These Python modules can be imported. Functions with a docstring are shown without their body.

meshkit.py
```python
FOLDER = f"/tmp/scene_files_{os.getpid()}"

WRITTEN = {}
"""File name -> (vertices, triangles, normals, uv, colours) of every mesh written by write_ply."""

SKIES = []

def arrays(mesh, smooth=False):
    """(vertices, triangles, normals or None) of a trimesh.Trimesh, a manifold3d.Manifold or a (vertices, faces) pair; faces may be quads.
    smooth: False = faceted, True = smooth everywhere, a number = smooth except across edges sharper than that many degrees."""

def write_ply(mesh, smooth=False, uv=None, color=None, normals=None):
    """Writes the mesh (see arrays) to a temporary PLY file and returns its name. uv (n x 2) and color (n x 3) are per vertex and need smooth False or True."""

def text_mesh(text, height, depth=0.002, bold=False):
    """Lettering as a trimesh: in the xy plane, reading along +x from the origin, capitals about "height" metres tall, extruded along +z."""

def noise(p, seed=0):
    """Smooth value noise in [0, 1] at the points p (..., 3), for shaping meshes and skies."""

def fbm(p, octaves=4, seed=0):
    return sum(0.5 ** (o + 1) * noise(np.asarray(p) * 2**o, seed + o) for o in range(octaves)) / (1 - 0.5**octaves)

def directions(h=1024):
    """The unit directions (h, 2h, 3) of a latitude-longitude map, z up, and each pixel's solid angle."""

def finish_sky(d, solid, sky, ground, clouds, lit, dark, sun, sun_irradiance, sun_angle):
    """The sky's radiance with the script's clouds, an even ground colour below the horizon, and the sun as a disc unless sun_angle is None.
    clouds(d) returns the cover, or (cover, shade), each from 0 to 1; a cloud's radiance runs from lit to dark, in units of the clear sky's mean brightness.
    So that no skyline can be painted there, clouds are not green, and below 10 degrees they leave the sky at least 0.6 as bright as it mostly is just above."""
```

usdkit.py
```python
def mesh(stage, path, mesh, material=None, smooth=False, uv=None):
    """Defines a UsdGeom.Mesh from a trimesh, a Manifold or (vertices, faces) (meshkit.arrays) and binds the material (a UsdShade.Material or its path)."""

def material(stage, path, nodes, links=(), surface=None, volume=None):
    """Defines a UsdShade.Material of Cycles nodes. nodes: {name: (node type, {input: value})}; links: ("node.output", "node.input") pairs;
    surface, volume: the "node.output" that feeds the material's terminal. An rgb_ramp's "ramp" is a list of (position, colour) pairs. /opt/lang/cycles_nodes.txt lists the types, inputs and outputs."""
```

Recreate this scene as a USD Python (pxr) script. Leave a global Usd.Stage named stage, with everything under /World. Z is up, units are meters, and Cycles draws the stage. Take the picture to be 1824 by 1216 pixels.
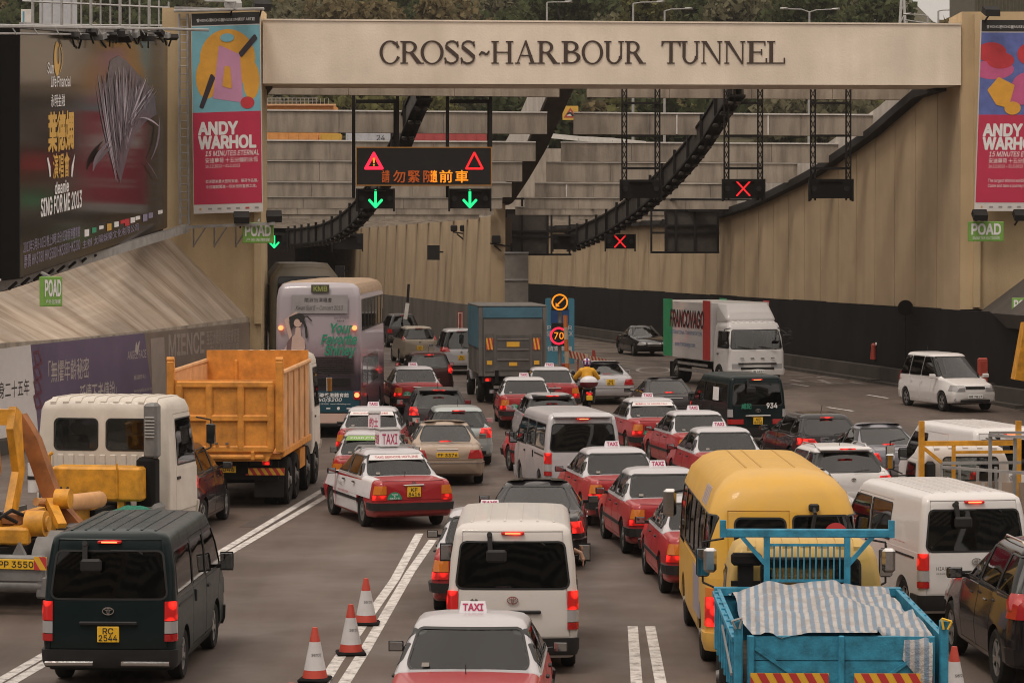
import math, random, glob
import numpy as np, trimesh, shapely, meshkit, usdkit
from shapely.geometry import Polygon, MultiPolygon, box as sbox, LineString, Point
from shapely import affinity
from shapely.ops import unary_union
import manifold3d as m3
from manifold3d import Manifold
from pxr import Usd, UsdGeom, UsdLux, UsdShade, Gf, Sdf, Vt

random.seed(7)
rng = np.random.default_rng(7)
stage = Usd.Stage.CreateInMemory()
UsdGeom.SetStageUpAxis(stage, 'Z'); UsdGeom.SetStageMetersPerUnit(stage, 1.0)
WORLD = UsdGeom.Xform.Define(stage, '/World'); UsdGeom.Scope.Define(stage, '/World/Looks')

# ------------------------------------------------------------------ camera, sky, sun, exposure
CX, CY, FPX, HOR, CAMH = 912.0, 608.0, 5000.0, 450.0, 5.5
PITCH = math.atan((CY - HOR) / FPX)
cam = UsdGeom.Camera.Define(stage, '/World/camera')
cam.AddTranslateOp().Set(Gf.Vec3d(0, 0, CAMH)); cam.AddRotateXOp().Set(90 - math.degrees(PITCH))
cam.CreateHorizontalApertureAttr(36.0); cam.CreateVerticalApertureAttr(36.0 * 682 / 1024)
cam.CreateFocalLengthAttr(36.0 * FPX / 1824); cam.CreateClippingRangeAttr(Gf.Vec2f(0.5, 5000))
cam.CreateExposureAttr(0.22)
SUN_EL, SUN_AZ = math.radians(62), math.radians(215)      # azimuth of the direction towards the sun, from +y clockwise
usdkit.material(stage, '/World/Looks/sky_look', {
    'sky': ('sky_texture', {'sky_type': 'single_scattering', 'sun_disc': False, 'sun_elevation': SUN_EL, 'sun_rotation': SUN_AZ}),
    'tc': ('texture_coordinate', {}),
    'n': ('noise_texture', {'scale': 2.2, 'detail': 6.0, 'roughness': 0.55}),
    'r': ('rgb_ramp', {'ramp': [(0.25, (7.8, 6.8, 5.95)), (0.55, (9.8, 8.7, 7.7)), (0.8, (11.2, 10.1, 9.0))]}),
    'sz': ('separate_xyz', {}), 'ov': ('map_range', {'from_min': 0.0, 'from_max': 1.0, 'to_min': 0.55, 'to_max': 1.55, 'clamp': True}), 'cl': ('vector_math', {'math_type': 'scale'}),   # an overcast sky is brighter overhead
    'mix': ('mix', {'fac': 0.92}),
    'bg': ('background_shader', {'strength': 0.088})},
    [('tc.generated', 'n.vector'), ('n.fac', 'r.fac'), ('sky.color', 'mix.color1'), ('tc.generated', 'sz.vector'), ('sz.z', 'ov.value'), ('r.color', 'cl.vector1'), ('ov.result', 'cl.scale'), ('cl.vector', 'mix.color2'), ('mix.color', 'bg.color')], surface='bg.background')
dome = UsdLux.DomeLight.Define(stage, '/World/sky')
UsdShade.MaterialBindingAPI.Apply(dome.GetPrim()).Bind(UsdShade.Material.Get(stage, '/World/Looks/sky_look'))
dome.GetPrim().SetCustomDataByKey('kind', 'structure')
sun = UsdLux.DistantLight.Define(stage, '/World/sun')
sun.CreateNormalizeAttr(True); sun.CreateIntensityAttr(0.3); sun.CreateAngleAttr(14.0); sun.CreateColorAttr(Gf.Vec3f(1.0, 0.9, 0.8))
sun.AddRotateXYZOp().Set(Gf.Vec3f(90 - math.degrees(SUN_EL), 0, 180 - math.degrees(SUN_AZ)))

# ------------------------------------------------------------------ naming, prims
used = {}
def fresh(parent, name):
    k = (str(parent), name); n = used.get(k, -1) + 1; used[k] = n
    return f'{parent}/{name}' if n == 0 else f'{parent}/{name}_{n:03d}'
def tag(prim, label=None, cat=None, group=None, kind=None):
    p = prim.GetPrim()
    for k, v in (('label', label), ('category', cat), ('group', group), ('kind', kind)):
        if v: p.SetCustomDataByKey(k, v)
    return prim
def pth(parent):
    return '/World' if parent is None else (parent if isinstance(parent, str) else str(parent.GetPath()))
def thing(name, label, cat, loc=(0, 0, 0), rz=0.0, group=None):
    x = UsdGeom.Xform.Define(stage, fresh('/World', name))
    x.AddTranslateOp().Set(Gf.Vec3d(*map(float, loc)))
    if rz: x.AddRotateZOp().Set(float(rz))
    return tag(x, label, cat, group)
ARR = {}
BIND = []                                                # (mesh, material name): bound once all the materials exist
def arr(mesh, smooth):
    """(v, f, n) of a trimesh, Manifold or (v, f); remembered for meshes kept by the models"""
    k = (id(mesh), smooth)
    if k in ARR: return ARR[k][1]
    a = meshkit.arrays(mesh, smooth)
    ARR[k] = (mesh, a)
    return a
def obj(name, mesh, mat, parent=None, smooth=32, label=None, cat=None, group=None, kind=None):
    v, f, n = arr(mesh, smooth)
    if not len(f): return None
    m = UsdGeom.Mesh.Define(stage, fresh(pth(parent), name))
    m.CreatePointsAttr(Vt.Vec3fArray.FromNumpy(np.ascontiguousarray(v, np.float32)))
    m.CreateFaceVertexCountsAttr(Vt.IntArray.FromNumpy(np.full(len(f), 3, np.int32)))
    m.CreateFaceVertexIndicesAttr(Vt.IntArray.FromNumpy(np.ascontiguousarray(f, np.int32).ravel()))
    m.CreateSubdivisionSchemeAttr('none')
    if n is not None:
        m.CreateNormalsAttr(Vt.Vec3fArray.FromNumpy(np.ascontiguousarray(n, np.float32))); m.SetNormalsInterpolation('vertex')
    BIND.append((m, mat))
    return tag(m, label, cat, group, kind)

# ------------------------------------------------------------------ materials
M = {}
def mat(name, nodes, links, surface='p.BSDF', **k):
    M[name] = usdkit.material(stage, '/World/Looks/' + name, nodes, links, surface=surface, **k); return M[name]
def plain(name, col, rough=0.6, metal=0.0, coat=0.0, dirt=0.12, scale=3.0, spec=0.5, bump=0.0, bscale=40.0):
    """a plain surface with faint uneven tone and optional fine relief, in object space"""
    c = np.array(col, float)
    nodes = {'tc': ('texture_coordinate', {}), 'n': ('noise_texture', {'scale': scale, 'detail': 5.0, 'roughness': 0.6}),
             'r': ('rgb_ramp', {'ramp': [(0.3, tuple(c * (1 - dirt))), (0.7, tuple(np.minimum(c * (1 + dirt), 0.95)))]}),
             'p': ('principled_bsdf', {'roughness': rough, 'metallic': metal, 'coat_weight': coat, 'coat_roughness': 0.06, 'specular_ior_level': spec})}
    links = [('tc.object', 'n.vector'), ('n.fac', 'r.fac'), ('r.color', 'p.base_color')]
    if bump:
        nodes['n2'] = ('noise_texture', {'scale': bscale, 'detail': 4.0}); nodes['b'] = ('bump', {'strength': bump, 'distance': 0.02})
        links += [('tc.object', 'n2.vector'), ('n2.fac', 'b.height'), ('b.normal', 'p.normal')]
    return mat(name, nodes, links)
def paint(name, col, rough=0.32, metal=0.0, coat=0.4, dust=0.06):
    """vehicle paint: clear coat over colour, road dust gathered on upward faces and towards the sills"""
    c = np.array(col, float); d = np.array((0.30, 0.25, 0.21)) * (0.12 if c.max() < 0.08 else 1.0)
    return mat(name, {
        'tc': ('texture_coordinate', {}), 'n': ('noise_texture', {'scale': 2.5, 'detail': 6.0, 'roughness': 0.65}),
        'sx': ('separate_xyz', {}), 'low': ('map_range', {'from_min': 0.75, 'from_max': 0.2, 'to_min': 0.0, 'to_max': 0.12 if dust < 0.03 else 0.28, 'clamp': True}),
        'nr': ('map_range', {'from_min': 0.35, 'from_max': 0.75, 'to_min': dust * 0.35, 'to_max': dust * 1.6, 'clamp': True}),
        'add': ('math', {'math_type': 'add'}), 'mx': ('mix', {'color1': tuple(c), 'color2': tuple(d)}),
        'rr': ('map_range', {'from_min': 0.0, 'from_max': 0.5, 'to_min': rough, 'to_max': 0.65, 'clamp': True}),
        'p': ('principled_bsdf', {'metallic': metal, 'coat_weight': coat * (0.2 if 'green' in name else 0.6 if c.max() < 0.08 else 1.0), 'coat_roughness': 0.05, 'specular_ior_level': 0.12 if c.max() < 0.08 else 0.45})},
        [('tc.object', 'n.vector'), ('tc.object', 'sx.vector'), ('sx.z', 'low.value'), ('n.fac', 'nr.value'), ('low.result', 'add.value1'), ('nr.result', 'add.value2'),
         ('add.value', 'mx.fac'), ('mx.color', 'p.base_color'), ('add.value', 'rr.value'), ('rr.result', 'p.roughness')])
def glass(name, tint, refl=1.6):
    return mat(name, {'t': ('transparent_bsdf', {'color': tint}), 'g': ('glossy_bsdf', {'color': (0.95, 0.95, 0.95), 'roughness': 0.03}),
                      'f': ('fresnel', {'IOR': refl}), 'm': ('mix_closure', {})}, [('f.fac', 'm.fac'), ('t.BSDF', 'm.closure1'), ('g.BSDF', 'm.closure2')], surface='m.closure')
def glow(name, col, strength, base=None):
    return mat(name, {'p': ('principled_bsdf', {'base_color': base or tuple(min(1, x) for x in col), 'roughness': 0.25, 'emission_color': col, 'emission_strength': strength})}, [])
def streaky(name, col, dark, amount=0.5, rough=0.85, sx=1.2, sz=0.12, spec=0.3, bump=0.25):
    """rendered concrete: vertical rain streaks, blotches and fine grain"""
    c, k = np.array(col, float), np.array(dark, float)
    nodes = {'g': ('geometry', {}), 'mp': ('mapping', {'scale': (sx, sx, sz)}),
             'n': ('noise_texture', {'scale': 1.0, 'detail': 8.0, 'roughness': 0.62}), 'r': ('map_range', {'from_min': 0.42, 'from_max': 0.78, 'to_min': 0.0, 'to_max': amount, 'clamp': True}),
             'n2': ('noise_texture', {'scale': 0.55, 'detail': 6.0}), 'r2': ('rgb_ramp', {'ramp': [(0.3, tuple(c * 0.86)), (0.7, tuple(c * 1.08))]}),
             'mx': ('mix', {'color2': tuple(k)}), 'n3': ('noise_texture', {'scale': 14.0, 'detail': 5.0}), 'b': ('bump', {'strength': bump, 'distance': 0.03}),
             'p': ('principled_bsdf', {'roughness': rough, 'specular_ior_level': spec})}
    links = [('g.position', 'mp.vector'), ('mp.vector', 'n.vector'), ('n.fac', 'r.value'), ('g.position', 'n2.vector'), ('n2.fac', 'r2.fac'), ('r2.color', 'mx.color1'),
             ('r.result', 'mx.fac'), ('mx.color', 'p.base_color'), ('g.position', 'n3.vector'), ('n3.fac', 'b.height'), ('b.normal', 'p.normal')]
    return mat(name, nodes, links)

plain('tyre', (0.016, 0.015, 0.014), 0.9, dirt=0.3, scale=6, spec=0.2)
plain('black_plastic', (0.018, 0.017, 0.017), 0.55, dirt=0.2, spec=0.25)
plain('underbody', (0.010, 0.009, 0.009), 0.9, spec=0.15)
plain('rubber', (0.012, 0.012, 0.012), 0.45)
plain('seat_cloth', (0.055, 0.051, 0.049), 0.9, spec=0.1)
plain('seat_pale', (0.20, 0.18, 0.16), 0.9)
plain('chrome', (0.62, 0.61, 0.60), 0.18, metal=1.0, dirt=0.05)
plain('alloy', (0.34, 0.33, 0.32), 0.35, metal=0.8, dirt=0.2)
plain('steel_rim', (0.17, 0.16, 0.15), 0.55, metal=0.4, dirt=0.3)
plain('mirror_glass', (0.5, 0.52, 0.53), 0.04, metal=1.0, dirt=0.02)
plain('plate_yellow', (0.72, 0.42, 0.02), 0.4, dirt=0.06)
plain('plate_white', (0.7, 0.7, 0.68), 0.4, dirt=0.06)
plain('print_black', (0.015, 0.014, 0.013), 0.6)
plain('print_white', (0.72, 0.70, 0.69), 0.55, dirt=0.05)
plain('print_red', (0.45, 0.025, 0.035), 0.5, dirt=0.05)
plain('print_green', (0.02, 0.22, 0.12), 0.5, dirt=0.05)
plain('print_gold', (0.55, 0.32, 0.06), 0.5, dirt=0.05)
plain('print_blue', (0.06, 0.16, 0.36), 0.5, dirt=0.05)
plain('lens_red', (0.32, 0.012, 0.012), 0.15, dirt=0.05, coat=0.5)
plain('lens_orange', (0.55, 0.16, 0.02), 0.15, dirt=0.05, coat=0.5)
plain('lens_clear', (0.30, 0.29, 0.29), 0.10, dirt=0.05, coat=0.5)
mat('lamp_red', {'tc': ('texture_coordinate', {}), 'v': ('voronoi_texture', {'scale': 6.5}), 'r': ('map_range', {'from_min': 0.12, 'from_max': 0.55, 'to_min': 1.9, 'to_max': 0.10, 'clamp': True}), 'p': ('principled_bsdf', {'base_color': (0.36, 0.012, 0.012), 'roughness': 0.2, 'emission_color': (1.0, 0.02, 0.012)})},
    [('tc.object', 'v.vector'), ('v.distance', 'r.value'), ('r.result', 'p.emission_strength')])
glow('lamp_core', (1.0, 0.20, 0.06), 2.6, (0.6, 0.1, 0.05))
glow('lamp_orange', (1.0, 0.36, 0.05), 2.5)
glass('glass', (0.66, 0.68, 0.67), 1.6)
glass('glass_dark', (0.12, 0.13, 0.125), 1.48)
glass('glass_mid', (0.20, 0.21, 0.20), 1.65)
for n_, c_, r_, m_ in (('red', (0.31, 0.010, 0.015), .3, 0), ('silver', (0.46, 0.45, 0.47), .36, .25), ('white', (0.60, 0.58, 0.57), .35, 0), ('pearl', (0.56, 0.53, 0.50), .38, 0),
                       ('black', (0.009, 0.008, 0.009), .1, 0), ('dark_green', (0.004, 0.011, 0.012), .25, 0), ('gold', (0.36, 0.27, 0.20), .35, .45), ('sage', (0.34, 0.38, 0.38), .35, .4),
                       ('champagne', (0.33, 0.28, 0.22), .38, .4), ('maroon', (0.045, 0.015, 0.014), .3, .1), ('slate', (0.20, 0.20, 0.23), .33, .45), ('graphite', (0.055, 0.05, 0.052), .3, .3),
                       ('bus_yellow', (0.62, 0.34, 0.025), .45, 0), ('truck_white', (0.60, 0.55, 0.48), .5, 0), ('cab_yellow', (0.52, 0.33, 0.06), .5, 0)):
    paint('paint_' + n_, c_, r_, m_, **{'red': {'dust': .02, 'coat': .3}, 'bus_yellow': {'dust': .16, 'coat': .15}, 'truck_white': {'dust': .25, 'coat': .1}, 'cab_yellow': {'dust': .25, 'coat': .1}, 'black': {'dust': .02, 'coat': .8}, 'silver': {'dust': .10}, 'gold': {'dust': .12}}.get(n_, {}))
plain('orange_steel', (0.56, 0.22, 0.028), 0.6, dirt=0.32, scale=3.5, bump=0.2)
plain('hook_yellow', (0.56, 0.25, 0.015), 0.55, dirt=0.35, scale=4, bump=0.2)
plain('bed_blue', (0.024, 0.20, 0.31), 0.55, dirt=0.38, scale=7, bump=0.25)
plain('box_grey', (0.115, 0.105, 0.095), 0.65, dirt=0.2, scale=1.5)
plain('box_blue', (0.045, 0.13, 0.18), 0.6, dirt=0.25, scale=1.5)
plain('dark_steel', (0.016, 0.014, 0.013), 0.65, dirt=0.4, scale=1.5, spec=0.2)
plain('grey_steel', (0.16, 0.155, 0.15), 0.55, metal=0.2, dirt=0.25)
plain('galvanised', (0.34, 0.33, 0.32), 0.5, metal=0.5, dirt=0.2)
plain('bed_wood', (0.11, 0.085, 0.065), 0.85, dirt=0.35, scale=4)
plain('green_net', (0.02, 0.16, 0.11), 0.9, dirt=0.4, scale=20, bump=0.6)

# ------------------------------------------------------------------ places
def zg(y):
    t = np.clip((np.asarray(y, float) - 70) / 40, 0, 1); return 0.40 * t * t * (3 - 2 * t)
def ray(px, py):
    d = np.array([(px - CX) / FPX, 1.0, -(py - CY) / FPX]); c, s = math.cos(PITCH), math.sin(PITCH)
    return np.array([d[0], d[1] * c + d[2] * s, d[2] * c - d[1] * s])
def at(px, py, y):
    """the point seen at a place of the photograph, at world depth y"""
    r = ray(px, py); return np.array([0, 0, CAMH]) + r * (y / r[1])
def on_ground(px, py):
    r = ray(px, py); p = np.zeros(3); z = 0.0
    for _ in range(8):
        p = np.array([0, 0, CAMH]) + r * ((z - CAMH) / r[2]); z = float(zg(p[1]))
    return p
def xat(px, d): return (px - CX) / FPX * d

# ------------------------------------------------------------------ shapes
def man(mesh):
    if isinstance(mesh, Manifold): return mesh
    v, f = (mesh if isinstance(mesh, tuple) else (mesh.vertices, mesh.faces))
    return Manifold(m3.Mesh(np.ascontiguousarray(v, np.float32), np.ascontiguousarray(f, np.uint32)))
def tm(m):
    if isinstance(m, Manifold):
        a = m.to_mesh(); return trimesh.Trimesh(a.vert_properties[:, :3].copy(), a.tri_verts.copy(), process=False)
    return m if isinstance(m, trimesh.Trimesh) else trimesh.Trimesh(m[0], m[1], process=False)
def cat(*ms):
    ms = [tm(m) for m in (ms[0] if len(ms) == 1 and isinstance(ms[0], (list, tuple)) else ms) if m is not None]
    return trimesh.util.concatenate(ms)
def bx(x0, x1, y0, y1, z0, z1):
    return Manifold.cube((x1 - x0, y1 - y0, z1 - z0)).translate((x0, y0, z0))
def cbox(c, s, r=0.03, rz=0.0):
    """a box with chamfered edges: centre, sizes, chamfer"""
    h = np.array(s, float) / 2; r = min(r, h.min() * 0.9); p = []
    for sx in (-1, 1):
        for sy in (-1, 1):
            for sz in (-1, 1):
                q = np.array([sx, sy, sz]) * h
                for k in range(3):
                    e = q - np.array([sx, sy, sz]) * r; e[k] = q[k]; p.append(e)
    m = Manifold.hull_points(np.array(p))
    if rz: m = m.rotate((0, 0, rz))
    return m.translate(tuple(map(float, c)))
def rings_mesh(rings, caps=True):
    R = np.array(rings); n, k = R.shape[:2]; v = R.reshape(-1, 3); f = []
    j = np.arange(k); j2 = (j + 1) % k
    for i in range(n - 1):
        a, b, c, d = i * k + j, i * k + j2, (i + 1) * k + j2, (i + 1) * k + j
        f += [np.stack([a, b, c], 1), np.stack([a, c, d], 1)]
    if caps:
        v = np.vstack([v, R[0].mean(0), R[-1].mean(0)]); q = n * k
        f += [np.stack([j2, j, np.full(k, q)], 1), np.stack([(n - 1) * k + j, (n - 1) * k + j2, np.full(k, q + 1)], 1)]
    f = np.vstack(f); t = trimesh.Trimesh(v, f, process=False)
    if caps and t.volume < 0: t = trimesh.Trimesh(v, f[:, ::-1], process=False)
    return t
def outline(yr, yf, hw, rr=0.1, rf=0.2, br=0.03, bf=0.08, z=0.0, nc=5, ns=5):
    """plan outline of a vehicle at one height, rounded corners, bowed ends"""
    rr, rf = min(rr, hw * .9), min(rf, hw * .9); p = []
    for x in np.linspace(-(hw - rr), hw - rr, ns): p.append((x, yr + br * (x / hw) ** 2))
    y0 = yr + br * ((hw - rr) / hw) ** 2
    for a in np.linspace(-90, 0, nc + 1)[1:]: p.append((hw - rr + rr * math.cos(math.radians(a)), y0 + rr + rr * math.sin(math.radians(a))))
    y1 = yf - bf * ((hw - rf) / hw) ** 2
    for y in np.linspace(y0 + rr, y1 - rf, ns)[1:]: p.append((hw, y))
    for a in np.linspace(0, 90, nc + 1)[1:]: p.append((hw - rf + rf * math.cos(math.radians(a)), y1 - rf + rf * math.sin(math.radians(a))))
    for x in np.linspace(hw - rf, -(hw - rf), ns)[1:]: p.append((x, yf - bf * (x / hw) ** 2))
    for a in np.linspace(90, 180, nc + 1)[1:]: p.append((-(hw - rf) + rf * math.cos(math.radians(a)), y1 - rf + rf * math.sin(math.radians(a))))
    for y in np.linspace(y1 - rf, y0 + rr, ns)[1:]: p.append((-hw, y))
    for a in np.linspace(180, 270, nc + 1)[1:-1]: p.append((-(hw - rr) + rr * math.cos(math.radians(a)), y0 + rr + rr * math.sin(math.radians(a))))
    return np.array([(x, y, z) for x, y in p])
def section(y, w, zb, zt, rt=0.10, rb=0.08, tum=0.05, nc=4):
    """cross section of a body at one place along it: rounded shoulders, slight tuck under"""
    p = []; h = zt - zb; rt = min(rt, h * .45); rb = min(rb, h * .4)
    def arc(cx, cz, rx, rz_, a0, a1):
        for a in np.linspace(a0, a1, nc + 1): p.append((cx + rx * math.cos(math.radians(a)), cz + rz_ * math.sin(math.radians(a))))
    arc(w - tum - rt, zt - rt, rt, rt, 90, 15)
    p.append((w - tum * .25, zb + h * .62)); p.append((w, zb + h * .42))
    arc(w - .03 - rb, zb + rb, rb, rb, 0, -90)
    p = p + [(-x, z) for x, z in p[::-1]]
    p.append((-(w - tum - rt) * .5, zt + .012)); p.append((0, zt + .018)); p.append(((w - tum - rt) * .5, zt + .012))
    return np.array([(x, y, z) for x, z in p])
AX = {'y': [[1, 0, 0, 0], [0, 0, 1, 0], [0, 1, 0, 0]], 'x': [[0, 0, 1, 0], [1, 0, 0, 0], [0, 1, 0, 0]], 'z': [[1, 0, 0, 0], [0, 1, 0, 0], [0, 0, 1, 0]]}
def prism(poly, axis, lo, hi):
    """a shapely polygon pushed along an axis: (x, z) along y, (y, z) along x, (x, y) along z"""
    geoms = [g for g in getattr(poly, 'geoms', [poly]) if g.area > 1e-7]; out = Manifold()
    for g in geoms:
        g = shapely.geometry.polygon.orient(g)
        cs = m3.CrossSection([np.array(r.coords)[:-1] for r in [g.exterior, *g.interiors]], m3.FillRule.EvenOdd)
        e = cs.extrude(hi - lo).translate((0, 0, lo)).transform(np.array(AX[axis], float))
        out = out + e
    return out
def rp(poly, r=0.04):
    """rounds a polygon's corners"""
    return poly.buffer(-r, quad_segs=3).buffer(r, quad_segs=3)
def PG(*p): return Polygon(p)
def tube(pts, r, n=6, close=False):
    """round bar through points"""
    pts = [np.array(p, float) for p in pts]; out = []
    for a, b in zip(pts[:-1], pts[1:]):
        d = b - a; L = np.linalg.norm(d)
        if L < 1e-6: continue
        c = trimesh.creation.cylinder(r, L, sections=n); T = trimesh.geometry.align_vectors([0, 0, 1], d / L); T[:3, 3] = (a + b) / 2
        c.apply_transform(T); out.append(c)
    return cat(out)
def bar(a, b, w, h):
    """square bar between two points, width across and height"""
    a, b = np.array(a, float), np.array(b, float); d = b - a; L = np.linalg.norm(d); d /= L
    up = np.array([0, 0, 1.0]) if abs(d[2]) < 0.95 else np.array([0, 1.0, 0]); s = np.cross(d, up); s /= np.linalg.norm(s); u = np.cross(s, d)
    v = [p + s * i * w / 2 + u * k * h / 2 for p in (a, b) for i, k in ((-1, -1), (1, -1), (1, 1), (-1, 1))]
    f = [(0, 1, 2), (0, 2, 3), (6, 5, 4), (7, 6, 4), (0, 4, 5), (0, 5, 1), (1, 5, 6), (1, 6, 2), (2, 6, 7), (2, 7, 3), (3, 7, 4), (3, 4, 0)]
    t = trimesh.Trimesh(np.array(v), np.array(f), process=False)
    if t.volume < 0: t.invert()
    return t
def cyl(a, b, r, n=16, r2=None):
    a, b = np.array(a, float), np.array(b, float); d = b - a; L = np.linalg.norm(d)
    m = tm(Manifold.cylinder(L, r, r if r2 is None else r2, n)); T = trimesh.geometry.align_vectors([0, 0, 1], d / L); T[:3, 3] = a
    m.apply_transform(T); return m
def hullm(*pts): return Manifold.hull_points(np.vstack([np.atleast_2d(p) for p in pts]).astype(float))
def ball(c, r, n=10): return Manifold.sphere(r, n).translate(tuple(map(float, c)))
def quadsheet(a, b, c, d):
    return (np.array([a, b, c, d], float), np.array([(0, 1, 2), (0, 2, 3)]))
class Frame:
    """a flat place in the world: origin, unit right, unit up; maps drawings onto it"""
    def __init__(s, o, r, u): s.o, s.r, s.u = np.array(o, float), np.array(r, float), np.array(u, float); s.n = np.cross(s.r, s.u)
    def p(s, a, b, off=0.0): return s.o + a * s.r + b * s.u + off * s.n
    def flat(s, poly, off=0.004):
        vs, fs, k = [], [], 0
        for g in getattr(poly, 'geoms', [poly]):
            if g.geom_type != 'Polygon' or g.area < 1e-8: continue
            v, f = trimesh.creation.triangulate_polygon(g, engine='earcut')
            vs.append(v); fs.append(f + k); k += len(v)
        if not vs: return None
        v, f = np.vstack(vs), np.vstack(fs)
        t = trimesh.Trimesh(s.o + v[:, :1] * s.r + v[:, 1:2] * s.u + off * s.n, f, process=False)
        if len(t.faces) and t.face_normals[t.area_faces.argmax()] @ s.n < 0: t.invert()
        return t
    def slab(s, poly, off, thick):
        """a drawing with thickness"""
        out = []
        for g in getattr(poly, 'geoms', [poly]):
            if g.geom_type != 'Polygon' or g.area < 1e-8: continue
            e = trimesh.creation.extrude_polygon(g, thick, engine='earcut'); v = e.vertices
            e = trimesh.Trimesh(s.o + v[:, :1] * s.r + v[:, 1:2] * s.u + (off + v[:, 2:3]) * s.n, e.faces, process=False)
            if e.volume < 0: e.invert()
            out.append(e)
        return cat(out) if out else None

# ------------------------------------------------------------------ lettering
FONTS = {}
def font(kind):
    if kind not in FONTS:
        from PIL import ImageFont
        pat = 'Noto Sans CJK*' if kind == 'cjk' else 'Inter*'
        FONTS[kind] = ImageFont.truetype(glob.glob('/opt/blender-*/*/datafiles/fonts/' + pat)[0], 72)
    return FONTS[kind]
TXT = {}
def text_shape(text, kind=None, bold=0, simp=0.8):
    """lettering as a shapely shape, cap height 1, from x = 0"""
    key = (text, kind, bold, simp)
    if key in TXT: return TXT[key]
    from PIL import Image, ImageDraw
    kind = kind or ('cjk' if any(ord(c) > 0x2e80 for c in text) else 'inter')
    F = font(kind); x0, y0, x1, y1 = F.getbbox(text, anchor='ls', stroke_width=bold)
    im = Image.new('L', (int(x1 - x0 + 8), int(y1 - y0 + 8)))
    ImageDraw.Draw(im).text((4 - x0, 4 - y0), text, 255, F, anchor='ls', stroke_width=bold)
    on = np.pad(np.asarray(im) > 127, ((0, 0), (1, 1))).astype(np.int8)
    rows, st = np.nonzero(np.diff(on, axis=1) == 1); en = np.nonzero(np.diff(on, axis=1) == -1)[1]
    s = unary_union(list(shapely.box(st, -rows - 1, en, -rows))).buffer(0.6).buffer(-0.6).simplify(simp)
    cap = 52.0 if kind == 'inter' else 62.0
    TXT[key] = affinity.affine_transform(s, [1 / cap, 0, 0, 1 / cap, -4 / cap, (4 - y0) / cap])
    return TXT[key]
def fit(shape, x0, y0, h=None, w=None, shear=0.0):
    """moves lettering to (x0, y0) at height h; squeezed or stretched to the width w if given"""
    if shear: shape = affinity.affine_transform(shape, [1, shear, 0, 1, 0, 0])
    bx0, by0, bx1, by1 = shape.bounds
    sy = (h or 1.0); sx = sy if w is None else w / (bx1 - bx0)
    return affinity.affine_transform(shape, [sx, 0, 0, sy, x0 - bx0 * sx, y0])
def write(parent, fr, text, x0, y0, h, mat_, w=None, off=0.004, name='lettering', bold=0, kind=None, shear=0.0):
    return obj(name, fr.flat(fit(text_shape(text, kind, bold), x0, y0, h, w, shear), off), mat_, parent, smooth=False)
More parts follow.
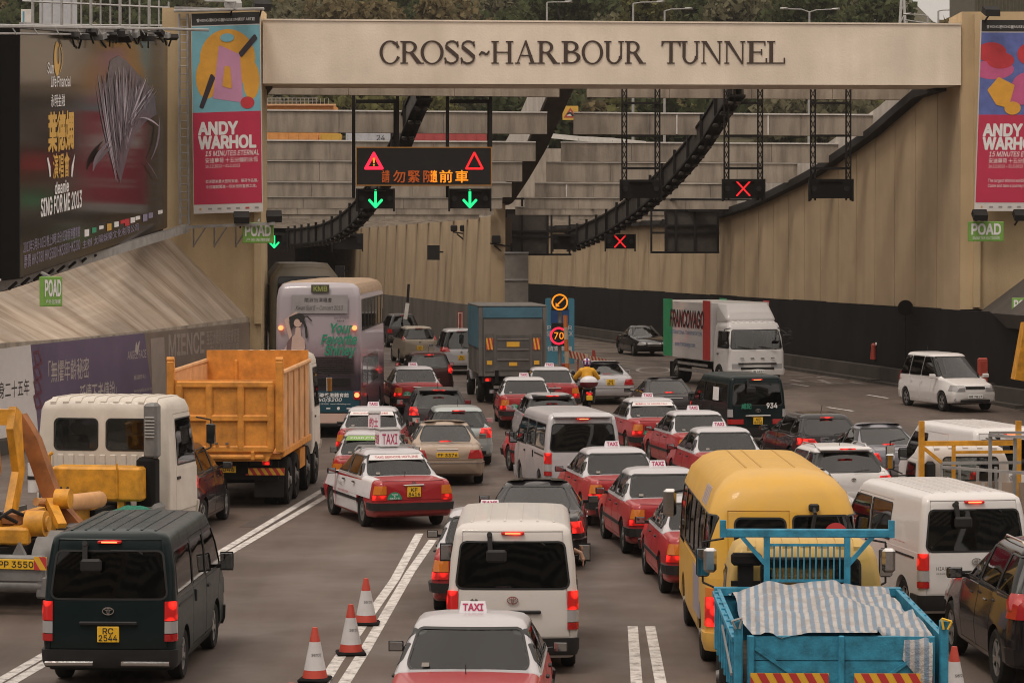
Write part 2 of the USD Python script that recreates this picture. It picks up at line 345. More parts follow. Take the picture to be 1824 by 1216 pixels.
# ------------------------------------------------------------------ wheels
WH = {}
def wheel(r, w, kind='alloy'):
    k = (r, w, kind)
    if k in WH: return WH[k]
    h = w / 2; ri = r * (.66 if kind != 'truck' else .56)
    prof = np.array([(ri, -h * .8), (r * .9, -h), (r * .985, -h * .75), (r, -h * .3), (r, h * .3), (r * .985, h * .75), (r * .9, h), (ri, h * .8), (ri * .97, h * .35), (.02, h * .3)])
    a = np.linspace(0, 2 * np.pi, 25)[:-1]
    v = np.array([[(z, rr * math.cos(t), rr * math.sin(t)) for t in a] for rr, z in prof]).reshape(-1, 3); f = []
    for i in range(len(prof) - 1):
        for j in range(24):
            q = (j + 1) % 24; A, B, C, D = i * 24 + j, i * 24 + q, (i + 1) * 24 + q, (i + 1) * 24 + j
            f += [(A, C, B), (A, D, C)]
    tyre = trimesh.Trimesh(v, np.array(f), process=False)
    if kind == 'alloy':
        s = Point(0, 0).buffer(ri * .99, quad_segs=6)
        for i in range(5):
            g = affinity.rotate(PG((ri * .30, -ri * .10), (ri * .86, -ri * .36), (ri * .86, ri * .36), (ri * .30, ri * .10)), 72 * i + 18, origin=(0, 0)); s = s.difference(rp(g, ri * .05))
        rim = prism(s, 'x', h * .5, h * .74)
    elif kind == 'truck':
        rim = Manifold.cylinder(h * .5, ri * .98, ri * .55, 20).rotate((0, 90, 0)).translate((h * .3, 0, 0)) + Manifold.cylinder(h * .5, r * .2, r * .16, 12).rotate((0, 90, 0)).translate((h * .7, 0, 0))
    else:
        s = Point(0, 0).buffer(ri * .99, quad_segs=6)
        for i in range(8): s = s.difference(Point(ri * .72 * math.cos(i * math.pi / 4), ri * .72 * math.sin(i * math.pi / 4)).buffer(ri * .1, quad_segs=2))
        rim = prism(s, 'x', h * .5, h * .7) + Manifold.cylinder(h * .3, ri * .35, ri * .22, 12).rotate((0, 90, 0)).translate((h * .68, 0, 0))
    rim = tm(rim)
    def side(m, s_):
        m = m.copy()
        if s_ < 0: m.vertices = m.vertices * np.array([-1, 1, 1]); m.invert()
        return m
    WH[k] = {s_: (side(tyre, s_), side(rim, s_)) for s_ in (-1, 1)}
    return WH[k]
MOVED = {}
def moved(mesh, t):
    k = (id(mesh), tuple(np.round(t, 4)))
    if k not in MOVED:
        m = mesh.copy(); m.apply_translation(t); MOVED[k] = (mesh, m)
    return MOVED[k][1]

# ------------------------------------------------------------------ cars and vans: one body shell with true window openings
class Car:
    """parts: list of (name, mesh, material key, parent index or None, label). Front is +y, ground z = 0, centre of length at y = 0."""
    def __init__(s, L, W, H, low, green, u_cab, floor=.5):
        s.L, s.W, s.H, s.low_s, s.green_s, s.u_cab, s.floor = L, W, H, low, green, u_cab, floor
        s.parts, s.cut, s.lv, s.gv = [], Manifold(), {}, {}
        s.arches = Manifold(); s.holes = []
    def low(s, d=0.0):
        if d not in s.lv:
            kind, st = s.low_s
            if kind == 'y':
                r = []
                for i, (u, w, zb, zt, tum) in enumerate(st):
                    e = -d if i == 0 else (d if i == len(st) - 1 else 0)
                    r.append(section(u - s.L / 2 + e, w + d, zb - d, zt + d, tum=tum))
            else:
                r = []
                for i, (z, ur, uf, hw, rr, rf, br, bf) in enumerate(st):
                    e = -d if i == 0 else (d if i == len(st) - 1 else 0)
                    r.append(outline(ur - d - s.L / 2, uf + d - s.L / 2, hw + d, rr, rf, br, bf, z + e))
            s.lv[d] = man(rings_mesh(r))
        return s.lv[d]
    def green(s, d=0.0):
        if d not in s.gv:
            r = []
            for i, (z, ur, uf, hw, rr, rf, br, bf) in enumerate(s.green_s):
                e = d if i >= len(s.green_s) - 3 else 0
                r.append(outline(ur - d - s.L / 2, uf + d - s.L / 2, hw + d, rr, rf, br, bf, z + e))
            s.gv[d] = man(rings_mesh(r))
        return s.gv[d]
    def S(s, d=0.0): return s.low(d) + s.green(d)
    def sh(s, poly): return affinity.translate(poly, -s.L / 2, 0)
    def add(s, name, mesh, key, parent=None, label=None):
        if mesh is None: return None
        mesh = tm(mesh)
        if not len(mesh.faces): return None
        s.parts.append((name, mesh, key, parent, label)); return len(s.parts) - 1
    def patch(s, pr, o=.006, i=.03, which='S'):
        f = getattr(s, which); return (f(o) - f(-i)) ^ pr
    def window(s, name, pr, pr_big, key='glass', trim=True):
        """opening, pane and rubber frame in the upper body"""
        s.cut = s.cut + pr
        shell = s.green(.005) - s.green(-.02)
        k = s.add(name, (s.green(-.006) - s.green(-.012)) ^ pr, key)
        if trim and k is not None: s.add('window_rubber', shell ^ (pr_big - pr), 'rubber', k)
        return k
    def side_windows(s, polys, key='glass', sides=(-1, 1), names=None, grow=.022):
        for sd in sides:
            for i, p in enumerate(polys):
                p = rp(s.sh(p), .03); lo, hi = (.15, 2) if sd > 0 else (-2, -.15)
                s.window('side_window', prism(p, 'x', lo, hi), prism(p.buffer(grow, quad_segs=2), 'x', lo, hi), key if not names else names[i])
    def end_window(s, name, poly, u0, u1, key='glass', r=.06, grow=.025):
        p = rp(poly, r); lo, hi = u0 - s.L / 2, u1 - s.L / 2
        return s.window(name, prism(p, 'y', lo, hi), prism(p.buffer(grow, quad_segs=2), 'y', lo, hi), key)
    def both(s, name, prf, key, o=.006, i=.03, which='S'):
        """a patch made on both sides: prf(sign) gives the cutter"""
        for sd in (-1, 1): s.add(name, s.patch(prf(sd), o, i, which), key)
    def blk(s, sd, x0, x1, u0, u1, z0, z1):
        a, b = sorted((sd * x0, sd * x1)); return bx(a, b, u0 - s.L / 2, u1 - s.L / 2, z0, z1)
    def seams(s, polys, sides=(-1, 1), w=.007):
        for p in polys:
            ring = s.sh(p).buffer(w).difference(s.sh(p).buffer(-w))
            for sd in sides:
                lo, hi = (.3, 2) if sd > 0 else (-2, -.3)
                s.cut = s.cut + ((s.S(.02) - s.S(-.012)) ^ prism(ring, 'x', lo, hi))
    def end_seam(s, poly, u0, u1, w=.007):
        ring = poly.buffer(w).difference(poly.buffer(-w)); s.cut = s.cut + ((s.S(.02) - s.S(-.012)) ^ prism(ring, 'y', u0 - s.L / 2, u1 - s.L / 2))
    def wheels(s, us, r, w=.19, kind='alloy', key='alloy', inset=.02):
        for u in us:
            for sd in (-1, 1):
                a, b = sorted((sd * (s.W / 2 - w - .12), sd * (s.W / 2 + .2)))
                s.arches = s.arches + Manifold.cylinder(b - a, r + .045, r + .045, 28).rotate((0, 90, 0)).translate((a, u - s.L / 2, r + .01))
                t, rim = wheel(r, w, kind)[sd]; p = (sd * (s.W / 2 - w / 2 - inset), u - s.L / 2, r)
                k = s.add('wheel', moved(t, p), 'tyre'); s.add('rim', moved(rim, p), key, k)
    def seats(s, rows, key='seat_cloth', zf=.55, top=1.16):
        for u, xs in rows:
            for x in xs:
                y = u - s.L / 2
                m = hullm(*[(x + a, y + b, zf) for a in (-.23, .23) for b in (0, .46)], *[(x + a, y + b, zf + .14) for a in (-.21, .21) for b in (.02, .44)])
                b_ = hullm(*[(x + a, y + b - .02, zf + .1) for a in (-.22, .22) for b in (-.05, .08)], *[(x + a, y + b, top - .16) for a in (-.18, .18) for b in (-.16, -.07)])
                h = Manifold.sphere(1, 10).scale((.14, .06, .115)).translate((x, y - .14, top - .03)); b_ = b_ + hullm(*[tm(ball((x + a, y - .10, top - .20), .055, 8)).vertices for a in (-.13, .13)], *[(x + a, y + b - .03, zf + .1) for a in (-.22, .22) for b in (-.03, .05)])
                s.add('seat', m + b_ + h, key)
    def mirror(s, u, z, W=.19, Hh=.13, key='black_plastic', out=.13):
        for sd in (-1, 1):
            x, y = sd * (s.W / 2 + out - .03), u - s.L / 2
            m = hullm(*[(x + a, y + b, z + c) for a in (-W / 2, W / 2) for b, q in ((0, 1), (.09, .6)) for c in (-Hh / 2 * q, Hh / 2 * q)])
            arm = bar((x - sd * W * .3, y + .05, z - Hh * .25), (sd * (s.W / 2 - .10), y + .07, z - Hh * .35), .06, .05)
            k = s.add('wing_mirror', cat(m, arm), key)
            s.add('mirror_glass', cbox((x, y - .003, z), (W * .86, .006, Hh * .82), .002), 'mirror_glass', k)
    def wiper(s, pts, key='rubber'): s.add('wiper', tube(pts, .012, 5), key)
    def plate(s, z, text, kind='plate_yellow', two=True, x=0.0, u=-.012, front=False):
        y = (s.L + u if front else u) - s.L / 2; w, h = (.28, .20) if two else (.52, .12); sg = 1 if front else -1
        k = s.add('number_plate', cbox((x, y, z), (w, .02, h), .006), kind)
        fr = Frame((x + sg * w / 2, y + sg * .011, z - h / 2), (-sg, 0, 0), (0, 0, 1))
        if two:
            a, b = text.split(' '); g = [fit(text_shape(a, bold=1), w * .26, h * .54, h * .36, w * .48), fit(text_shape(b, bold=1), w * .08, h * .10, h * .36, w * .84)]
        else: g = [fit(text_shape(text, bold=1), w * .06, h * .2, h * .6, w * .88)]
        for q in g: s.add('plate_text', fr.flat(q, .003), 'print_black', k)
    def emblem(s, z, u=-.006, r=.06, x=0.0):
        y = u - s.L / 2; e = lambda a, b, cz: affinity.translate(affinity.scale(Point(0, 0).buffer(1, quad_segs=6), a, b), 0, cz)
        ring = e(r, r * .68, 0).difference(e(r * .86, r * .54, 0)); b_ = e(r * .62, r * .28, r * .30).difference(e(r * .5, r * .17, r * .30)); c = e(r * .25, r * .6, 0).difference(e(r * .14, r * .46, 0))
        s.add('emblem', Frame((x, y, z), (1, 0, 0), (0, 0, 1)).slab(unary_union([ring, b_, c]), 0, .012), 'chrome')
    def finish(s, split=None, inner=.055, key='paint', key2='paint2'):
        cav = s.green(-inner) + (s.low(-.08) ^ bx(-9, 9, s.u_cab[0] - s.L / 2, s.u_cab[1] - s.L / 2, s.floor, 9))
        shell = s.S() - (cav ^ bx(-9, 9, -9, 9, s.floor, 9)) - s.cut - s.arches
        under = s.low(-.06) ^ bx(-9, 9, -9, 9, 0, s.floor - .02)
        if split is None: s.parts.insert(0, ('body', tm(shell), key, None, None))
        else:
            z, extra = split
            top = bx(-9, 9, -9, 9, z, 9) ^ (shell if extra is None else shell)
            reg = bx(-9, 9, (s.u_cab[0] - .16) - s.L / 2, (s.u_cab[1] + .1) - s.L / 2, z, 9)
            s.parts.insert(0, ('body', tm(shell - reg), key, None, None)); s.parts.insert(1, ('roof', tm(shell ^ reg), key2, None, None))
        n = 1 if split is None else 2
        s.parts = s.parts[:n] + [(a, b, c, None if d is None else d + n, e) for a, b, c, d, e in s.parts[n:]]
        return s
def emit(car, name, label, cat_, x, d, h=0.0, look=None, group=None, front=False, z=None, drop=(), ll=None):
    """puts one vehicle down: x and d are where the middle of its rear (front for an oncoming one) stands; h is its heading, degrees to the right. look recolours material keys"""
    a = math.radians(h); dr = np.array([math.sin(a), math.cos(a)]); c = np.array([x, d]) + (dr if not front else -dr) * car.L / 2
    t = thing(name, label, cat_, (c[0], c[1], float(zg(c[1])) if z is None else z), -h, group)
    look = look or {}; made = []
    for nm, mesh, key, par, lab in car.parts:
        if nm in drop: made.append(None); continue
        if par is not None and made[par] is None and car.parts[par][0] in drop: made.append(None); continue
        made.append(obj(nm, mesh, look.get(key, key), made[par] if par is not None else t, 48 if nm in ('body', 'roof', 'cab') else (False if 'text' in nm or nm == 'lettering' else 32), label=lab))
    return t

# greenhouse helper: levels from belt to roof
def cabin(zb, H, u0, u1, rs, fs, wb, wt, bow=(.05, .16), rr=.10, rf=.22):
    zt = H - .085; mid = lambda a, b, t: a + (b - a) * t
    L = [(zb - .10, u0 - .04, u1 + .10, wb, rr, rf, bow[0], bow[1])]
    for t in (0, .5, 1): L.append((mid(zb, zt, t), u0 + rs * t, u1 - fs * t, mid(wb, wt, t ** 1.15), rr, rf, bow[0], bow[1]))
    m, q = (zt - zb) / max(rs, .2), (zt - zb) / max(fs, .2); a1, b1 = .05 / (m * .75), .05 / (q * .75); a2, b2 = a1 + .027 / (m * .38), b1 + .027 / (q * .38)
    L.append((H - .035, u0 + rs + a1, u1 - fs - b1, wt - .05, rr, rf, bow[0], bow[1])); L.append((H - .008, u0 + rs + a2, u1 - fs - b2, wt - .16, rr, rf, bow[0], bow[1])); L.append((H, u0 + rs + a2 + .2, u1 - fs - b2 - .2, wt - .33, .1, .12, .02, .04))
    return L
def side_polys(zb, H, u0, u1, rs, fs, pillars, inset=.075, lo=.02, front_cut=.18):
    P = PG((u0, zb), (u0 + rs, H - .06), (u1 - fs, H - .06), (u1, zb)).buffer(-inset, join_style=2).intersection(sbox(-1, zb + lo, 20, H - .105))
    for p in pillars: P = P.difference(sbox(p - .035, 0, p + .035, 5))
    return [g for g in getattr(P, 'geoms', [P]) if g.area > .02]

def taxi_model(plate='KF 8416', cracked=False, lit=True):
    L, W, H = 4.69, 1.695, 1.50
    st = [(0, .70, .40, .90, .06), (.05, .80, .31, .965, .06), (.22, .838, .25, .985, .05), (.95, .8475, .20, 1.00, .05), (1.1, .8475, .20, 1.0, .05), (3.3, .8475, .20, .965, .05), (3.42, .845, .20, .965, .06), (4.2, .83, .24, .88, .07), (4.58, .79, .28, .80, .08), (4.69, .70, .38, .72, .08)]
    c = Car(L, W, H, ('y', st), cabin(.955, H, .98, 3.42, .55, .78, .80, .615, (.07, .14)), (1.05, 3.3))
    c.end_window('rear_window', PG((-.66, 1.015), (.66, 1.015), (.555, 1.385), (-.555, 1.385)), .5, 1.75, 'glass')
    c.end_window('windscreen', PG((-.68, .99), (.68, .99), (.56, 1.385), (-.56, 1.385)), 2.5, 3.7, 'glass')
    c.side_windows(side_polys(.955, H, .98, 3.42, .55, .78, (1.48, 2.3)), 'glass_mid')
    c.wheels((1.03, 3.71), .315, .185, 'steel', 'steel_rim')
    c.seams([sbox(1.5, .30, 2.3, .99), sbox(2.32, .30, 3.2, .975)]); c.end_seam(sbox(-.62, .60, .62, .97), -.5, .5)
    # bumpers, lamps, trim
    c.add('rear_bumper', c.patch(bx(-2, 2, -L / 2 - .2, -L / 2 + .42, .40, .545), .045, .05, 'low'), 'black_plastic')
    c.add('front_bumper', c.patch(bx(-2, 2, L / 2 - .35, L / 2 + .2, .36, .52), .045, .05, 'low'), 'black_plastic')
    c.both('side_moulding', lambda sd: c.blk(sd, .5, 2, 1.3, 3.4, .50, .56), 'black_plastic', .014, .02, 'low')
    for sd in (-1, 1):
        pr = c.blk(sd, .565, 2, -.2, .115, .60, .885)
        k = c.add('tail_lamp', c.patch(pr ^ bx(-2, 2, -9, 9, .60, .70), .016, .04, 'low'), 'lamp_red' if lit else 'lens_red')
        c.add('indicator_lens', c.patch(pr ^ bx(-2, 2, -9, 9, .715, .885), .016, .04, 'low'), 'lens_orange', k)
        c.add('headlamp', c.patch(c.blk(sd, .42, 2, L - .16, L + .3, .58, .72), .012, .04, 'low'), 'lens_clear')
        for u in (1.62, 2.45): c.add('door_handle', cbox((sd * (W / 2 + .0), u - L / 2, .86), (.04, .15, .03), .01), 'black_plastic')
    c.add('boot_trim', cbox((0, -L / 2 - .015, .895), (.42, .03, .028), .01), 'chrome'); c.emblem(.935, .012, .045)
    c.plate(.76, plate)
    fr = Frame((-.55, -L / 2 - .012, .615), (1, 0, 0), (0, 0, 1))
    k = c.add('seats_sticker', fr.flat(Point(.15, 0).buffer(.15, quad_segs=8).intersection(sbox(-1, 0, 1, 1)), .004), 'print_green')
    for t_, y_, w_ in (('TAXI', .088, .13), ('5', .048, .03), ('SEATS', .010, .2)): c.add('sticker_text', fr.flat(fit(text_shape(t_, bold=1), .15 - w_ / 2, y_, .03, w_), .007), 'print_white', k)
    c.mirror(3.05, .98, .17, .12); c.seats([(1.72, (-.36, .36)), (2.5, (-.36, .36))], top=1.13)
    c.add('parcel_shelf', bx(-.62, .62, 1.02 - L / 2, 1.32 - L / 2, .93, .955), 'seat_cloth'); c.add('aerial', tube([(0, .72 - L / 2, .98), (0, .69 - L / 2, 1.12)], .006, 5), 'black_plastic')
    c.add('tissue_box', cbox((.34, 1.24 - L / 2, .985), (.26, .12, .07), .015), 'shelf_blue'); c.add('shelf_bundle', Manifold.sphere(1, 10).scale((.16, .07, .05)).translate((-.30, 1.26 - L / 2, .975)), 'seat_pale')
    c.add('third_brake_lamp', cbox((0, 1.16 - L / 2, .985), (.16, .05, .03), .008), 'lamp_red')
    c.add('licence_card', Frame((-.50, 1.075 - L / 2 - .012, 1.035), (1, 0, 0), (0, .78, .62)).flat(sbox(0, 0, .08, .06), .006), 'seat_pale')
    # roof light box
    y = 2.1 - L / 2
    k = c.add('taxi_sign', hullm(*[(a, y + b, H - .005) for a in (-.155, .155) for b in (-.06, .06)], *[(a, y + b, H + .115) for a in (-.135, .135) for b in (-.03, .03)]), 'sign_white')
    for sg in (-1, 1):
        n_ = np.array([0, sg * 1.0, .25]); f2 = Frame((-sg * .115, y - sg * .058, H + .010), (sg, 0, 0), (0, sg * .25, .97))
        c.add('sign_text', f2.flat(fit(text_shape('TAXI', bold=3), .0, .014, .072, .23), .004), 'sign_red', k)
    return c.finish(split=(.945, None))
plain('shelf_blue', (.16, .30, .42), .6); plain('sign_white', (0.74, 0.70, 0.74), 0.4, dirt=0.03); plain('sign_red', (0.42, 0.03, 0.10), 0.5, dirt=0.03)

def sedan_model(L=4.7, W=1.78, H=1.43, trunk=.75, cabend=3.25, rs=.85, fs=.95, lamp='wide', plate=None, white=False, lit=True, rear='glass', two=True, wt=.58):
    b = .93; h = W / 2
    st = [(0, h - .24, .42, .80, .06), (.06, h - .10, .30, .92, .06), (.28, h - .03, .22, .965, .08), (.9, h, .19, .98, .08), (2.0, h, .18, .95, .06), (cabend, h, .18, .93, .08), (L - .75, h - .03, .22, .84, .12), (L - .2, h - .14, .26, .70, .1), (L, h - .32, .36, .60, .08)]
    c = Car(L, W, H, ('y', st), cabin(b - .02, H, trunk, cabend, rs, fs, h - .06, wt, (.10, .2), .16, .3), (trunk + .15, cabend - .1))
    zt = H - .115
    c.end_window('rear_window', PG((-.63, b + .06), (.63, b + .06), (wt - .10, zt), (-wt + .10, zt)), .3, trunk + rs + .3, rear, .08)
    c.end_window('windscreen', PG((-.68, b + .02), (.68, b + .02), (wt - .06, zt), (-wt + .06, zt)), 2.2, cabend + .4, 'glass', .08)
    c.side_windows(side_polys(b - .02, H, trunk, cabend, rs, fs, (trunk + 1.3,)), 'glass_mid')
    c.wheels((.98, L - .88), .32, .20)
    c.seams([sbox(1.35, .30, 2.15, .96), sbox(2.17, .30, 3.05, .95)]); c.end_seam(sbox(-.6, .62, .6, .98), -.5, .6)
    c.add('rear_bumper', c.patch(bx(-2, 2, -L / 2 - .2, -L / 2 + .5, .30, .56), .02, .05, 'low'), 'paint'); c.add('bumper_strip', c.patch(bx(-2, 2, -L / 2 - .2, -L / 2 + .4, .545, .565), .03, .03, 'low'), 'chrome' if lamp == 'wide' else 'black_plastic')
    for sd in (-1, 1):
        if lamp == 'round':
            for x in (h - .24, h - .46): c.add('tail_lamp', c.patch(prism(Point(sd * x, .76).buffer(.085, quad_segs=5), 'y', -L / 2 - .2, -L / 2 + .3), .012, .04, 'low'), 'lamp_red' if lit else 'lens_red')
        else:
            pr = prism(PG((sd * (h - .42), .66), (sd * 2, .63), (sd * 2, .84), (sd * (h - .36), .86)), 'y', -L / 2 - .2, -L / 2 + .26)
            c.add('tail_lamp', c.patch(pr, .012, .04, 'low'), 'lamp_red' if lit == 2 else 'lens_red')
        c.add('headlamp', c.patch(c.blk(sd, .42, 2, L - .34, L + .3, .56, .70), .010, .04, 'low'), 'lens_clear')
        for u in (1.5, 2.32): c.add('door_handle', cbox((sd * (h - .005), u - L / 2, .82), (.03, .16, .025), .01), 'chrome')
    c.add('third_brake_lamp', cbox((0, trunk + .18 - L / 2, b + .075), (.28, .03, .025), .006), 'lamp_red' if lit else 'lens_red')
    c.add('boot_trim', cbox((0, -L / 2 + .02, .865), (.5, .03, .022), .008), 'chrome')
    if plate: c.plate(.75 if two else .74, plate, 'plate_yellow', two, u=.0)
    c.mirror(cabend - .38, b + .06, .19, .13, 'paint'); c.seats([(trunk + 1.08, (-.37, .37)), (trunk + 1.75, (-.37, .37))], top=1.07)
    c.add('parcel_shelf', bx(-.6, .6, trunk + .2 - L / 2, trunk + .6 - L / 2, b - .05, b - .03), 'seat_cloth')
    c.add('grille', c.patch(bx(-.34, .34, L / 2 - .2, L / 2 + .2, .50, .66), .012, .03, 'low'), 'chrome')
    return c.finish()
def hatch_model(L=4.4, W=1.78, H=1.5, slant=.45, cabend=3.15, fs=.85, lampz=(.80, 1.0), lampw=.3, plate=None, spoiler=False, rear='glass_mid', high=False, lit=True, zb=.2, r=.32, third=True, wt=.62, rails=False, rearlow=.0, kind='alloy', b=None, fplate=None, blunt=False):
    b = b or H * .655; h = W / 2; u0 = .10
    st = [(0, h - .20, .46, b - .12, .05), (.05, h - .09, .33, b - .02, .05), (.25, h - .02, zb + .04, b, .06), (.9, h, zb, b + .01, .06), (cabend - .1, h, zb, b - .02, .06), (cabend + .1, h - .01, zb, b - .03, .08), (L - .6, h - .04, zb + .04, b - (.10 if blunt else .12), .12), (L - .16, h - (.08 if blunt else .14), zb + .08, b - (.17 if blunt else .26), .1), (L, h - (.17 if blunt else .3), zb + .14, b - (.30 if blunt else .38), .08)]
    c = Car(L, W, H, ('y', st), cabin(b - .03, H, u0, cabend, slant, fs, h - .06, wt, (.09, .2), .14, .3), (u0 + .25, cabend - .1))
    zt = H - .125; hb = h - .22
    c.end_window('rear_window', PG((-hb, b + .03 - rearlow), (hb, b + .03 - rearlow), (wt - .08, zt), (-wt + .08, zt)), -.2, slant + .7, rear, .07)
    c.end_window('windscreen', PG((-.68, b), (.68, b), (wt - .06, zt), (-wt + .06, zt)), 2.0, cabend + .4, 'glass', .08)
    c.side_windows(side_polys(b - .03, H, u0, cabend, slant, fs, (1.05, 2.05)), 'glass_dark')
    c.wheels((.85, L - .86), r, .21)
    c.seams([sbox(1.2, zb + .1, 2.04, b), sbox(2.06, zb + .1, 2.95, b - .01)]); c.end_seam(sbox(-h + .18, .56, h - .18, b + .02), -.5, .4)
    c.add('rear_bumper', c.patch(bx(-2, 2, -L / 2 - .2, -L / 2 + .4, zb + .1, .58), .022, .05, 'low'), 'paint')
    c.add('bumper_insert', c.patch(bx(-h + .2, h - .2, -L / 2 - .2, -L / 2 + .3, zb + .1, .40), .034, .05, 'low'), 'black_plastic')
    for sd in (-1, 1):
        pr = prism(PG((sd * (h - lampw), lampz[0]), (sd * 2, lampz[0] - .02), (sd * 2, lampz[1] + .02), (sd * (h - lampw * .8), lampz[1])), 'y', -L / 2 - .2, -L / 2 + .30)
        k = c.add('tail_lamp', c.patch(pr, .014, .05), 'lamp_red' if lit else 'lens_red')
        c.add('headlamp', c.patch(c.blk(sd, .40 if not blunt else .36, 2, L - .42, L + .3, b - .40 if blunt else .60, b - .21 if blunt else .78), .010, .04, 'low'), 'lens_clear')
        for u in (1.35, 2.2): c.add('door_handle', cbox((sd * (h - .0), u - L / 2, b - .13), (.03, .16, .025), .01), 'paint')
        if rails: c.add('roof_rail', tube([(sd * (wt - .08), slant + .35 - L / 2, H - .03), (sd * (wt - .07), slant + .5 - L / 2, H + .03), (sd * (wt - .07), cabend - fs - .5 - L / 2, H + .03), (sd * (wt - .08), cabend - fs - .35 - L / 2, H - .03)], .016, 6), 'chrome')
    if spoiler: c.add('spoiler', hullm(*[(x, slant + .20 - L / 2 + dy, H - .03 + dz) for x in (-wt + .06, wt - .06) for dy, dz in ((0, 0), (-.17, -.035), (-.17, -.012), (.1, .02))]), 'paint' if spoiler != 2 else 'black_plastic')
    if third: c.add('third_brake_lamp', cbox((0, slant + (-.07 if spoiler else .04) - L / 2, H - (.032 if spoiler else .085)), (.34, .04, .03), .008), 'lamp_red' if lit else 'lens_red')
    if plate: c.plate(.72, plate, u=.0)
    c.emblem(b - .12, .0, .05)
    if fplate: c.plate(.50, fplate, 'plate_white', False, u=.02, front=True)
    c.mirror(cabend - .42, b + .05, .2, .14, 'paint'); c.seats([(.95, (-.38, .38)), (2.1, (-.38, .38))], top=b + .22)
    c.wiper([(.02, .01 - L / 2 + .03, b + .03), (.34, .03 - L / 2 + .02, b + .075)])
    c.add('grille', c.patch(bx(-.34, .34, L / 2 - .3, L / 2 + .2, b - .33 if blunt else .52, b - .24 if blunt else .68), .012, .03, 'low'), 'black_plastic')
    if blunt:
        c.add('lower_grille', c.patch(bx(-.52, .52, L / 2 - .3, L / 2 + .2, .30, .40), .012, .03, 'low'), 'black_plastic')
        for sd in (-1, 1): c.add('fog_lamp', cyl((sd * .66, L / 2 - .2, .40), (sd * .66, L / 2 - .02, .40), .06, 12), 'lens_clear')
    c.add('aerial', tube([(0, slant + .55 - L / 2, H - .01), (0, slant + .42 - L / 2, H + .2)], .007, 5), 'black_plastic')
    return c.finish()
def van_model(L=4.69, W=1.695, H=1.98, plate='RC 2544', sidewin='full', rear='glass_dark', lamps='tall', arm=True, spoiler=False, ribs=7, lit=True, nose=.55, chrome_bar=False):
    h = W / 2; zb = 1.04
    low = ('z', [(.22, .10, L - .10, h - .06, .12, .25, .04, .16), (.34, .02, L - .02, h - .01, .12, .26, .04, .16), (.62, .0, L, h, .12, .26, .04, .16), (.95, .015, L - .04, h, .12, .28, .04, .18), (1.10, .03, L - .16, h - .005, .12, .3, .04, .2)])
    green = [(.98, .02, L - .10, h - .002, .12, .3, .04, .2), (1.10, .035, L - .20, h - .01, .12, .3, .04, .2), (1.5, .075, L - nose, h - .035, .10, .3, .05, .2), (1.80, .12, L - nose - .36, h - .085, .10, .28, .06, .2), (1.885, .145, L - nose - .48, h - .105, .11, .26, .06, .2), (1.94, .21, L - nose - .60, h - .17, .12, .24, .06, .18), (H - .014, .38, L - nose - .85, h - .33, .12, .2, .05, .12), (H, .7, L - nose - 1.2, h - .52, .1, .15, .02, .05)]
    c = Car(L, W, H, low, green, (.12, L - .75), .5)
    c.end_window('rear_window', PG((-h + .115, 1.14), (h - .115, 1.14), (h - .185, 1.72), (-h + .185, 1.72)), -.3, .6, rear, .07)
    c.end_window('windscreen', PG((-h + .12, 1.12), (h - .12, 1.12), (h - .25, 1.77), (-h + .25, 1.77)), L - 1.6, L + .3, 'glass', .08)
    fd = PG((L - 1.95, 1.14), (L - .62, 1.14), (L - 1.15, 1.70), (L - 1.95, 1.70))
    sw = {'full': [sbox(.32, 1.17, 1.55, 1.70), sbox(1.63, 1.17, 2.66, 1.70), fd], 'one': [sbox(1.63, 1.17, 2.66, 1.70), fd], 'none': [fd]}[sidewin]
    c.side_windows(sw, 'glass_dark' if rear == 'glass_dark' else 'glass_mid')
    c.wheels((.93, L - 1.02), .325, .195)
    c.seams([sbox(1.58, .36, 2.70, 1.76), PG((2.75, .36), (3.75, .36), (3.95, 1.1), (3.4, 1.76), (2.75, 1.76))]); c.end_seam(PG((-h + .10, .50), (h - .10, .50), (h - .2, 1.86), (-h + .2, 1.86)), -.5, .5)
    c.both('door_rail', lambda sd: c.blk(sd, .4, 2, .35, 1.56, 1.00, 1.03), 'black_plastic', .006, .02)
    c.add('rear_bumper', c.patch(bx(-2, 2, -L / 2 - .2, -L / 2 + .45, .26, .49), .03, .05, 'low'), 'bumper')
    c.add('front_bumper', c.patch(bx(-2, 2, L / 2 - .35, L / 2 + .2, .26, .52), .03, .05, 'low'), 'bumper')
    for sd in (-1, 1):
        z0, z1 = (.60, 1.10) if lamps == 'tall' else (.60, .74)
        w = .135 if lamps == 'tall' else .42
        if lamps == 'tall':
            pr = c.blk(sd, h - w, 2, -.2, .14, z0, z1)
            k = c.add('tail_lamp', c.patch(pr ^ bx(-2, 2, -9, 9, .86, z1), .016, .05), 'lamp_red' if lit else 'lens_red')
            c.add('reversing_lens', c.patch(pr ^ bx(-2, 2, -9, 9, .70, .85), .016, .05), 'lens_clear', k); c.add('lower_lens', c.patch(pr ^ bx(-2, 2, -9, 9, z0, .69), .016, .05), 'lens_red', k)
        else:
            c.add('tail_lamp', c.patch(c.blk(sd, h - w, 2, -.2, .16, z0, z1), .016, .05), 'lens_red'); c.add('corner_lens', c.patch(c.blk(sd, h - .12, 2, -.2, .14, .80, 1.02), .016, .05), 'lens_clear')
        c.add('headlamp', c.patch(c.blk(sd, .46, 2, L - .35, L + .3, .70, .92), .010, .04, 'low'), 'lens_clear')
        c.add('door_handle', cbox((sd * (h + .005), 1.75 - L / 2, .98), (.03, .05, .16), .01), 'black_plastic'); c.add('door_handle', cbox((sd * (h + .005), 2.9 - L / 2, .98), (.03, .16, .04), .01), 'black_plastic')
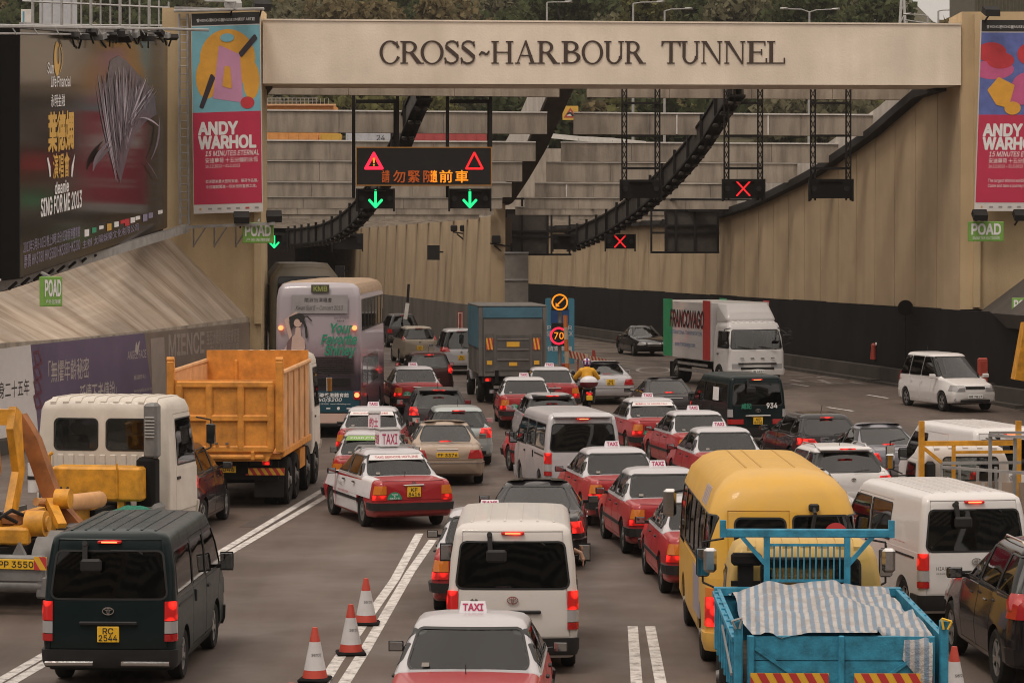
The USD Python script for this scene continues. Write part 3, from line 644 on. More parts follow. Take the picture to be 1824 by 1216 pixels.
    c.add('third_brake_lamp', cbox((0, .175 - L / 2 - (.14 if spoiler else .04), 1.845), (.30, .10, .035), .01), 'lamp_red' if lit else 'lens_red')
    c.add('third_brake_core', cbox((0, .125 - L / 2 - (.14 if spoiler else .04), 1.845), (.20, .008, .016), .002), 'lamp_core')
    if arm:
        p = np.array([-.30, .13 - L / 2, 1.78]); q = np.array([-.30, .0 - L / 2, 1.66])
        k = c.add('rear_view_mirror', cbox((-.21, -.02 - L / 2, 1.56), (.27, .07, .17), .03), 'black_plastic'); c.add('mirror_arm', cat(cyl((-.30, .14 - L / 2, 1.80), (-.30, .02 - L / 2, 1.84), .035, 10), bar((-.30, .05 - L / 2, 1.84), (-.29, .0 - L / 2, 1.62), .06, .05)), 'black_plastic', k)
        c.wiper([(.02, .08 - L / 2, 1.74), (.36, .10 - L / 2, 1.735), (.42, .12 - L / 2, 1.69)])
    else: c.wiper([(.05, .02 - L / 2, 1.13), (.4, .03 - L / 2, 1.19)])
    c.add('handle_trim', cbox((0, -L / 2 - .005, .83), (.74, .04, .045), .012), 'trim'); c.emblem(.985, .004, .075)
    if plate: c.plate(.69, plate, u=-.008)
    for k in range(ribs):
        x = (k - (ribs - 1) / 2) * (W - .62) / max(1, ribs - 1)
        c.add('roof_rib', (c.green(.008) - c.green(-.01)) ^ bx(x - .016, x + .016, .42 - L / 2, L - nose - 1.1 - L / 2, 1.9, 3), 'paint')
    if spoiler: c.add('spoiler', hullm(*[(x, y_ - L / 2, z_) for x in (-h + .2, h - .2) for y_, z_ in ((.02, 1.875), (.02, 1.90), (.4, 1.96), (.4, 1.88))]), 'paint')
    if chrome_bar: c.add('chrome_step', cat(tube([(-h + .06, -L / 2 - .09, .33), (-.18, -L / 2 - .09, .33)], .03), tube([(.18, -L / 2 - .09, .33), (h - .06, -L / 2 - .09, .33)], .03)), 'chrome')
    c.mirror(L - 1.02, 1.22, .18, .26, 'black_plastic', .17); c.seats([(1.0, (-.45, .2)), (2.0, (-.45, .2)), (3.0, (-.42, .42))], top=1.42, zf=.75)
    return c.finish()
# ------------------------------------------------------------------ heavy vehicles, built from parts
class Kit:
    def __init__(s, L): s.L, s.parts = L, []
    def add(s, name, mesh, key, parent=None, label=None):
        if mesh is None: return None
        s.parts.append((name, tm(mesh), key, parent, label)); return len(s.parts) - 1
    def merge(s, car, dy, rename=(), look=None):
        n = len(s.parts)
        for a, m, k, p, l in car.parts:
            s.parts.append((dict(rename).get(a, a), moved(m, (0, dy, 0)), (look or {}).get(k, k), None if p is None else p + n, l))
    def text(s, fr, t, x, y, h, key, w=None, parent=None, bold=0, off=.004, shear=0.0, kind=None):
        return s.add('lettering', fr.flat(fit(text_shape(t, kind, bold), x, y, h, w, shear), off), key, parent)
    def plate(s, y, x, z, text, w=.52, h=.12, key='plate_yellow', front=False):
        sg = 1 if front else -1
        k = s.add('number_plate', cbox((x, y, z), (w, .02, h), .005), key); fr = Frame((x + sg * w / 2, y + sg * .012, z - h / 2), (-sg, 0, 0), (0, 0, 1))
        s.add('plate_text', fr.flat(fit(text_shape(text, bold=1), w * .06, h * .2, h * .6, w * .88), .003), 'print_black', k)
    def wheel(s, x, y, r, w=.26, dual=False):
        for sd in (-1, 1):
            for dx in ((0, -.30) if dual else (0,)):
                t, rim = wheel(r, w, 'truck')[sd]; p = (sd * (x + dx), y, r); k = s.add('wheel', moved(t, p), 'tyre')
                if dx == 0: s.add('rim', moved(rim, p), 'steel_rim', k)
def chevrons(kit, fr, w, h, n=6, parent=None):
    """red and yellow slanted rear marking"""
    k = kit.add('rear_marking', fr.slab(sbox(0, 0, w, h), 0, .008), 'mark_yellow', parent)
    for i in range(n + 1):
        p = PG((i * w / n, 0), ((i + .5) * w / n, 0), ((i - .1) * w / n, h), ((i - .6) * w / n, h)).intersection(sbox(0, 0, w, h))
        kit.add('marking_stripe', fr.flat(p, .011), 'mark_red', k)
plain('mark_yellow', (0.66, 0.36, 0.03), 0.5, dirt=0.08); plain('mark_red', (0.42, 0.03, 0.03), 0.5, dirt=0.08)

def truck_cab(W=2.3, L=1.9, z0=.62, H=2.75, belt=1.55, rearwins=((-.72, -.08), (.08, .72)), rz=(1.85, 2.45), roof_ribs=8, rearkey='glass', slope=.28):
    h = W / 2
    low = ('z', [(z0, .02, L - .03, h - .03, .06, .16, .0, .08), (z0 + .15, 0, L, h, .06, .18, .0, .08), (belt, 0, L - .04, h, .06, .18, .0, .08)])
    green = [(belt - .05, 0, L - .045, h - .002, .06, .18, 0, .08), (belt + .5, .0, L - .045 - slope * .42, h - .03, .08, .18, 0, .08), (H - .22, .02, L - slope - .06, h - .07, .10, .16, .01, .08), (H - .09, .06, L - slope - .12, h - .12, .10, .16, .02, .08), (H - .02, .16, L - slope - .26, h - .24, .10, .15, .02, .06), (H, .36, L - slope - .5, h - .45, .08, .1, .02, .04)]
    c = Car(L, W, H, low, green, (.1, L - .15), z0 + .25)
    for x0, x1 in rearwins: c.end_window('rear_window', sbox(x0, rz[0], x1, rz[1]), -.2, .3, rearkey, .07)
    c.end_window('windscreen', PG((-h + .1, belt + .08), (h - .1, belt + .08), (h - .2, H - .34), (-h + .2, H - .34)), L - .8, L + .2, 'glass', .07)
    c.side_windows([PG((.5, belt + .1), (L - .22, belt + .1), (L - .22 - slope * .5, H - .4), (.5, H - .4))], 'glass')
    c.seams([sbox(.42, z0 + .12, L - .14, H - .3)])
    for i in range(roof_ribs):
        x = (i - (roof_ribs - 1) / 2) * (W - .6) / max(1, roof_ribs - 1); c.add('roof_rib', (c.green(.014) - c.green(-.01)) ^ bx(x - .05, x + .05, .06 - L / 2, L - slope - .2 - L / 2, H - .17, 9), 'paint')
    for sd in (-1, 1):
        c.add('headlamp', c.patch(c.blk(sd, .55, h - .12, L - .2, L + .2, z0 + .2, z0 + .42), .012, .03, 'low'), 'lens_clear'); c.add('door_handle', cbox((sd * (h + .005), .55 - L / 2, belt - .14), (.03, .2, .05), .01), 'black_plastic')
        y = L / 2 - .02; x = sd * (h + .20)
        k = c.add('wing_mirror', cbox((x, y, belt + .55), (.17, .07, .36), .03), 'black_plastic'); c.add('mirror_glass', cbox((x, y - .037, belt + .55), (.15, .006, .33), .003), 'mirror_glass', k)
        c.add('mirror_arm', tube([(sd * (h - .06), y - .06, belt + .85), (x, y, belt + .80), (x, y, belt + .30), (sd * (h - .03), y - .03, belt + .2)], .014, 5), 'black_plastic', k)
    c.add('front_bumper', c.patch(bx(-2, 2, L / 2 - .25, L / 2 + .3, z0, z0 + .22), .03, .05, 'low'), 'bumper')
    c.seats([(.45, (-.55, .55))], zf=z0 + .55, top=rz[0] + .38)
    return c.finish()

def dump_truck():
    L = 8.3; k = Kit(L); Y = lambda u: u - L / 2
    W, z0, z1 = 2.42, 1.20, 3.02
    # tipper body: floor, sides, tailgate with raised ribs
    k.add('tipper_floor', bx(-W / 2 + .04, W / 2 - .04, Y(.14), Y(5.6), z0 - .12, z0), 'orange_steel')
    tg = k.add('tailgate', hullm(*[(x, Y(y), z) for y in (.02, .10) for x, z in ((-1.14, 2.78), (1.14, 2.78), (1.14, 1.45), (.92, z0 - .16), (-.92, z0 - .16), (-1.14, 1.45))]), 'orange_steel')
    for x in (-.98, -.34, .34, .98): k.add('tailgate_rib', cbox((x, Y(-.005), 1.98), (.15, .08, 1.42), .03), 'orange_steel', tg)
    for z in (1.30, 1.96, 2.68): k.add('tailgate_rib', cbox((0, Y(-.002), z), (2.1, .07, .15), .03), 'orange_steel', tg)
    k.add('tailgate_lip', cbox((0, Y(-.01), 1.13), (1.7, .1, .10), .03), 'orange_steel', tg)
    for x in (-.6, .6): k.add('latch', cbox((x, Y(-.06), 1.16), (.08, .08, .2), .02), 'orange_steel', tg)
    for x in (-.3, -.18, .05): k.add('rust_lug', cbox((x, Y(-.05), 1.42), (.07, .05, .05), .01), 'bed_wood', tg)
    for sd in (-1, 1):
        p = k.add('corner_post', cbox((sd * 1.17, Y(.06), 2.20), (.16, .18, 1.95), .02), 'orange_steel'); k.add('hinge', cyl((sd * 1.09, Y(.05), 3.21), (sd * 1.25, Y(.05), 3.21), .06, 10), 'orange_steel', p)
        s_ = k.add('side_panel', bx(*sorted((sd * 1.17, sd * 1.21)), Y(.15), Y(5.55), z0 - .05, 2.92), 'orange_pale')
        k.add('side_rail', tube([(sd * 1.21, Y(.1), 2.93), (sd * 1.21, Y(5.6), 2.98)], .055, 8), 'orange_pale', s_)
        k.add('bottom_rail', cbox((sd * 1.21, Y(2.85), z0), (.10, 5.4, .16), .02), 'orange_steel', s_)
        for u in (1.2, 2.3, 3.4, 4.5): k.add('side_stake', cbox((sd * 1.225, Y(u), 2.08), (.05, .09, 1.7), .015), 'orange_pale', s_)
    hb = k.add('headboard', bx(-1.19, 1.19, Y(5.55), Y(5.65), z0, 3.22), 'orange_steel')
    for x in (-.5, .5): k.add('headboard_rib', cbox((x, Y(5.53), 2.6), (.08, .05, .8), .02), 'orange_steel', hb)
    k.add('canopy', bx(-1.1, 1.1, Y(5.65), Y(6.3), 3.12, 3.2), 'orange_steel', hb)
    # chassis and running gear
    k.add('chassis', cat(bx(-.45, -.3, Y(.3), Y(8.0), .75, 1.05), bx(.3, .45, Y(.3), Y(8.0), .75, 1.05), bx(-.5, .5, Y(1), Y(2.4), .5, .8), bx(-.5, .5, Y(5), Y(7.5), .5, 1.2)), 'underbody')
    k.add('rear_beam', bx(-1.1, 1.1, Y(.35), Y(.45), .62, 1.02), 'underbody')
    for u in (1.55, 2.9): k.wheel(1.09, Y(u), .52, .27, True)
    for u in (5.2, 7.0): k.wheel(1.09, Y(u), .52, .28)
    for sd in (-1, 1): k.add('mudflap', bx(*sorted((sd * .55, sd * 1.18)), Y(.62), Y(.64), .22, .72), 'black_plastic')
    k.add('mudguard', bx(.75, 1.22, Y(3.5), Y(4.6), .62, 1.05), 'orange_steel'); k.add('tool_box', bx(-1.22, -.75, Y(3.5), Y(4.6), .62, 1.05), 'orange_steel')
    for sd in (-1, 1):
        k.add('lamp_box', cbox((sd * .72, Y(.36), 1.0), (.5, .08, .17), .02), 'black_plastic'); k.add('tail_lamp', cbox((sd * .84, Y(.315), 1.0), (.16, .03, .12), .01), 'lamp_red' if sd > 0 else 'lens_red')
        chevrons(k, Frame((sd * .82 - .42, Y(.33), .72), (1, 0, 0), (0, 0, 1)), .84, .15, 5)
    k.plate(Y(.33), -.12, .84, 'PR 3046', .62, .14)
    cab = truck_cab(2.42, 1.95, .75, 3.15, 1.75, rz=(2.1, 2.6)); k.merge(cab, L / 2 - cab.L / 2, look={'paint': 'paint_truck_white', 'bumper': 'paint_truck_white'})
    b = k.add('beacon', cyl((.9, Y(6.95), 3.06), (.9, Y(6.95), 3.18), .07, 10, .05), 'lens_orange')
    return k
plain('orange_pale', (0.55, 0.29, 0.12), 0.65, dirt=0.22, scale=2.2, bump=0.15)

def hook_truck():
    L = 8.4; k = Kit(L); Y = lambda u: u - L / 2
    k.add('chassis', cat(bx(-.48, -.3, Y(.25), Y(7.9), .72, 1.02), bx(.3, .48, Y(.25), Y(7.9), .72, 1.02), bx(-.5, .5, Y(4.5), Y(7.6), .55, 1.2), bx(-.5, .5, Y(1), Y(3.2), .5, .75)), 'underbody')
    k.add('rear_bumper', cat(cbox((0, Y(.10), .72), (2.3, .16, .42), .04)), 'grey_steel'); k.add('bumper_roll', cyl((-1.1, Y(.12), .46), (1.1, Y(.12), .46), .10, 14), 'grey_steel'); k.add('step', cbox((1.1, Y(.14), .45), (.18, .22, .34), .03), 'grey_steel')
    k.plate(Y(-.0), .72, .80, 'PP 3550', .62, .15); chevrons(k, Frame((1.0, Y(.0), .72), (1, 0, 0), (0, 0, 1)), .2, .2, 1)
    k.add('roller_lug', hullm((.62, Y(.1), .93), (.82, Y(.1), .93), (.72, Y(.1), 1.12), (.62, Y(.2), .93), (.82, Y(.2), .93), (.72, Y(.2), 1.12)), 'grey_steel')
    for u in (1.6, 2.95): k.wheel(1.08, Y(u), .52, .27, True)
    k.wheel(1.08, Y(6.95), .52, .28)
    for sd in (-1, 1):
        for u in (1.6, 2.95):
            a = np.linspace(15, 165, 8); pts = [(sd * .62, sd * 1.24)]
            o = [(u - L / 2 + .66 * math.cos(math.radians(t)), .50 + .66 * math.sin(math.radians(t))) for t in a]; i = [(u - L / 2 + .63 * math.cos(math.radians(t)), .50 + .63 * math.sin(math.radians(t))) for t in a[::-1]]
            k.add('mudguard', prism(Polygon(o + i), 'x', *sorted((sd * .60, sd * 1.24))), 'grey_steel')
        for u in (2.2, 2.28, 2.36): k.add('guard_ridge', cbox((sd * .92, Y(u), 1.12), (.62, .05, .03), .01), 'black_plastic')
        k.add('side_tank', cbox((sd * .95, Y(4.6), .72), (.55, 1.2, .5), .06), 'grey_steel'); k.add('deck_plate', bx(*sorted((sd * .55, sd * 1.22)), Y(3.7), Y(5.4), 1.03, 1.06), 'galvanised')
        k.add('deck_rail', bar((sd * 1.20, Y(3.7), 1.1), (sd * 1.20, Y(5.9), 1.1), .05, .10), 'grey_steel')
    # hook arm: main beam rising on the left, yellow
    for x in (-.34, .34):
        k.add('tilt_frame', bar((x, Y(.5), 1.16), (x, Y(5.2), 1.16), .14, .22), 'hook_yellow')
    k.add('cross_beam', cbox((.05, Y(.45), 1.18), (1.45, .2, .26), .03), 'hook_yellow')
    for sd in (-1, 1): k.add('roller', cat(cyl((sd * .68, Y(.62), 1.36), (sd * .98, Y(.62), 1.36), .20, 16), cyl((sd * .98, Y(.62), 1.36), (sd * 1.03, Y(.62), 1.36), .12, 12)), 'hook_yellow')
    arm = prism(PG((Y(2.0), 1.25), (Y(2.35), 1.25), (Y(2.75), 2.0), (Y(2.6), 2.95), (Y(2.35), 3.05), (Y(2.2), 2.7), (Y(2.45), 2.0)), 'x', -.62, -.50) + prism(PG((Y(2.0), 1.25), (Y(2.35), 1.25), (Y(2.75), 2.0), (Y(2.6), 2.95), (Y(2.35), 3.05), (Y(2.2), 2.7), (Y(2.45), 2.0)), 'x', -.22, -.10)
    k.add('hook_arm', arm + bx(-.6, -.12, Y(2.3), Y(2.5), 2.75, 3.0), 'hook_yellow')
    k.add('lift_arm', prism(PG((-.2, 2.9), (.05, 2.5), (.42, 1.5), (.75, 1.15), (.55, 1.12), (.2, 1.35), (-.15, 2.3), (-.3, 2.75)), 'y', Y(2.9), Y(3.15)), 'hook_rust')
    k.add('ram', cat(cyl((-.8, Y(1.9), 1.5), (-.8, Y(2.3), 2.6), .10, 12), cyl((-.8, Y(1.75), 1.15), (-.8, Y(1.9), 1.5), .05, 10)), 'hook_yellow')
    k.add('ram', cat(cyl((.35, Y(3.3), 1.42), (.55, Y(4.6), 1.38), .14, 14), cyl((.1, Y(2.7), 1.5), (.35, Y(3.3), 1.42), .07, 10)), 'orange_pale')
    k.add('pivot_boss', cyl((.42, Y(2.75), 1.55), (.66, Y(2.75), 1.55), .16, 14), 'hook_yellow'); k.add('brace', bar((.3, Y(2.8), 1.5), (.7, Y(2.2), 1.15), .14, .14), 'hook_yellow')
    t = k.add('oil_tank', cbox((.20, Y(5.75), 1.56), (1.60, .55, .58), .04), 'hook_yellow'); k.add('tank_strap', cbox((.58, Y(5.46), 1.62), (.03, .02, .60), .005), 'hook_yellow', t); k.add('tank_leg', bar((.62, Y(5.6), 1.05), (.62, Y(5.6), 1.4), .12, .12), 'hook_yellow', t)
    for i in range(5): k.add('hose', tube([(-.75 + i * .12, Y(5.4), 1.5), (-.6 + i * .1, Y(4.9 - .1 * i), 1.28), (-.1 + i * .1, Y(4.3), 1.24), (.2 + i * .06, Y(3.6), 1.3)], .022, 5), 'rubber')
    for a, b in (((-.2, .62), (.35, 1.1)), ((-.5, .9), (.1, 1.3)), ((.1, .5), (.5, 1.5))): k.add('valve_pipe', tube([(a[0], Y(a[1]), 1.34), ((a[0] + b[0]) / 2, Y((a[1] + b[1]) / 2), 1.52), (b[0], Y(b[1]), 1.32)], .03, 6), 'dark_steel')
    for x, y in ((-.1, 1.0), (.2, 1.3), (-.4, 1.4), (.4, 1.75)): k.add('valve_block', cbox((x, Y(y), 1.36), (.3, .22, .2), .03), 'hook_rust')
    e = k.add('air_bottle', cyl((-.86, Y(5.35), 1.42), (-.86, Y(5.35), 1.92), .10, 14), 'paint_white'); k.add('bottle_band', cyl((-.86, Y(5.35), 1.64), (-.86, Y(5.35), 1.70), .108, 14), 'black_plastic', e)
    k.add('lever', tube([(-.58, Y(5.35), 1.4), (-.58, Y(5.35), 2.06), (-.52, Y(5.35), 2.10)], .03, 6), 'hook_yellow')
    k.add('air_intake', cbox((1.06, Y(5.95), 2.45), (.24, .3, .95), .05), 'grey_steel'); k.add('intake_grille', cat([cbox((1.06, Y(5.79), 2.68 - .055 * i), (.17, .03, .025), .005) for i in range(7)]), 'galvanised'); k.add('exhaust_guard', cbox((.98, Y(5.95), 1.55), (.34, .36, .9), .06), 'underbody')
    cab = truck_cab(2.42, 1.95, .85, 2.98, 1.7, ((-.86, -.10), (.08, .84)), (2.08, 2.60), 9); k.merge(cab, L / 2 - cab.L / 2 + .03, look={'paint': 'paint_truck_white', 'bumper': 'paint_truck_white'})
    for i in range(11): k.add('cab_rib', cbox((-.95 + i * .19, L / 2 - cab.L + .025, 1.88), (.11, .03, .22), .012), 'paint_truck_white')
    k.add('wheel_guard', cbox((1.02, Y(6.0), 1.05), (.40, .5, .34), .08), 'grey_steel')
    return k
plain('hook_rust', (0.30, 0.11, 0.03), 0.7, dirt=0.4, scale=3)

def box_truck():
    L = 7.2; k = Kit(L); Y = lambda u: u - L / 2; w = 1.15
    b = k.add('cargo_box', bx(-w, w, Y(.22), Y(5.3), 1.0, 3.30), 'box_grey')
    for sd in (-1, 1):
        for i in range(8): k.add('side_rib', cbox((sd * (w + .012), Y(.6 + i * .62), 2.2), (.03, .06, 2.3), .01), 'box_grey', b)
        k.add('rear_frame', bx(*sorted((sd * (w - .12), sd * (w + .02))), Y(.15), Y(.24), .95, 3.30), 'box_grey', b)
    k.add('header', bx(-w + .13, w - .13, Y(.16), Y(.24), 2.94, 3.30), 'box_blue', b); k.add('roof', cbox((0, Y(2.8), 3.34), (2.34, 5.2, .08), .03), 'box_grey', b)
    k.add('side_print', bx(-w - .03, -w - .002, Y(.5), Y(5.2), 1.9, 3.3), 'box_blue', b)
    t = k.add('tail_lift', bx(-w + .14, w - .14, Y(.04), Y(.13), .95, 2.90), 'box_grey')
    k.add('lift_panel', bx(-.58, .58, Y(.015), Y(.038), 1.15, 2.35), 'box_grey2', t)
    for z in (1.5, 1.85, 2.2): k.add('lift_ridge', cbox((0, Y(.01), z), (1.1, .03, .05), .01), 'box_grey', t)
    for sd in (-1, 1):
        p = k.add('lift_pocket', bx(*sorted((sd * .66, sd * .96)), Y(.015), Y(.038), 1.1, 2.4), 'box_grey2', t)
        chevrons(k, Frame((sd * .81 - .12, Y(.005), 1.85), (1, 0, 0), (0, 0, 1)), .24, .40, 2, p)
        k.add('reflector', bx(*sorted((sd * .72, sd * .90)), Y(0), Y(.012), 1.34, 1.48), 'mark_yellow', p)
        k.add('lamp_bar', bx(*sorted((sd * .62, sd * 1.05)), Y(.2), Y(.3), .72, .92), 'black_plastic'); k.add('tail_lamp', cbox((sd * .84, Y(.19), .83), (.2, .04, .12), .01), 'lamp_red' if sd < 0 else 'lens_red')
    k.add('notice', bx(-.22, .22, Y(0), Y(.012), 1.95, 2.12), 'mark_yellow', t); k.add('notice', bx(-.14, .14, Y(0), Y(.012), 1.3, 1.42), 'mark_yellow', t)
    k.add('lift_gear', cat(bx(-.7, .7, Y(.1), Y(.5), .62, .8), bx(-.62, -.5, Y(-.02), Y(.2), .7, 1.15), bx(.5, .62, Y(-.02), Y(.2), .7, 1.15), bx(-.8, .8, Y(.05), Y(.12), .42, .52)), 'underbody')
    k.add('chassis', bx(-.45, .45, Y(.3), Y(6.8), .6, .98), 'underbody'); k.plate(Y(.05), -.1, .66, 'LT 2076', .4, .12)
    k.wheel(1.0, Y(1.6), .46, .25, True); k.wheel(1.0, Y(6.2), .46, .25)
    cab = truck_cab(2.15, 1.75, .62, 2.6, 1.45, ()); k.merge(cab, L / 2 - cab.L / 2, look={'paint': 'paint_white', 'bumper': 'black_plastic'})
    return k
plain('box_grey2', (0.075, 0.070, 0.064), 0.7, dirt=0.25)

def white_truck():
    L = 8.2; k = Kit(L); Y = lambda u: u - L / 2; w = 1.17
    b = k.add('cargo_box', cbox((0, Y(3.1), 2.10), (2.34, 6.1, 2.24), .03), 'paint_white')
    for sd in (-1, 1):
        fr = Frame((sd * (w + .004), Y(.05), 1.0), (0, 1, 0), (0, 0, 1)) if sd > 0 else Frame((sd * (w + .004), Y(6.15), 1.0), (0, -1, 0), (0, 0, 1))
        W_ = 6.1
        if sd < 0: a0, a1, r0, r1 = W_ - .95, W_ - .02, .02, .75
        else: a0, a1, r0, r1 = .02, 1.25, W_ - .95, W_ - .02
        k.add('green_panel', fr.flat(sbox(a0, .02, a1, 2.28), .002), 'flag_green', b); k.add('red_panel', fr.flat(sbox(r0, .02, r1, 2.28), .002), 'flag_red', b)
        k.text(fr, 'FRANCOVAGO', .9, 1.22, .62, 'print_black', 4.4, b, 2, .006, .2); k.text(fr, 'FRANCOVAGO', .96, 1.19, .60, 'mark_red', 4.4, b, 1, .004, .2)
        k.text(fr, 'INTERNATIONAL TRANSPORTATION', 1.0, .92, .14, 'print_blue', 4.0, b); k.text(fr, 'www.francovago.com', 1.6, .45, .18, 'print_blue', 2.6, b)
        k.add('side_guard', cat(bar((sd * 1.12, Y(1.9), .80), (sd * 1.12, Y(5.6), .80), .04, .1), bar((sd * 1.12, Y(1.9), .55), (sd * 1.12, Y(5.6), .55), .04, .1)), 'galvanised')
    k.add('chassis', bx(-.45, .45, Y(.2), Y(7.8), .6, .99), 'underbody'); k.wheel(1.02, Y(1.6), .47, .26, True); k.wheel(1.02, Y(7.0), .47, .26)
    for sd in (-1, 1): k.add('mudflap', bx(*sorted((sd * .6, sd * 1.15)), Y(.9), Y(.92), .2, .8), 'black_plastic')
    cab = truck_cab(2.2, 1.95, .55, 2.55, 1.45, ()); k.merge(cab, L / 2 - cab.L / 2, look={'paint': 'paint_white', 'bumper': 'paint_white'})
    d = hullm(*[tm(ball((x, L / 2 + y, z), .13, 12)).vertices for sx in (-1, 1) for x, y, z in ((sx * .88, -1.75, 2.55), (sx * .88, -1.75, 3.08), (sx * .74, -1.25, 3.06), (sx * .84, -.85, 2.6), (sx * .78, -.95, 2.78))])
    k.add('wind_deflector', d, 'paint_white'); y = L / 2 + .004
    fr = Frame((1.0, y + .012, .6), (-1, 0, 0), (0, 0, 1))
    k.add('grille', cbox((0, L / 2 - .01, .98), (1.5, .05, .05), .01), 'black_plastic'); k.add('lower_grille', cbox((0, L / 2 - .0, .80), (1.3, .05, .09), .01), 'black_plastic')
    for x in (-.6, -.2, .2, .6): k.add('grille_vent', cbox((x, L / 2 - .01, 1.18), (.14, .03, .03), .008), 'steel_rim')
    k.add('wiper', tube([(-.75, L / 2 - .02, 1.5), (-.1, L / 2 - .06, 1.62)], .014, 5), 'rubber'); k.add('wiper', tube([(.05, L / 2 - .02, 1.5), (.75, L / 2 - .06, 1.62)], .014, 5), 'rubber')
    k.plate(L / 2 + .04, 0, .68, 'JM 4627', .5, .12, 'plate_white', True)
    k.add('look_down_mirror', cat(cbox((-1.05, L / 2 + .3, 2.02), (.3, .16, .1), .03), tube([(-.9, L / 2 - .3, 2.3), (-1.05, L / 2 + .3, 2.08)], .02, 5)), 'black_plastic')
    return k
plain('flag_green', (0.02, 0.26, 0.10), 0.5, dirt=0.05); plain('flag_red', (0.50, 0.035, 0.03), 0.5, dirt=0.05)

def bus_kit(second=False):
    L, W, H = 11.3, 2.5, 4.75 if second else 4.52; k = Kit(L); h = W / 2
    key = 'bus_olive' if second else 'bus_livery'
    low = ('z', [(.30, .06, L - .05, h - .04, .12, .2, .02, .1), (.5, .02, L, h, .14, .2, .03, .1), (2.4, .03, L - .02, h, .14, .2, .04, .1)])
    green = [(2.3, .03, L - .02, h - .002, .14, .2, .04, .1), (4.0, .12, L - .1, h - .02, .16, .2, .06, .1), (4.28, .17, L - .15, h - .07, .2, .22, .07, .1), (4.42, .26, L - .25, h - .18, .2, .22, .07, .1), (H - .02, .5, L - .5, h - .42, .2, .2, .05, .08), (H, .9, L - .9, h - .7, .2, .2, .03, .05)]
    c = Car(L, W, H, low, green, (.2, L - .2), 1.0); Y = lambda u: u - L / 2
    if second: c.end_window('rear_window', PG((-1.0, 3.3), (1.0, 3.3), (.92, 4.25), (-.92, 4.25)), -.3, .6, 'glass_dark', .1)
    up = [sbox(.7 + i * 1.5, 3.05, 2.1 + i * 1.5, 3.95) for i in range(7)]; c.side_windows(up, 'glass_dark')
    c.both('lower_window', lambda sd: c.blk(sd, .5, 2, 3.0, 8.0, 1.35, 2.25), 'glass_black', .006, .03, 'low')
    c.both('destination_window', lambda sd: c.blk(sd, .5, 2, .9, 2.6, 1.35, 2.25), 'glass_black', .006, .03, 'low')
    c.wheels((3.0, 8.9), .50, .28, 'truck', 'steel_rim')
    c.both('roof_cove', lambda sd: c.blk(sd, .9, 2, .45, L, 4.12, 4.42), 'bus_roof', .005, .02, 'green')
    roof = (c.green(.004) - c.green(-.02)) ^ bx(-2, 2, Y(.4), 9, 4.38, 5); c.add('roof_skin', roof, 'bus_roof')
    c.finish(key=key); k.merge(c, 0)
    if second:
        k.add('tail_lamp', cbox((1.0, Y(.0), 1.3), (.2, .05, .4), .02), 'lens_red'); return k
    sl = .09 / 1.7                                     # the upper rear leans forward
    fr = Frame((-h, Y(.01), 0), (1, 0, 0), (0, 0, 1)); fu = Frame((-h, Y(.005) , 2.3), (1, 0, 0), (0, sl, 1))
    k.add('fleet_sign', fu.slab(sbox(1.05, 1.86, 1.58, 2.10), .0, .03), 'fleet_board'); k.text(fu, 'KMB', 1.12, 1.91, .14, 'fleet_text', .40, None, 2, .035)
    a = k.add('advert_panel', fu.slab(sbox(.48, 1.26, 2.12, 1.80), .0, .02), 'advert_grey')
    k.text(fu, '關淑怡演唱會', .86, 1.60, .12, 'print_black', .8, a, 0, .024); k.text(fu, "Kwan Suk'E ~ Concert 2013", .60, 1.36, .12, 'print_black', 1.38, a, 0, .024, .25)
    # printed figure, generic: back, arm over a dark-haired head
    body = rp(unary_union([PG((.20, -.78), (.26, -.35), (.42, -.06), (.58, .10), (.60, .30), (.74, .30), (.76, .06), (.86, -.06), (.88, -.3), (.78, -.5), (.80, -.78)), LineString([(.46, -.02), (.33, .50), (.60, .70)]).buffer(.055), affinity.scale(Point(.66, .46).buffer(.15), .8, 1)]), .02)
    body = affinity.translate(body, 0, .55)
    hair = unary_union([affinity.scale(Point(.71, .58).buffer(.16), 1, .85), LineString([(.82, .5), (.90, .30), (.92, .02)]).buffer(.035), LineString([(.78, .62), (.94, .62), (1.06, .50)]).buffer(.018), PG((.40, .60), (.62, .70), (.6, .44), (.46, .2))]).difference(affinity.scale(Point(.64, .42).buffer(.12), .8, 1.1))
    hair = affinity.translate(hair, 0, .55)
    f = k.add('advert_figure', fu.flat(body, .03), 'advert_skin'); k.add('advert_hair', fu.flat(hair, .034), 'print_black', f); k.add('advert_shade', fu.flat(PG((.32, -.2), (.34, .40), (.50, .62), (.44, -.2)), .033), 'advert_shade', f)
    for t, x, y, w_ in (('Your', 1.62, .70, .66), ('Favorite', 1.34, .37, 1.06), ('Shirley', 1.44, .05, .92)): k.text(fu, t, x, y, .26, 'print_green2', w_, None, 3, .012, .25)
    k.text(fu, 'MAN OF TASTE', 1.72, 1.10, .05, 'print_black', .42); k.text(fu, '金鐘大會', 1.80, 1.02, .05, 'print_black', .22)
    for x in (.16, W - .18): k.add('marker_lamp', cyl((x - h, Y(-.0), 3.14), (x - h, Y(.12), 3.14), .07, 14), 'lamp_core')
    for i in range(9): k.add('engine_louvre', cbox((.1, Y(.012), 2.28 - i * .055), (1.9, .03, .025), .006), 'dark_steel')
    k.add('engine_door', fr.slab(sbox(.3, 1.45, 2.2, 1.66), .0, .02), 'dark_steel')
    p = k.add('teal_panel', fr.slab(sbox(.04, .68, 2.46, 1.30), .004, .02), 'bus_teal')
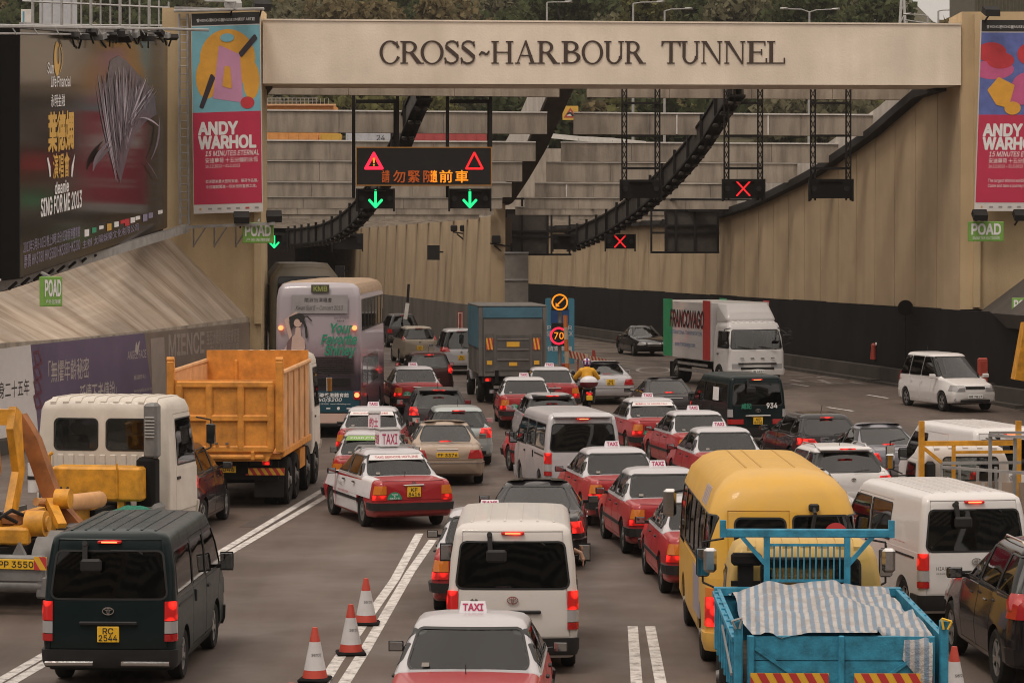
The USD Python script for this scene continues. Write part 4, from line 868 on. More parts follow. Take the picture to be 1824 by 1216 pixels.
    k.text(fr, '紅磡香港體育館', 1.15, 1.13, .11, 'print_white', 1.0, p, 1, .03); k.text(fr, '$280/$200', 1.05, .99, .10, 'print_white', .9, p, 1, .03, .2); k.text(fr, 'Enquiry : 3128 8288   www.hkticketing.com', 1.0, .90, .04, 'print_white', 1.2, p, 0, .03)
    for i, x in enumerate((1.25, 1.55, 1.85, 2.15)): k.add('advert_logo', fr.flat(Point(x, .79).buffer(.045, quad_segs=4) if i % 2 == 0 else sbox(x - .06, .77, x + .06, .81), .03), 'print_white', p)
    for sd in (-1, 1): b_ = k.add('lamp_box', cbox((sd * 1.14, Y(-.0), 1.16), (.2, .06, .26), .02), 'lens_red'); k.add('tail_lamp', cyl((sd * 1.14, Y(-.05), 1.18), (sd * 1.14, Y(0), 1.18), .075, 14), 'lamp_core', b_)
    k.plate(Y(-.02), -.25, .57, 'LR 4476', .5, .12); k.add('rear_bumper', cbox((0, Y(.02), .30), (2.4, .1, .12), .03), 'dark_steel')
    k.add('gold_skirt', fr.slab(sbox(.3, .36, 2.2, .64), .004, .015), 'advert_skin')
    return k
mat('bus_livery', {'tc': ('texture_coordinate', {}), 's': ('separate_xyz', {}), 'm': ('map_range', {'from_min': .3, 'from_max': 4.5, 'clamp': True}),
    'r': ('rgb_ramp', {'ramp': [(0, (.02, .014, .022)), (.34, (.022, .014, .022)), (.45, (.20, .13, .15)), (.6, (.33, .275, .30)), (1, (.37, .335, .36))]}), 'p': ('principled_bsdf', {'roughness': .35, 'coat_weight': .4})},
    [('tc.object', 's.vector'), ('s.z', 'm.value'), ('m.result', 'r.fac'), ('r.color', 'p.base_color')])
plain('bus_olive', (0.085, 0.068, 0.042), .5); plain('bus_roof', (0.34, 0.235, 0.15), .6, dirt=.2); plain('fleet_board', (.05, .05, .03), .4); plain('fleet_text', (.24, .26, .06), .5); plain('advert_grey', (.27, .25, .25), .5)
plain('advert_skin', (.52, .36, .30), .5, dirt=.06); plain('advert_shade', (.16, .09, .09), .5); plain('print_green2', (.02, .20, .12), .5); plain('bus_teal', (.008, .052, .075), .4); plain('glass_black', (.03, .03, .035), .08, coat=.5)

def coaster_kit():
    L, W, H = 6.3, 2.03, 2.62; k = Kit(L); h = W / 2
    low = ('z', [(.28, .08, L - .06, h - .05, .14, .3, .03, .14), (.42, .01, L, h, .16, .3, .05, .14), (1.25, .03, L - .06, h, .18, .3, .06, .14)])
    green = [(1.2, .03, L - .06, h - .003, .18, .3, .06, .14), (1.75, .08, L - .25, h - .02, .22, .3, .07, .14), (2.1, .13, L - .45, h - .06, .28, .3, .08, .14), (2.34, .20, L - .65, h - .14, .34, .32, .09, .14), (2.50, .36, L - .95, h - .28, .36, .32, .09, .12), (2.585, .60, L - 1.25, h - .44, .36, .3, .07, .1), (H, 1.1, L - 1.8, h - .68, .28, .28, .04, .06)]
    c = Car(L, W, H, low, green, (.15, L - .6), .6); Y = lambda u: u - L / 2
    c.end_window('rear_window', sbox(-.62, 1.45, .02, 2.02), -.3, .5, 'glass_mid', .07); c.end_window('rear_window', sbox(.14, 1.40, .86, 2.05), -.3, .5, 'glass_mid', .05)
    c.end_seam(sbox(-.72, .55, .08, 2.12), -.5, .5)
    c.side_windows([sbox(.22, 1.28, .78, 2.05)] + [sbox(.92 + i * .93, 1.32, 1.78 + i * .93, 2.05) for i in range(4)] + [PG((4.72, 1.25), (5.75, 1.25), (5.45, 2.05), (4.72, 2.05))], 'glass_dark')
    c.wheels((1.35, 4.9), .37, .22, 'truck', 'steel_rim')
    for sd in (-1, 1): c.add('tail_lamp', c.patch(c.blk(sd, h - .15, 2, -.2, .16, .62, 1.0), .016, .05, 'low'), 'lamp_red'); c.add('indicator_lens', c.patch(c.blk(sd, h - .15, 2, -.2, .16, 1.01, 1.12), .016, .05, 'low'), 'lens_orange')
    c.add('rear_bumper', c.patch(bx(-2, 2, -L / 2 - .2, -L / 2 + .4, .3, .54), .04, .05, 'low'), 'paint')
    for x in (-.40, -.20, .25): c.add('roof_groove', (c.green(.006) - c.green(-.01)) ^ bx(x - .012, x + .012, Y(1.2), Y(4.6), 2.45, 3), 'groove_tan')
    c.both('side_stripe', lambda sd: c.blk(sd, .4, 2, 1.4, 2.6, .55, 1.2), 'stripe_lilac', .004, .02, 'low')
    for i in range(4): c.both('roof_stripe', lambda sd, i=i: c.blk(sd, .6, 2, 1.0 + i * .22, 1.14 + i * .22, 2.12, 2.36), 'stripe_lilac', .004, .02, 'green')
    for sd in (-1, 1):
        m = c.add('wing_mirror', cbox((sd * (h + .16), Y(5.6), 1.75), (.2, .1, .42), .05), 'chrome'); c.add('mirror_arm', tube([(sd * (h - .08), Y(5.55), 1.95), (sd * (h + .16), Y(5.6), 1.9)], .02, 5), 'black_plastic', m)
    r = c.add('rear_view_mirror', cat(Manifold.sphere(.15, 14).scale((1, .5, .8)).translate((.32, Y(-.06), 1.62)), ), 'black_plastic'); c.add('mirror_arm', cat(tube([(.40, Y(.10), 2.16), (.40, Y(-.04), 2.10), (.33, Y(-.07), 1.72)], .025, 6), cbox((.40, Y(.12), 2.17), (.14, .06, .1), .02)), 'black_plastic', r)
    c.add('school_disc', Frame((.68, Y(.055), 1.83), (1, 0, 0), (0, .1, 1)).flat(Point(0, 0).buffer(.15), .02), 'mark_red')
    c.seats([(u, (-.62, -.2, .3, .7)) for u in (.7, 1.6, 2.5, 3.4)], top=1.75, zf=.95)
    c.finish(); k.merge(c, 0, look={'paint': 'paint_bus_yellow'})
    return k
plain('groove_tan', (.40, .22, .03), .6); plain('stripe_lilac', (.30, .27, .32), .5)

def lorry_kit():
    L = 6.1; k = Kit(L); Y = lambda u: u - L / 2; w = 1.06; z0, z1 = .98, 1.58
    k.add('bed_floor', bx(-w + .02, w - .02, Y(.1), Y(4.15), z0 - .08, z0), 'bed_wood')
    t = k.add('tailboard', bx(-w + .10, w - .10, Y(.03), Y(.08), z0 - .02, z1), 'bed_blue')
    for i, (a, b) in enumerate(((z0 - .02, 1.325), (1.337, z1))): k.add('plank', bx(-w + .11, w - .11, Y(.012), Y(.03), a, b), 'bed_blue', t)
    for x in (-w + .14, 0, w - .14): k.add('board_post', cbox((x, Y(.0), (z0 + z1) / 2), (.06, .05, z1 - z0 + .02), .01), 'bed_blue', t)
    for sd in (-1, 1): k.add('board_brace', bar((sd * .88, Y(.003), z1 - .12), (sd * .22, Y(.003), z0 + .02), .02, .035), 'bed_blue', t)
    fr = Frame((0, Y(.005), .80), (1, 0, 0), (0, 0, 1))
    for sd in (-1, 1): chevrons(k, Frame((sd * .53 - .40, Y(-.03), 1.04), (1, 0, 0), (0, 0, 1)), .80, .17, 5)
    k.add('rear_rail', bx(-w, w, Y(.02), Y(.12), .94, z0 - .03), 'bed_blue')
    for sd in (-1, 1):
        p = k.add('corner_post', cbox((sd * (w - .01), Y(.05), 1.32), (.09, .1, .86), .015), 'bed_blue'); k.add('latch', cat(tube([(sd * (w + .02), Y(-.02), 1.66), (sd * (w + .06), Y(-.03), 1.74), (sd * (w - .04), Y(-.02), 1.77), (sd * (w - .02), Y(-.02), 1.66)], .012, 5)), 'plate_yellow' if sd > 0 else 'galvanised', p)
        s_ = k.add('side_board', bx(*sorted((sd * (w - .04), sd * w)), Y(.12), Y(4.05), z0 - .02, z1), 'bed_blue')
        for i in range(8): k.add('side_stake', cbox((sd * (w + .015), Y(.35 + i * .5), 1.24), (.05, .06, .68), .01), 'bed_blue', s_)
        k.add('side_rail', bar((sd * (w + .03), Y(.12), z1 - .05), (sd * (w + .03), Y(4.05), z1 - .05), .05, .05), 'bed_blue', s_); k.add('chain_bar', bar((sd * (w + .05), Y(.2), 1.16), (sd * (w + .05), Y(2.0), 1.42), .02, .03), 'galvanised', s_)
    hb = k.add('headboard', cat(bx(-w, w, Y(4.08), Y(4.16), z0, 1.52), ), 'bed_blue'); k.add('headboard_rail', bx(-w - .03, w + .03, Y(4.05), Y(4.19), 1.50, 1.59), 'bed_blue', hb)
    # goalpost rack
    g = k.add('rack_beam', cbox((0, Y(4.2), 2.22), (1.96, .07, .10), .012), 'bed_blue')
    for sd in (-1, 1):
        k.add('rack_horn', hullm(*[(sd * (.95 + a), Y(4.2) + b, z) for a in (0, .07) for b in (-.04, .04) for z in (2.17, 2.37)]), 'bed_blue', g)
        k.add('rack_post', bar((sd * .47, Y(4.2), 1.60), (sd * .47, Y(4.2), 2.23), .07, .06), 'bed_blue', g); k.add('rack_brace', bar((sd * .49, Y(4.2), 1.86), (sd * .80, Y(4.2), 2.22), .05, .05), 'bed_blue', g)
    for z in (1.66, 2.08): k.add('rack_rail', bar((-.45, Y(4.2), z), (.45, Y(4.2), z), .03, .03), 'bed_blue', g)
    for i in range(12): k.add('rack_bar', tube([(-.385 + i * .07, Y(4.2), 1.66), (-.385 + i * .07, Y(4.2), 2.08)], .010, 6), 'bed_blue', g)
    k.add('chassis', bx(-.4, .4, Y(.2), Y(5.8), .55, .9), 'underbody'); k.wheel(.88, Y(1.2), .39, .2, True); k.wheel(.88, Y(5.2), .39, .22)
    k.add('exhaust_stack', cat(bx(-.80, -.62, Y(4.28), Y(4.42), 1.2, 1.86), cbox((-.70, Y(4.33), 1.90), (.36, .2, .14), .03), bx(-.88, -.54, Y(4.3), Y(4.38), 1.58, 1.64)), 'underbody')
    cab = truck_cab(1.86, 1.62, .5, 2.10, 1.12, ((-.50, .64),), (1.50, 1.88), 7, slope=.5)
    k.merge(cab, L / 2 - cab.L / 2, look={'paint': 'paint_cab_yellow', 'bumper': 'black_plastic'})
    for sd in (-1, 1): m = k.add('side_mirror', cbox((sd * 1.08, Y(5.3), 1.78), (.16, .08, .30), .04), 'chrome')
    return k
def tarpaulin():
    """striped sheet thrown over the load, sagging, one corner hanging over the tailboard"""
    nx, ny = 46, 40; g = np.zeros((ny, nx, 3)); w = .93
    for j in range(ny):
        for i in range(nx):
            a, b = i / (nx - 1), j / (ny - 1)            # across, front to back
            x = -w + 2 * w * a + .03 * math.sin(b * 7 + a * 3); y = 4.02 - 4.02 * b
            z = 1.60 + .03 * b + .10 * math.sin(math.pi * a) * (1 - b * .6) - .11 * math.exp(-((b - .85) / .12) ** 2) * math.sin(math.pi * a)
            z += .20 * (meshkit.noise(np.array([a * 5, b * 7, .3])) - .5) + .08 * (meshkit.noise(np.array([a * 14, b * 16, 1.3])) - .5)
            over = max(0, a - .70) / .30
            if b > .88 and over > 0:                      # the corner that hangs
                t = (b - .88) / .12; y = .482 - .56 * min(1, t / .45) * over ** .25 - .012 * math.sin(a * 46) * t; z = 1.63 - .62 * over * max(0, t - .4) / .6
            elif b > .96: z = min(z, 1.62)
            if a < .05 or a > .97: z = min(z, 1.60)
            g[j, i] = (x, y - 3.05, z)
    idx = np.arange(nx * ny).reshape(ny, nx); a, b, c, d = idx[:-1, :-1], idx[1:, :-1], idx[1:, 1:], idx[:-1, 1:]
    return g.reshape(-1, 3), np.vstack([np.stack([a, b, c], -1).reshape(-1, 3), np.stack([a, c, d], -1).reshape(-1, 3)])
mat('tarp', {'tc': ('texture_coordinate', {}), 'mp': ('mapping', {'rotation': (0, 0, .06)}), 'w': ('wave_texture', {'scale': 3.3, 'distortion': .35, 'detail': 2.0, 'detail_scale': 2.0, 'bands_direction': 'x'}),
    'r': ('rgb_ramp', {'ramp': [(0, (.15, .22, .30)), (.44, (.17, .24, .31)), (.56, (.40, .37, .355)), (1, (.44, .41, .39))]}), 'n': ('noise_texture', {'scale': 5.0, 'detail': 6.0}), 'nr': ('map_range', {'from_min': .42, 'from_max': .8, 'to_max': .75, 'clamp': True}),
    'mx': ('mix', {'color2': (.20, .17, .15)}), 'n2': ('noise_texture', {'scale': 7.0, 'detail': 7.0, 'roughness': .65}), 'b': ('bump', {'strength': .9, 'distance': .06}), 'p': ('principled_bsdf', {'roughness': .6})},
    [('tc.object', 'mp.vector'), ('mp.vector', 'w.vector'), ('w.fac', 'r.fac'), ('r.color', 'mx.color1'), ('tc.object', 'n.vector'), ('n.fac', 'nr.value'), ('nr.result', 'mx.fac'), ('mx.color', 'p.base_color'), ('tc.object', 'n2.vector'), ('n2.fac', 'b.height'), ('b.normal', 'p.normal')])

def pickup_kit():
    """light flat truck: cab seen from behind, yellow guard frame, bare metal rack and dark load box"""
    L = 5.3; k = Kit(L); Y = lambda u: u - L / 2; w = .85
    k.add('bed', bx(-w, w, Y(.1), Y(3.4), .72, .82), 'grey_steel'); k.add('chassis', bx(-.4, .4, Y(.2), Y(5.0), .45, .72), 'underbody'); k.wheel(.72, Y(1.1), .33, .2); k.wheel(.74, Y(4.5), .33, .2)
    g = k.add('guard_post', bar((-w - .04, Y(3.5), .8), (-w - .04, Y(3.5), 2.48), .09, .09), 'hook_yellow')
    k.add('guard_post', bar((w + .04, Y(3.5), .8), (w + .04, Y(3.5), 2.48), .09, .09), 'hook_yellow')
    k.add('guard_rail', bar((-w, Y(3.5), 2.08), (w, Y(3.5), 2.08), .07, .09), 'hook_yellow'); k.add('guard_rail', bar((-.3, Y(3.5), 1.92), (w, Y(3.5), 1.92), .05, .05), 'hook_yellow')
    k.add('guard_brace', bar((-w, Y(3.5), 2.0), (-.5, Y(3.5), 1.72), .06, .06), 'hook_yellow'); k.add('guard_upright', bar((-.3, Y(3.5), .8), (-.3, Y(3.5), 2.06), .06, .06), 'hook_yellow')
    for z in (1.75, 1.68): k.add('rack_rail', bar((-.60, Y(3.2), z), (w, Y(1.2) if z < 1.7 else Y(3.2), z - .0), .04, .05), 'galvanised')
    for i in range(6): k.add('rack_upright', bar((-.60 + i * .28, Y(3.2 - i * .18), .82), (-.60 + i * .28, Y(3.2 - i * .18), 1.72), .045, .045), 'galvanised')
    for i, x in enumerate((.12, .48, .72)): k.add('rack_post', bar((x, Y(2.6 - .3 * i), .82), (x, Y(2.6 - .3 * i), 2.30), .055, .055), 'galvanised')
    k.add('rack_top', bar((.1, Y(2.6), 2.28), (w, Y(1.8), 2.28), .05, .05), 'galvanised'); k.add('rack_top', bar((.1, Y(2.6), 2.33), (w + .2, Y(2.5), 2.33), .05, .04), 'galvanised')
    for i in range(5): k.add('load_board', bx(-.5 + i * .28, -.26 + i * .28, Y(2.9 - i * .1), Y(2.93 - i * .1), .83, 1.45), 'crate_board')
    b = k.add('load_box', cbox((.86, Y(1.0), 1.45), (.62, .9, 1.3), .02), 'dark_steel2'); k.add('box_panel', cbox((.90, Y(.53), 1.78), (.44, .03, .34), .01), 'grey_steel', b)
    cab = truck_cab(1.66, 1.55, .5, 2.05, 1.2, ((-.42, .58),), (1.40, 1.80), 5, slope=.5); k.merge(cab, L / 2 - cab.L / 2, look={'paint': 'paint_pearl', 'bumper': 'black_plastic'})
    k.add('side_cover', cbox((-.72, Y(3.55), 1.45), (.2, .12, .62), .06), 'black_plastic')
    m = k.add('stalk_mirror', cbox((-1.16, Y(4.75), 1.66), (.17, .07, .30), .035), 'mirror_glass'); k.add('mirror_stalk', tube([(-1.16, Y(4.75), 1.5), (-1.14, Y(4.75), 1.40), (-.85, Y(4.7), 1.42)], .015, 5), 'black_plastic', m)
    return k
plain('crate_board', (.36, .27, .21), .8); plain('dark_steel2', (.05, .052, .058), .6)

# ------------------------------------------------------------------ people
def flesh(bones, res=.03, it=8):
    """bones: ((joint, radius), (joint, radius)); one smooth surface"""
    m = Manifold()
    for (a, ra), (b, rb) in bones: m = m + (ball(a, ra, 12) + ball(b, rb, 12)).hull()
    t = tm(m.refine_to_length(res)); t.merge_vertices(); trimesh.smoothing.filter_taubin(t, .5, .53, it); return t
# ------------------------------------------------------------------ ground, terrain
mat('asphalt', {'g': ('geometry', {}), 'mp': ('mapping', {'scale': (.55, .07, 1)}), 'n': ('noise_texture', {'scale': 1.0, 'detail': 7.0, 'roughness': .6}), 'n2': ('noise_texture', {'scale': 26.0, 'detail': 6.0, 'roughness': .75}),
    'n4': ('noise_texture', {'scale': .5, 'detail': 5.0}), 'r': ('rgb_ramp', {'ramp': [(.28, (.050, .036, .029)), (.5, (.084, .060, .047)), (.72, (.122, .091, .073))]}),
    'r2': ('map_range', {'from_min': .25, 'from_max': .75, 'to_min': .72, 'to_max': 1.28}), 'mul': ('vector_math', {'math_type': 'scale'}), 'rr': ('map_range', {'from_min': .35, 'from_max': .65, 'to_min': .50, 'to_max': .85, 'clamp': True}),
    'b': ('bump', {'strength': .35, 'distance': .015}), 'p': ('principled_bsdf', {'specular_ior_level': .45})},
    [('g.position', 'mp.vector'), ('mp.vector', 'n.vector'), ('n.fac', 'r.fac'), ('g.position', 'n2.vector'), ('n2.fac', 'r2.value'), ('r.color', 'mul.vector1'), ('r2.result', 'mul.scale'), ('mul.vector', 'p.base_color'),
     ('g.position', 'n4.vector'), ('n4.fac', 'rr.value'), ('rr.result', 'p.roughness'), ('n2.fac', 'b.height'), ('b.normal', 'p.normal')])
def worn(name, col, a=.46, b=.66):
    mat(name, {'g': ('geometry', {}), 'n': ('noise_texture', {'scale': 5.0, 'detail': 9.0, 'roughness': .75}), 'f': ('map_range', {'from_min': a, 'from_max': b, 'clamp': True}), 'm': ('mix', {'color1': col, 'color2': (.13, .11, .10)}), 'p': ('principled_bsdf', {'roughness': .75})},
        [('g.position', 'n.vector'), ('n.fac', 'f.value'), ('f.result', 'm.fac'), ('m.color', 'p.base_color')])
worn('road_white', (.58, .55, .52)); worn('road_white_faint', (.34, .31, .28), .42, .6); worn('road_yellow', (.26, .19, .09), .42, .62); worn('road_yellow_dark', (.22, .15, .07), .42, .62)
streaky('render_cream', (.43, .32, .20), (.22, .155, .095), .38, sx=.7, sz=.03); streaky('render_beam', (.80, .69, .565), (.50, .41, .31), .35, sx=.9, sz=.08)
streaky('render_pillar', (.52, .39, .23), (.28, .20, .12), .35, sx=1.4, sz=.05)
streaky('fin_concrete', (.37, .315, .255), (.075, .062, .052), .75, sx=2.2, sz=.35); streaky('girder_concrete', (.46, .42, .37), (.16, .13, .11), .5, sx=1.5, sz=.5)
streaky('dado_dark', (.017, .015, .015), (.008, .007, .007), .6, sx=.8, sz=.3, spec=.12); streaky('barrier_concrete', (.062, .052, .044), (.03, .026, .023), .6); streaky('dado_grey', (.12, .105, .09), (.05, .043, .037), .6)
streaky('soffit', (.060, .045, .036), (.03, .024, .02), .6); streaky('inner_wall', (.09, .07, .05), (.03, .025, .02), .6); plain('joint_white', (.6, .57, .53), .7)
mat('apron_concrete', {'tc': ('texture_coordinate', {}), 'mp': ('mapping', {'scale': (.14, 1.1, 1)}), 'n': ('noise_texture', {'scale': 1.0, 'detail': 8.0, 'roughness': .65}), 'r': ('rgb_ramp', {'ramp': [(.30, (.20, .135, .085)), (.46, (.38, .295, .22)), (.60, (.50, .41, .325)), (.78, (.58, .50, .42))]}),
    'n2': ('noise_texture', {'scale': .4, 'detail': 5.0}), 'r2': ('map_range', {'from_min': .3, 'from_max': .7, 'to_min': .7, 'to_max': 1.15}), 'v': ('vector_math', {'math_type': 'scale'}), 'b': ('bump', {'strength': .3, 'distance': .05}), 'p': ('principled_bsdf', {'roughness': .85})},
    [('tc.UV', 'mp.vector'), ('mp.vector', 'n.vector'), ('n.fac', 'r.fac'), ('tc.object', 'n2.vector'), ('n2.fac', 'r2.value'), ('r.color', 'v.vector1'), ('r2.result', 'v.scale'), ('v.vector', 'p.base_color'), ('n.fac', 'b.height'), ('b.normal', 'p.normal')])
def grid(xs, ys, fz):
    X, Y = np.meshgrid(xs, ys); v = np.stack([X, Y, fz(X, Y)], -1).reshape(-1, 3); n, m = len(ys), len(xs); i = np.arange(n * m).reshape(n, m)
    a, b, c, d = i[:-1, :-1].ravel(), i[:-1, 1:].ravel(), i[1:, 1:].ravel(), i[1:, :-1].ravel()
    return v, np.vstack([np.stack([a, b, c], 1), np.stack([a, c, d], 1)])
obj('road', grid(np.linspace(-80, 80, 33), np.concatenate([np.linspace(-40, 60, 21), np.linspace(64, 280, 70)]), lambda x, y: zg(y)), 'asphalt', smooth=True, kind='structure')
plain('hill_soil', (.075, .065, .035), .95, dirt=.4, scale=.2)
def hill_z(x, y):
    base = 13.0 + np.clip((y - 240) / 190, 0, 1) ** 1.1 * 43
    drop = 1 / (1 + np.exp((x - (46 + (y - 250) * .12)) / 7)); base = 13.0 + (base - 13.0) * (.10 + .90 * drop)
    return base + 2.5 * (meshkit.noise(np.stack([x * .04, y * .04, x * 0], -1)) - .5) * np.clip((y - 240) / 60, 0, 1)
obj('hill', grid(np.linspace(-260, 320, 60), np.concatenate([[201.5], np.linspace(206, 520, 36)]), hill_z), 'hill_soil', smooth=True, kind='structure')
obj('far_ground', grid(np.linspace(-1500, 1500, 7), np.array([-1500., -300, -40.5]), lambda x, y: 0 * x), 'asphalt', smooth=True, kind='structure')
obj('far_ground', grid(np.linspace(-3000, 3000, 9), np.array([521., 900, 2000, 4000]), lambda x, y: 10 + 0 * x), 'hill_soil', smooth=True, kind='structure')
for sx in (-1, 1): obj('embankment', grid(np.array([-300., -19.5]) if sx < 0 else np.array([22.5, 300.]), np.linspace(30, 203, 14), lambda x, y: 6.2 + np.clip((y - 60) / 90, 0, 1) * 5.6 + 0 * x), 'hill_soil', smooth=True, kind='structure')

# ------------------------------------------------------------------ road markings
def strip(name, pts, w, mat_, lift=.004, label=None):
    P = [on_ground(*p) if len(p) == 2 else np.array(p) for p in pts]; v, f = [], []
    for i, p in enumerate(P):
        d = P[min(i + 1, len(P) - 1)] - P[max(i - 1, 0)]; d = d / np.linalg.norm(d); s = np.array([d[1], -d[0], 0]) * w / 2
        for q in (p - s, p + s): v.append((q[0], q[1], float(zg(q[1])) + lift))
        if i: f += [(2 * i - 2, 2 * i - 1, 2 * i + 1), (2 * i - 2, 2 * i + 1, 2 * i)]
    return tag(obj(name, (np.array(v), np.array(f)), mat_, smooth=False), kind='structure')
strip('lane_line', [(-60, 1246), (68, 1172), (397, 980), (582, 868)], .16, 'road_white'); strip('lane_line', [(-60, 1262), (68, 1188), (415, 981), (582, 883)], .16, 'road_white')
strip('lane_line', [(530, 1300), (576, 1216), (601, 1176), (703, 1032), (747, 950)], .16, 'road_white'); strip('lane_line', [(560, 1300), (613, 1216), (651, 1156), (731, 1018), (771, 961)], .16, 'road_white')
strip('lane_line', [(1137, 1300), (1134, 1216), (1127, 1115)], .15, 'road_white'); strip('lane_line', [(1190, 1300), (1177, 1216), (1158, 1115)], .15, 'road_white')
strip('lane_line', [(690, 676), (704, 690), (712, 700)], .14, 'road_white'); strip('lane_line', [(684, 680), (700, 696)], .14, 'road_white')
for a, b in (((1545, 703), (1582, 709)), ((1409, 683), (1440, 688)), ((1474, 725), (1520, 732)), ((1064, 670), (1090, 674)), ((1700, 770), (1750, 780))): strip('lane_dash', [a, b], .14, 'road_white')
for (x0, y0, x1, y1) in ((1402, 668, 1440, 667), (1420, 673, 1475, 670), (1442, 679, 1500, 682), (1445, 671, 1530, 676), (1500, 672, 1528, 678), (1470, 683, 1532, 683), (1408, 676, 1430, 680), (1515, 680, 1540, 684), (1460, 676, 1480, 684)): strip('road_lettering', [(x0, y0), (x1, y1)], .22, 'road_white_faint')
for i in range(9): strip('yellow_hatching', [(1026 - i * 1.5, 606 + i * 4.6), (1118 + i * 2, 607 + i * 5.4)], .26, 'road_yellow')
a = np.linspace(0, 2 * np.pi, 17); strip('road_roundel', [(1165 + 30 * math.cos(t), 659 + 5 * math.sin(t)) for t in a], .16, 'road_white_faint')
for y in (671, 677, 684): strip('road_lettering', [(1135, y), (1180, y + 2)], .12, 'road_white_faint')

plain('patch_tar', (.062, .046, .038), .8, dirt=.3, scale=3, bump=.3, bscale=60); plain('patch_pale', (.115, .090, .076), .85, dirt=.25, scale=3, bump=.3, bscale=60); plain('iron_lid', (.04, .033, .029), .6, metal=.4, dirt=.3, scale=20, bump=.4, bscale=30)
def patch(name, pts, mk, lift=.003):
    P = [on_ground(*p) for p in pts]; obj(name, (np.array([(p[0], p[1], float(zg(p[1])) + lift) for p in P]), np.array([(0, 1, 2), (0, 2, 3)])), mk, smooth=False, kind='structure')
patch('road_patch', [(425, 938), (470, 918), (520, 916), (486, 940)], 'patch_tar')

# ------------------------------------------------------------------ portal geometry (the tunnel bends to the left)
def xr_wall(d): return 17.9 - .175 * (d - 94.5)          # right retaining wall
def xl_wall(d): return -8.85 - .165 * (d - 99.2)         # left wall behind the pillar
def xc_wall(d): return 1.5 - .085 * (min(d, 139) - 110.5) - .165 * max(0, d - 139)           # dividing wall
CURVE_R = ([100, 107.3, 112.9, 121.7, 131, 138.5, 150, 300], [11.9, 11.6, 10.35, 8.9, 7.86, 7.35, 7.2, 7.2])
def zc_r(d): return float(np.interp(d, *CURVE_R))
def zc_c(d): return float(np.interp(d, [104, 110, 116, 122, 130, 138, 150, 300], [13.2, 12.1, 11.05, 10.0, 8.98, 8.1, 7.3, 7.3]))
def wall_piece(fx, d0, d1, z0, z1, t, gap=.0):
    """an upright slab along a wall line: its visible left face on the line, thickness t to the right"""
    d0, d1 = d0 + gap, d1 - gap; a, b = np.array([fx(d0), d0]), np.array([fx(d1), d1]); n = np.array([b[1] - a[1], a[0] - b[0]]); n = n / np.linalg.norm(n) * t
    z0s, z1s = (z0, z0) if np.ndim(z0) == 0 else z0, (z1, z1) if np.ndim(z1) == 0 else z1
    return Manifold.hull_points(np.array([(*p, z) for p, i in ((a, 0), (b, 1), (b + n, 1), (a + n, 0)) for z in (z0s[i], z1s[i])]))
# right wall, in panels with open joints
rw = thing('retaining_wall', 'long cream panelled wall with black lower band on the right of the road', 'wall')
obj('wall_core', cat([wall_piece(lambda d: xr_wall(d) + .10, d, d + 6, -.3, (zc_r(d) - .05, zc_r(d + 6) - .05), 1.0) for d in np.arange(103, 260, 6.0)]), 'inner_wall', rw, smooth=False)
d = 103.0
while d < 205:
    e = d + 2.55; obj('wall_panel', wall_piece(xr_wall, d, e, 3.4, (zc_r(d) if d > 106 else 13.8, zc_r(e) if d > 106 else 13.8), .12, .028), 'render_cream', rw, smooth=False); d = e
for i in range(30):
    d = 70 + i * 5.0; obj('dark_band', wall_piece(lambda d: xr_wall(d) - .06, d, d + 5, -.2, 3.4 + .03 * math.sin(i * 2.1), .25, .006), 'dado_dark', rw, smooth=False)
br = thing('concrete_barrier', 'low dark concrete kerb wall along the foot of the right wall', 'barrier')
for i in range(32): d = 70 + i * 4.0; obj('barrier_unit', wall_piece(lambda d: xr_wall(d) - .75, d, d + 4, -.1, .62 + float(zg(d)), .35, .01), 'barrier_concrete', br, smooth=False)
for i in range(16): d = 70 + i * 8.0; obj('kerb_stone', wall_piece(lambda d: xr_wall(d) - 1.1, d, d + 8, -.1, .13 + float(zg(d)), .36, .01), 'barrier_concrete', br, smooth=False)
# dividing wall
dw = thing('dividing_wall', 'cream dividing wall with grey lower band between the two tubes', 'wall')
obj('wall_core', cat([wall_piece(lambda d: xc_wall(d) + .10, d, d + 8, -.3, 7.25, 1.0) for d in np.arange(140, 250, 8.0)]), 'inner_wall', dw, smooth=False)
d = 139.9
while d < 235: obj('wall_panel', wall_piece(xc_wall, d, d + 6.4, 2.75, 7.3, .12, .012), 'render_cream', dw, smooth=False); d += 6.4
for i in range(12): d = 139.9 + i * 8; obj('grey_band', wall_piece(lambda d: xc_wall(d) - .05, d, d + 8, -.1, 2.78, .25, .008), 'dado_grey', dw, smooth=False)
obj('wall_nose', bx(xc_wall(139.8) + .0, xc_wall(139.8) + .72, 139.0, 140.2, 0, 8.0), 'render_cream', dw, smooth=False)
# left wall and roof slab
lw = thing('tube_wall', 'dark far wall of the left tube behind the buses', 'wall')
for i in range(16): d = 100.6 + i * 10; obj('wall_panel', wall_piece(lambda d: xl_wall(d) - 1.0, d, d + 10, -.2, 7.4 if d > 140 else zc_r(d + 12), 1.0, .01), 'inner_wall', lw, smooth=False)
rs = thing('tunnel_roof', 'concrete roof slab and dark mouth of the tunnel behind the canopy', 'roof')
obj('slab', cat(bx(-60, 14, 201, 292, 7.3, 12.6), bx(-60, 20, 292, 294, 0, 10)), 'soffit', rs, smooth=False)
obj('headwall', bx(-60, 40, 200.2, 201.0, 7.8, 12.9), 'fin_concrete', rs, smooth=False)

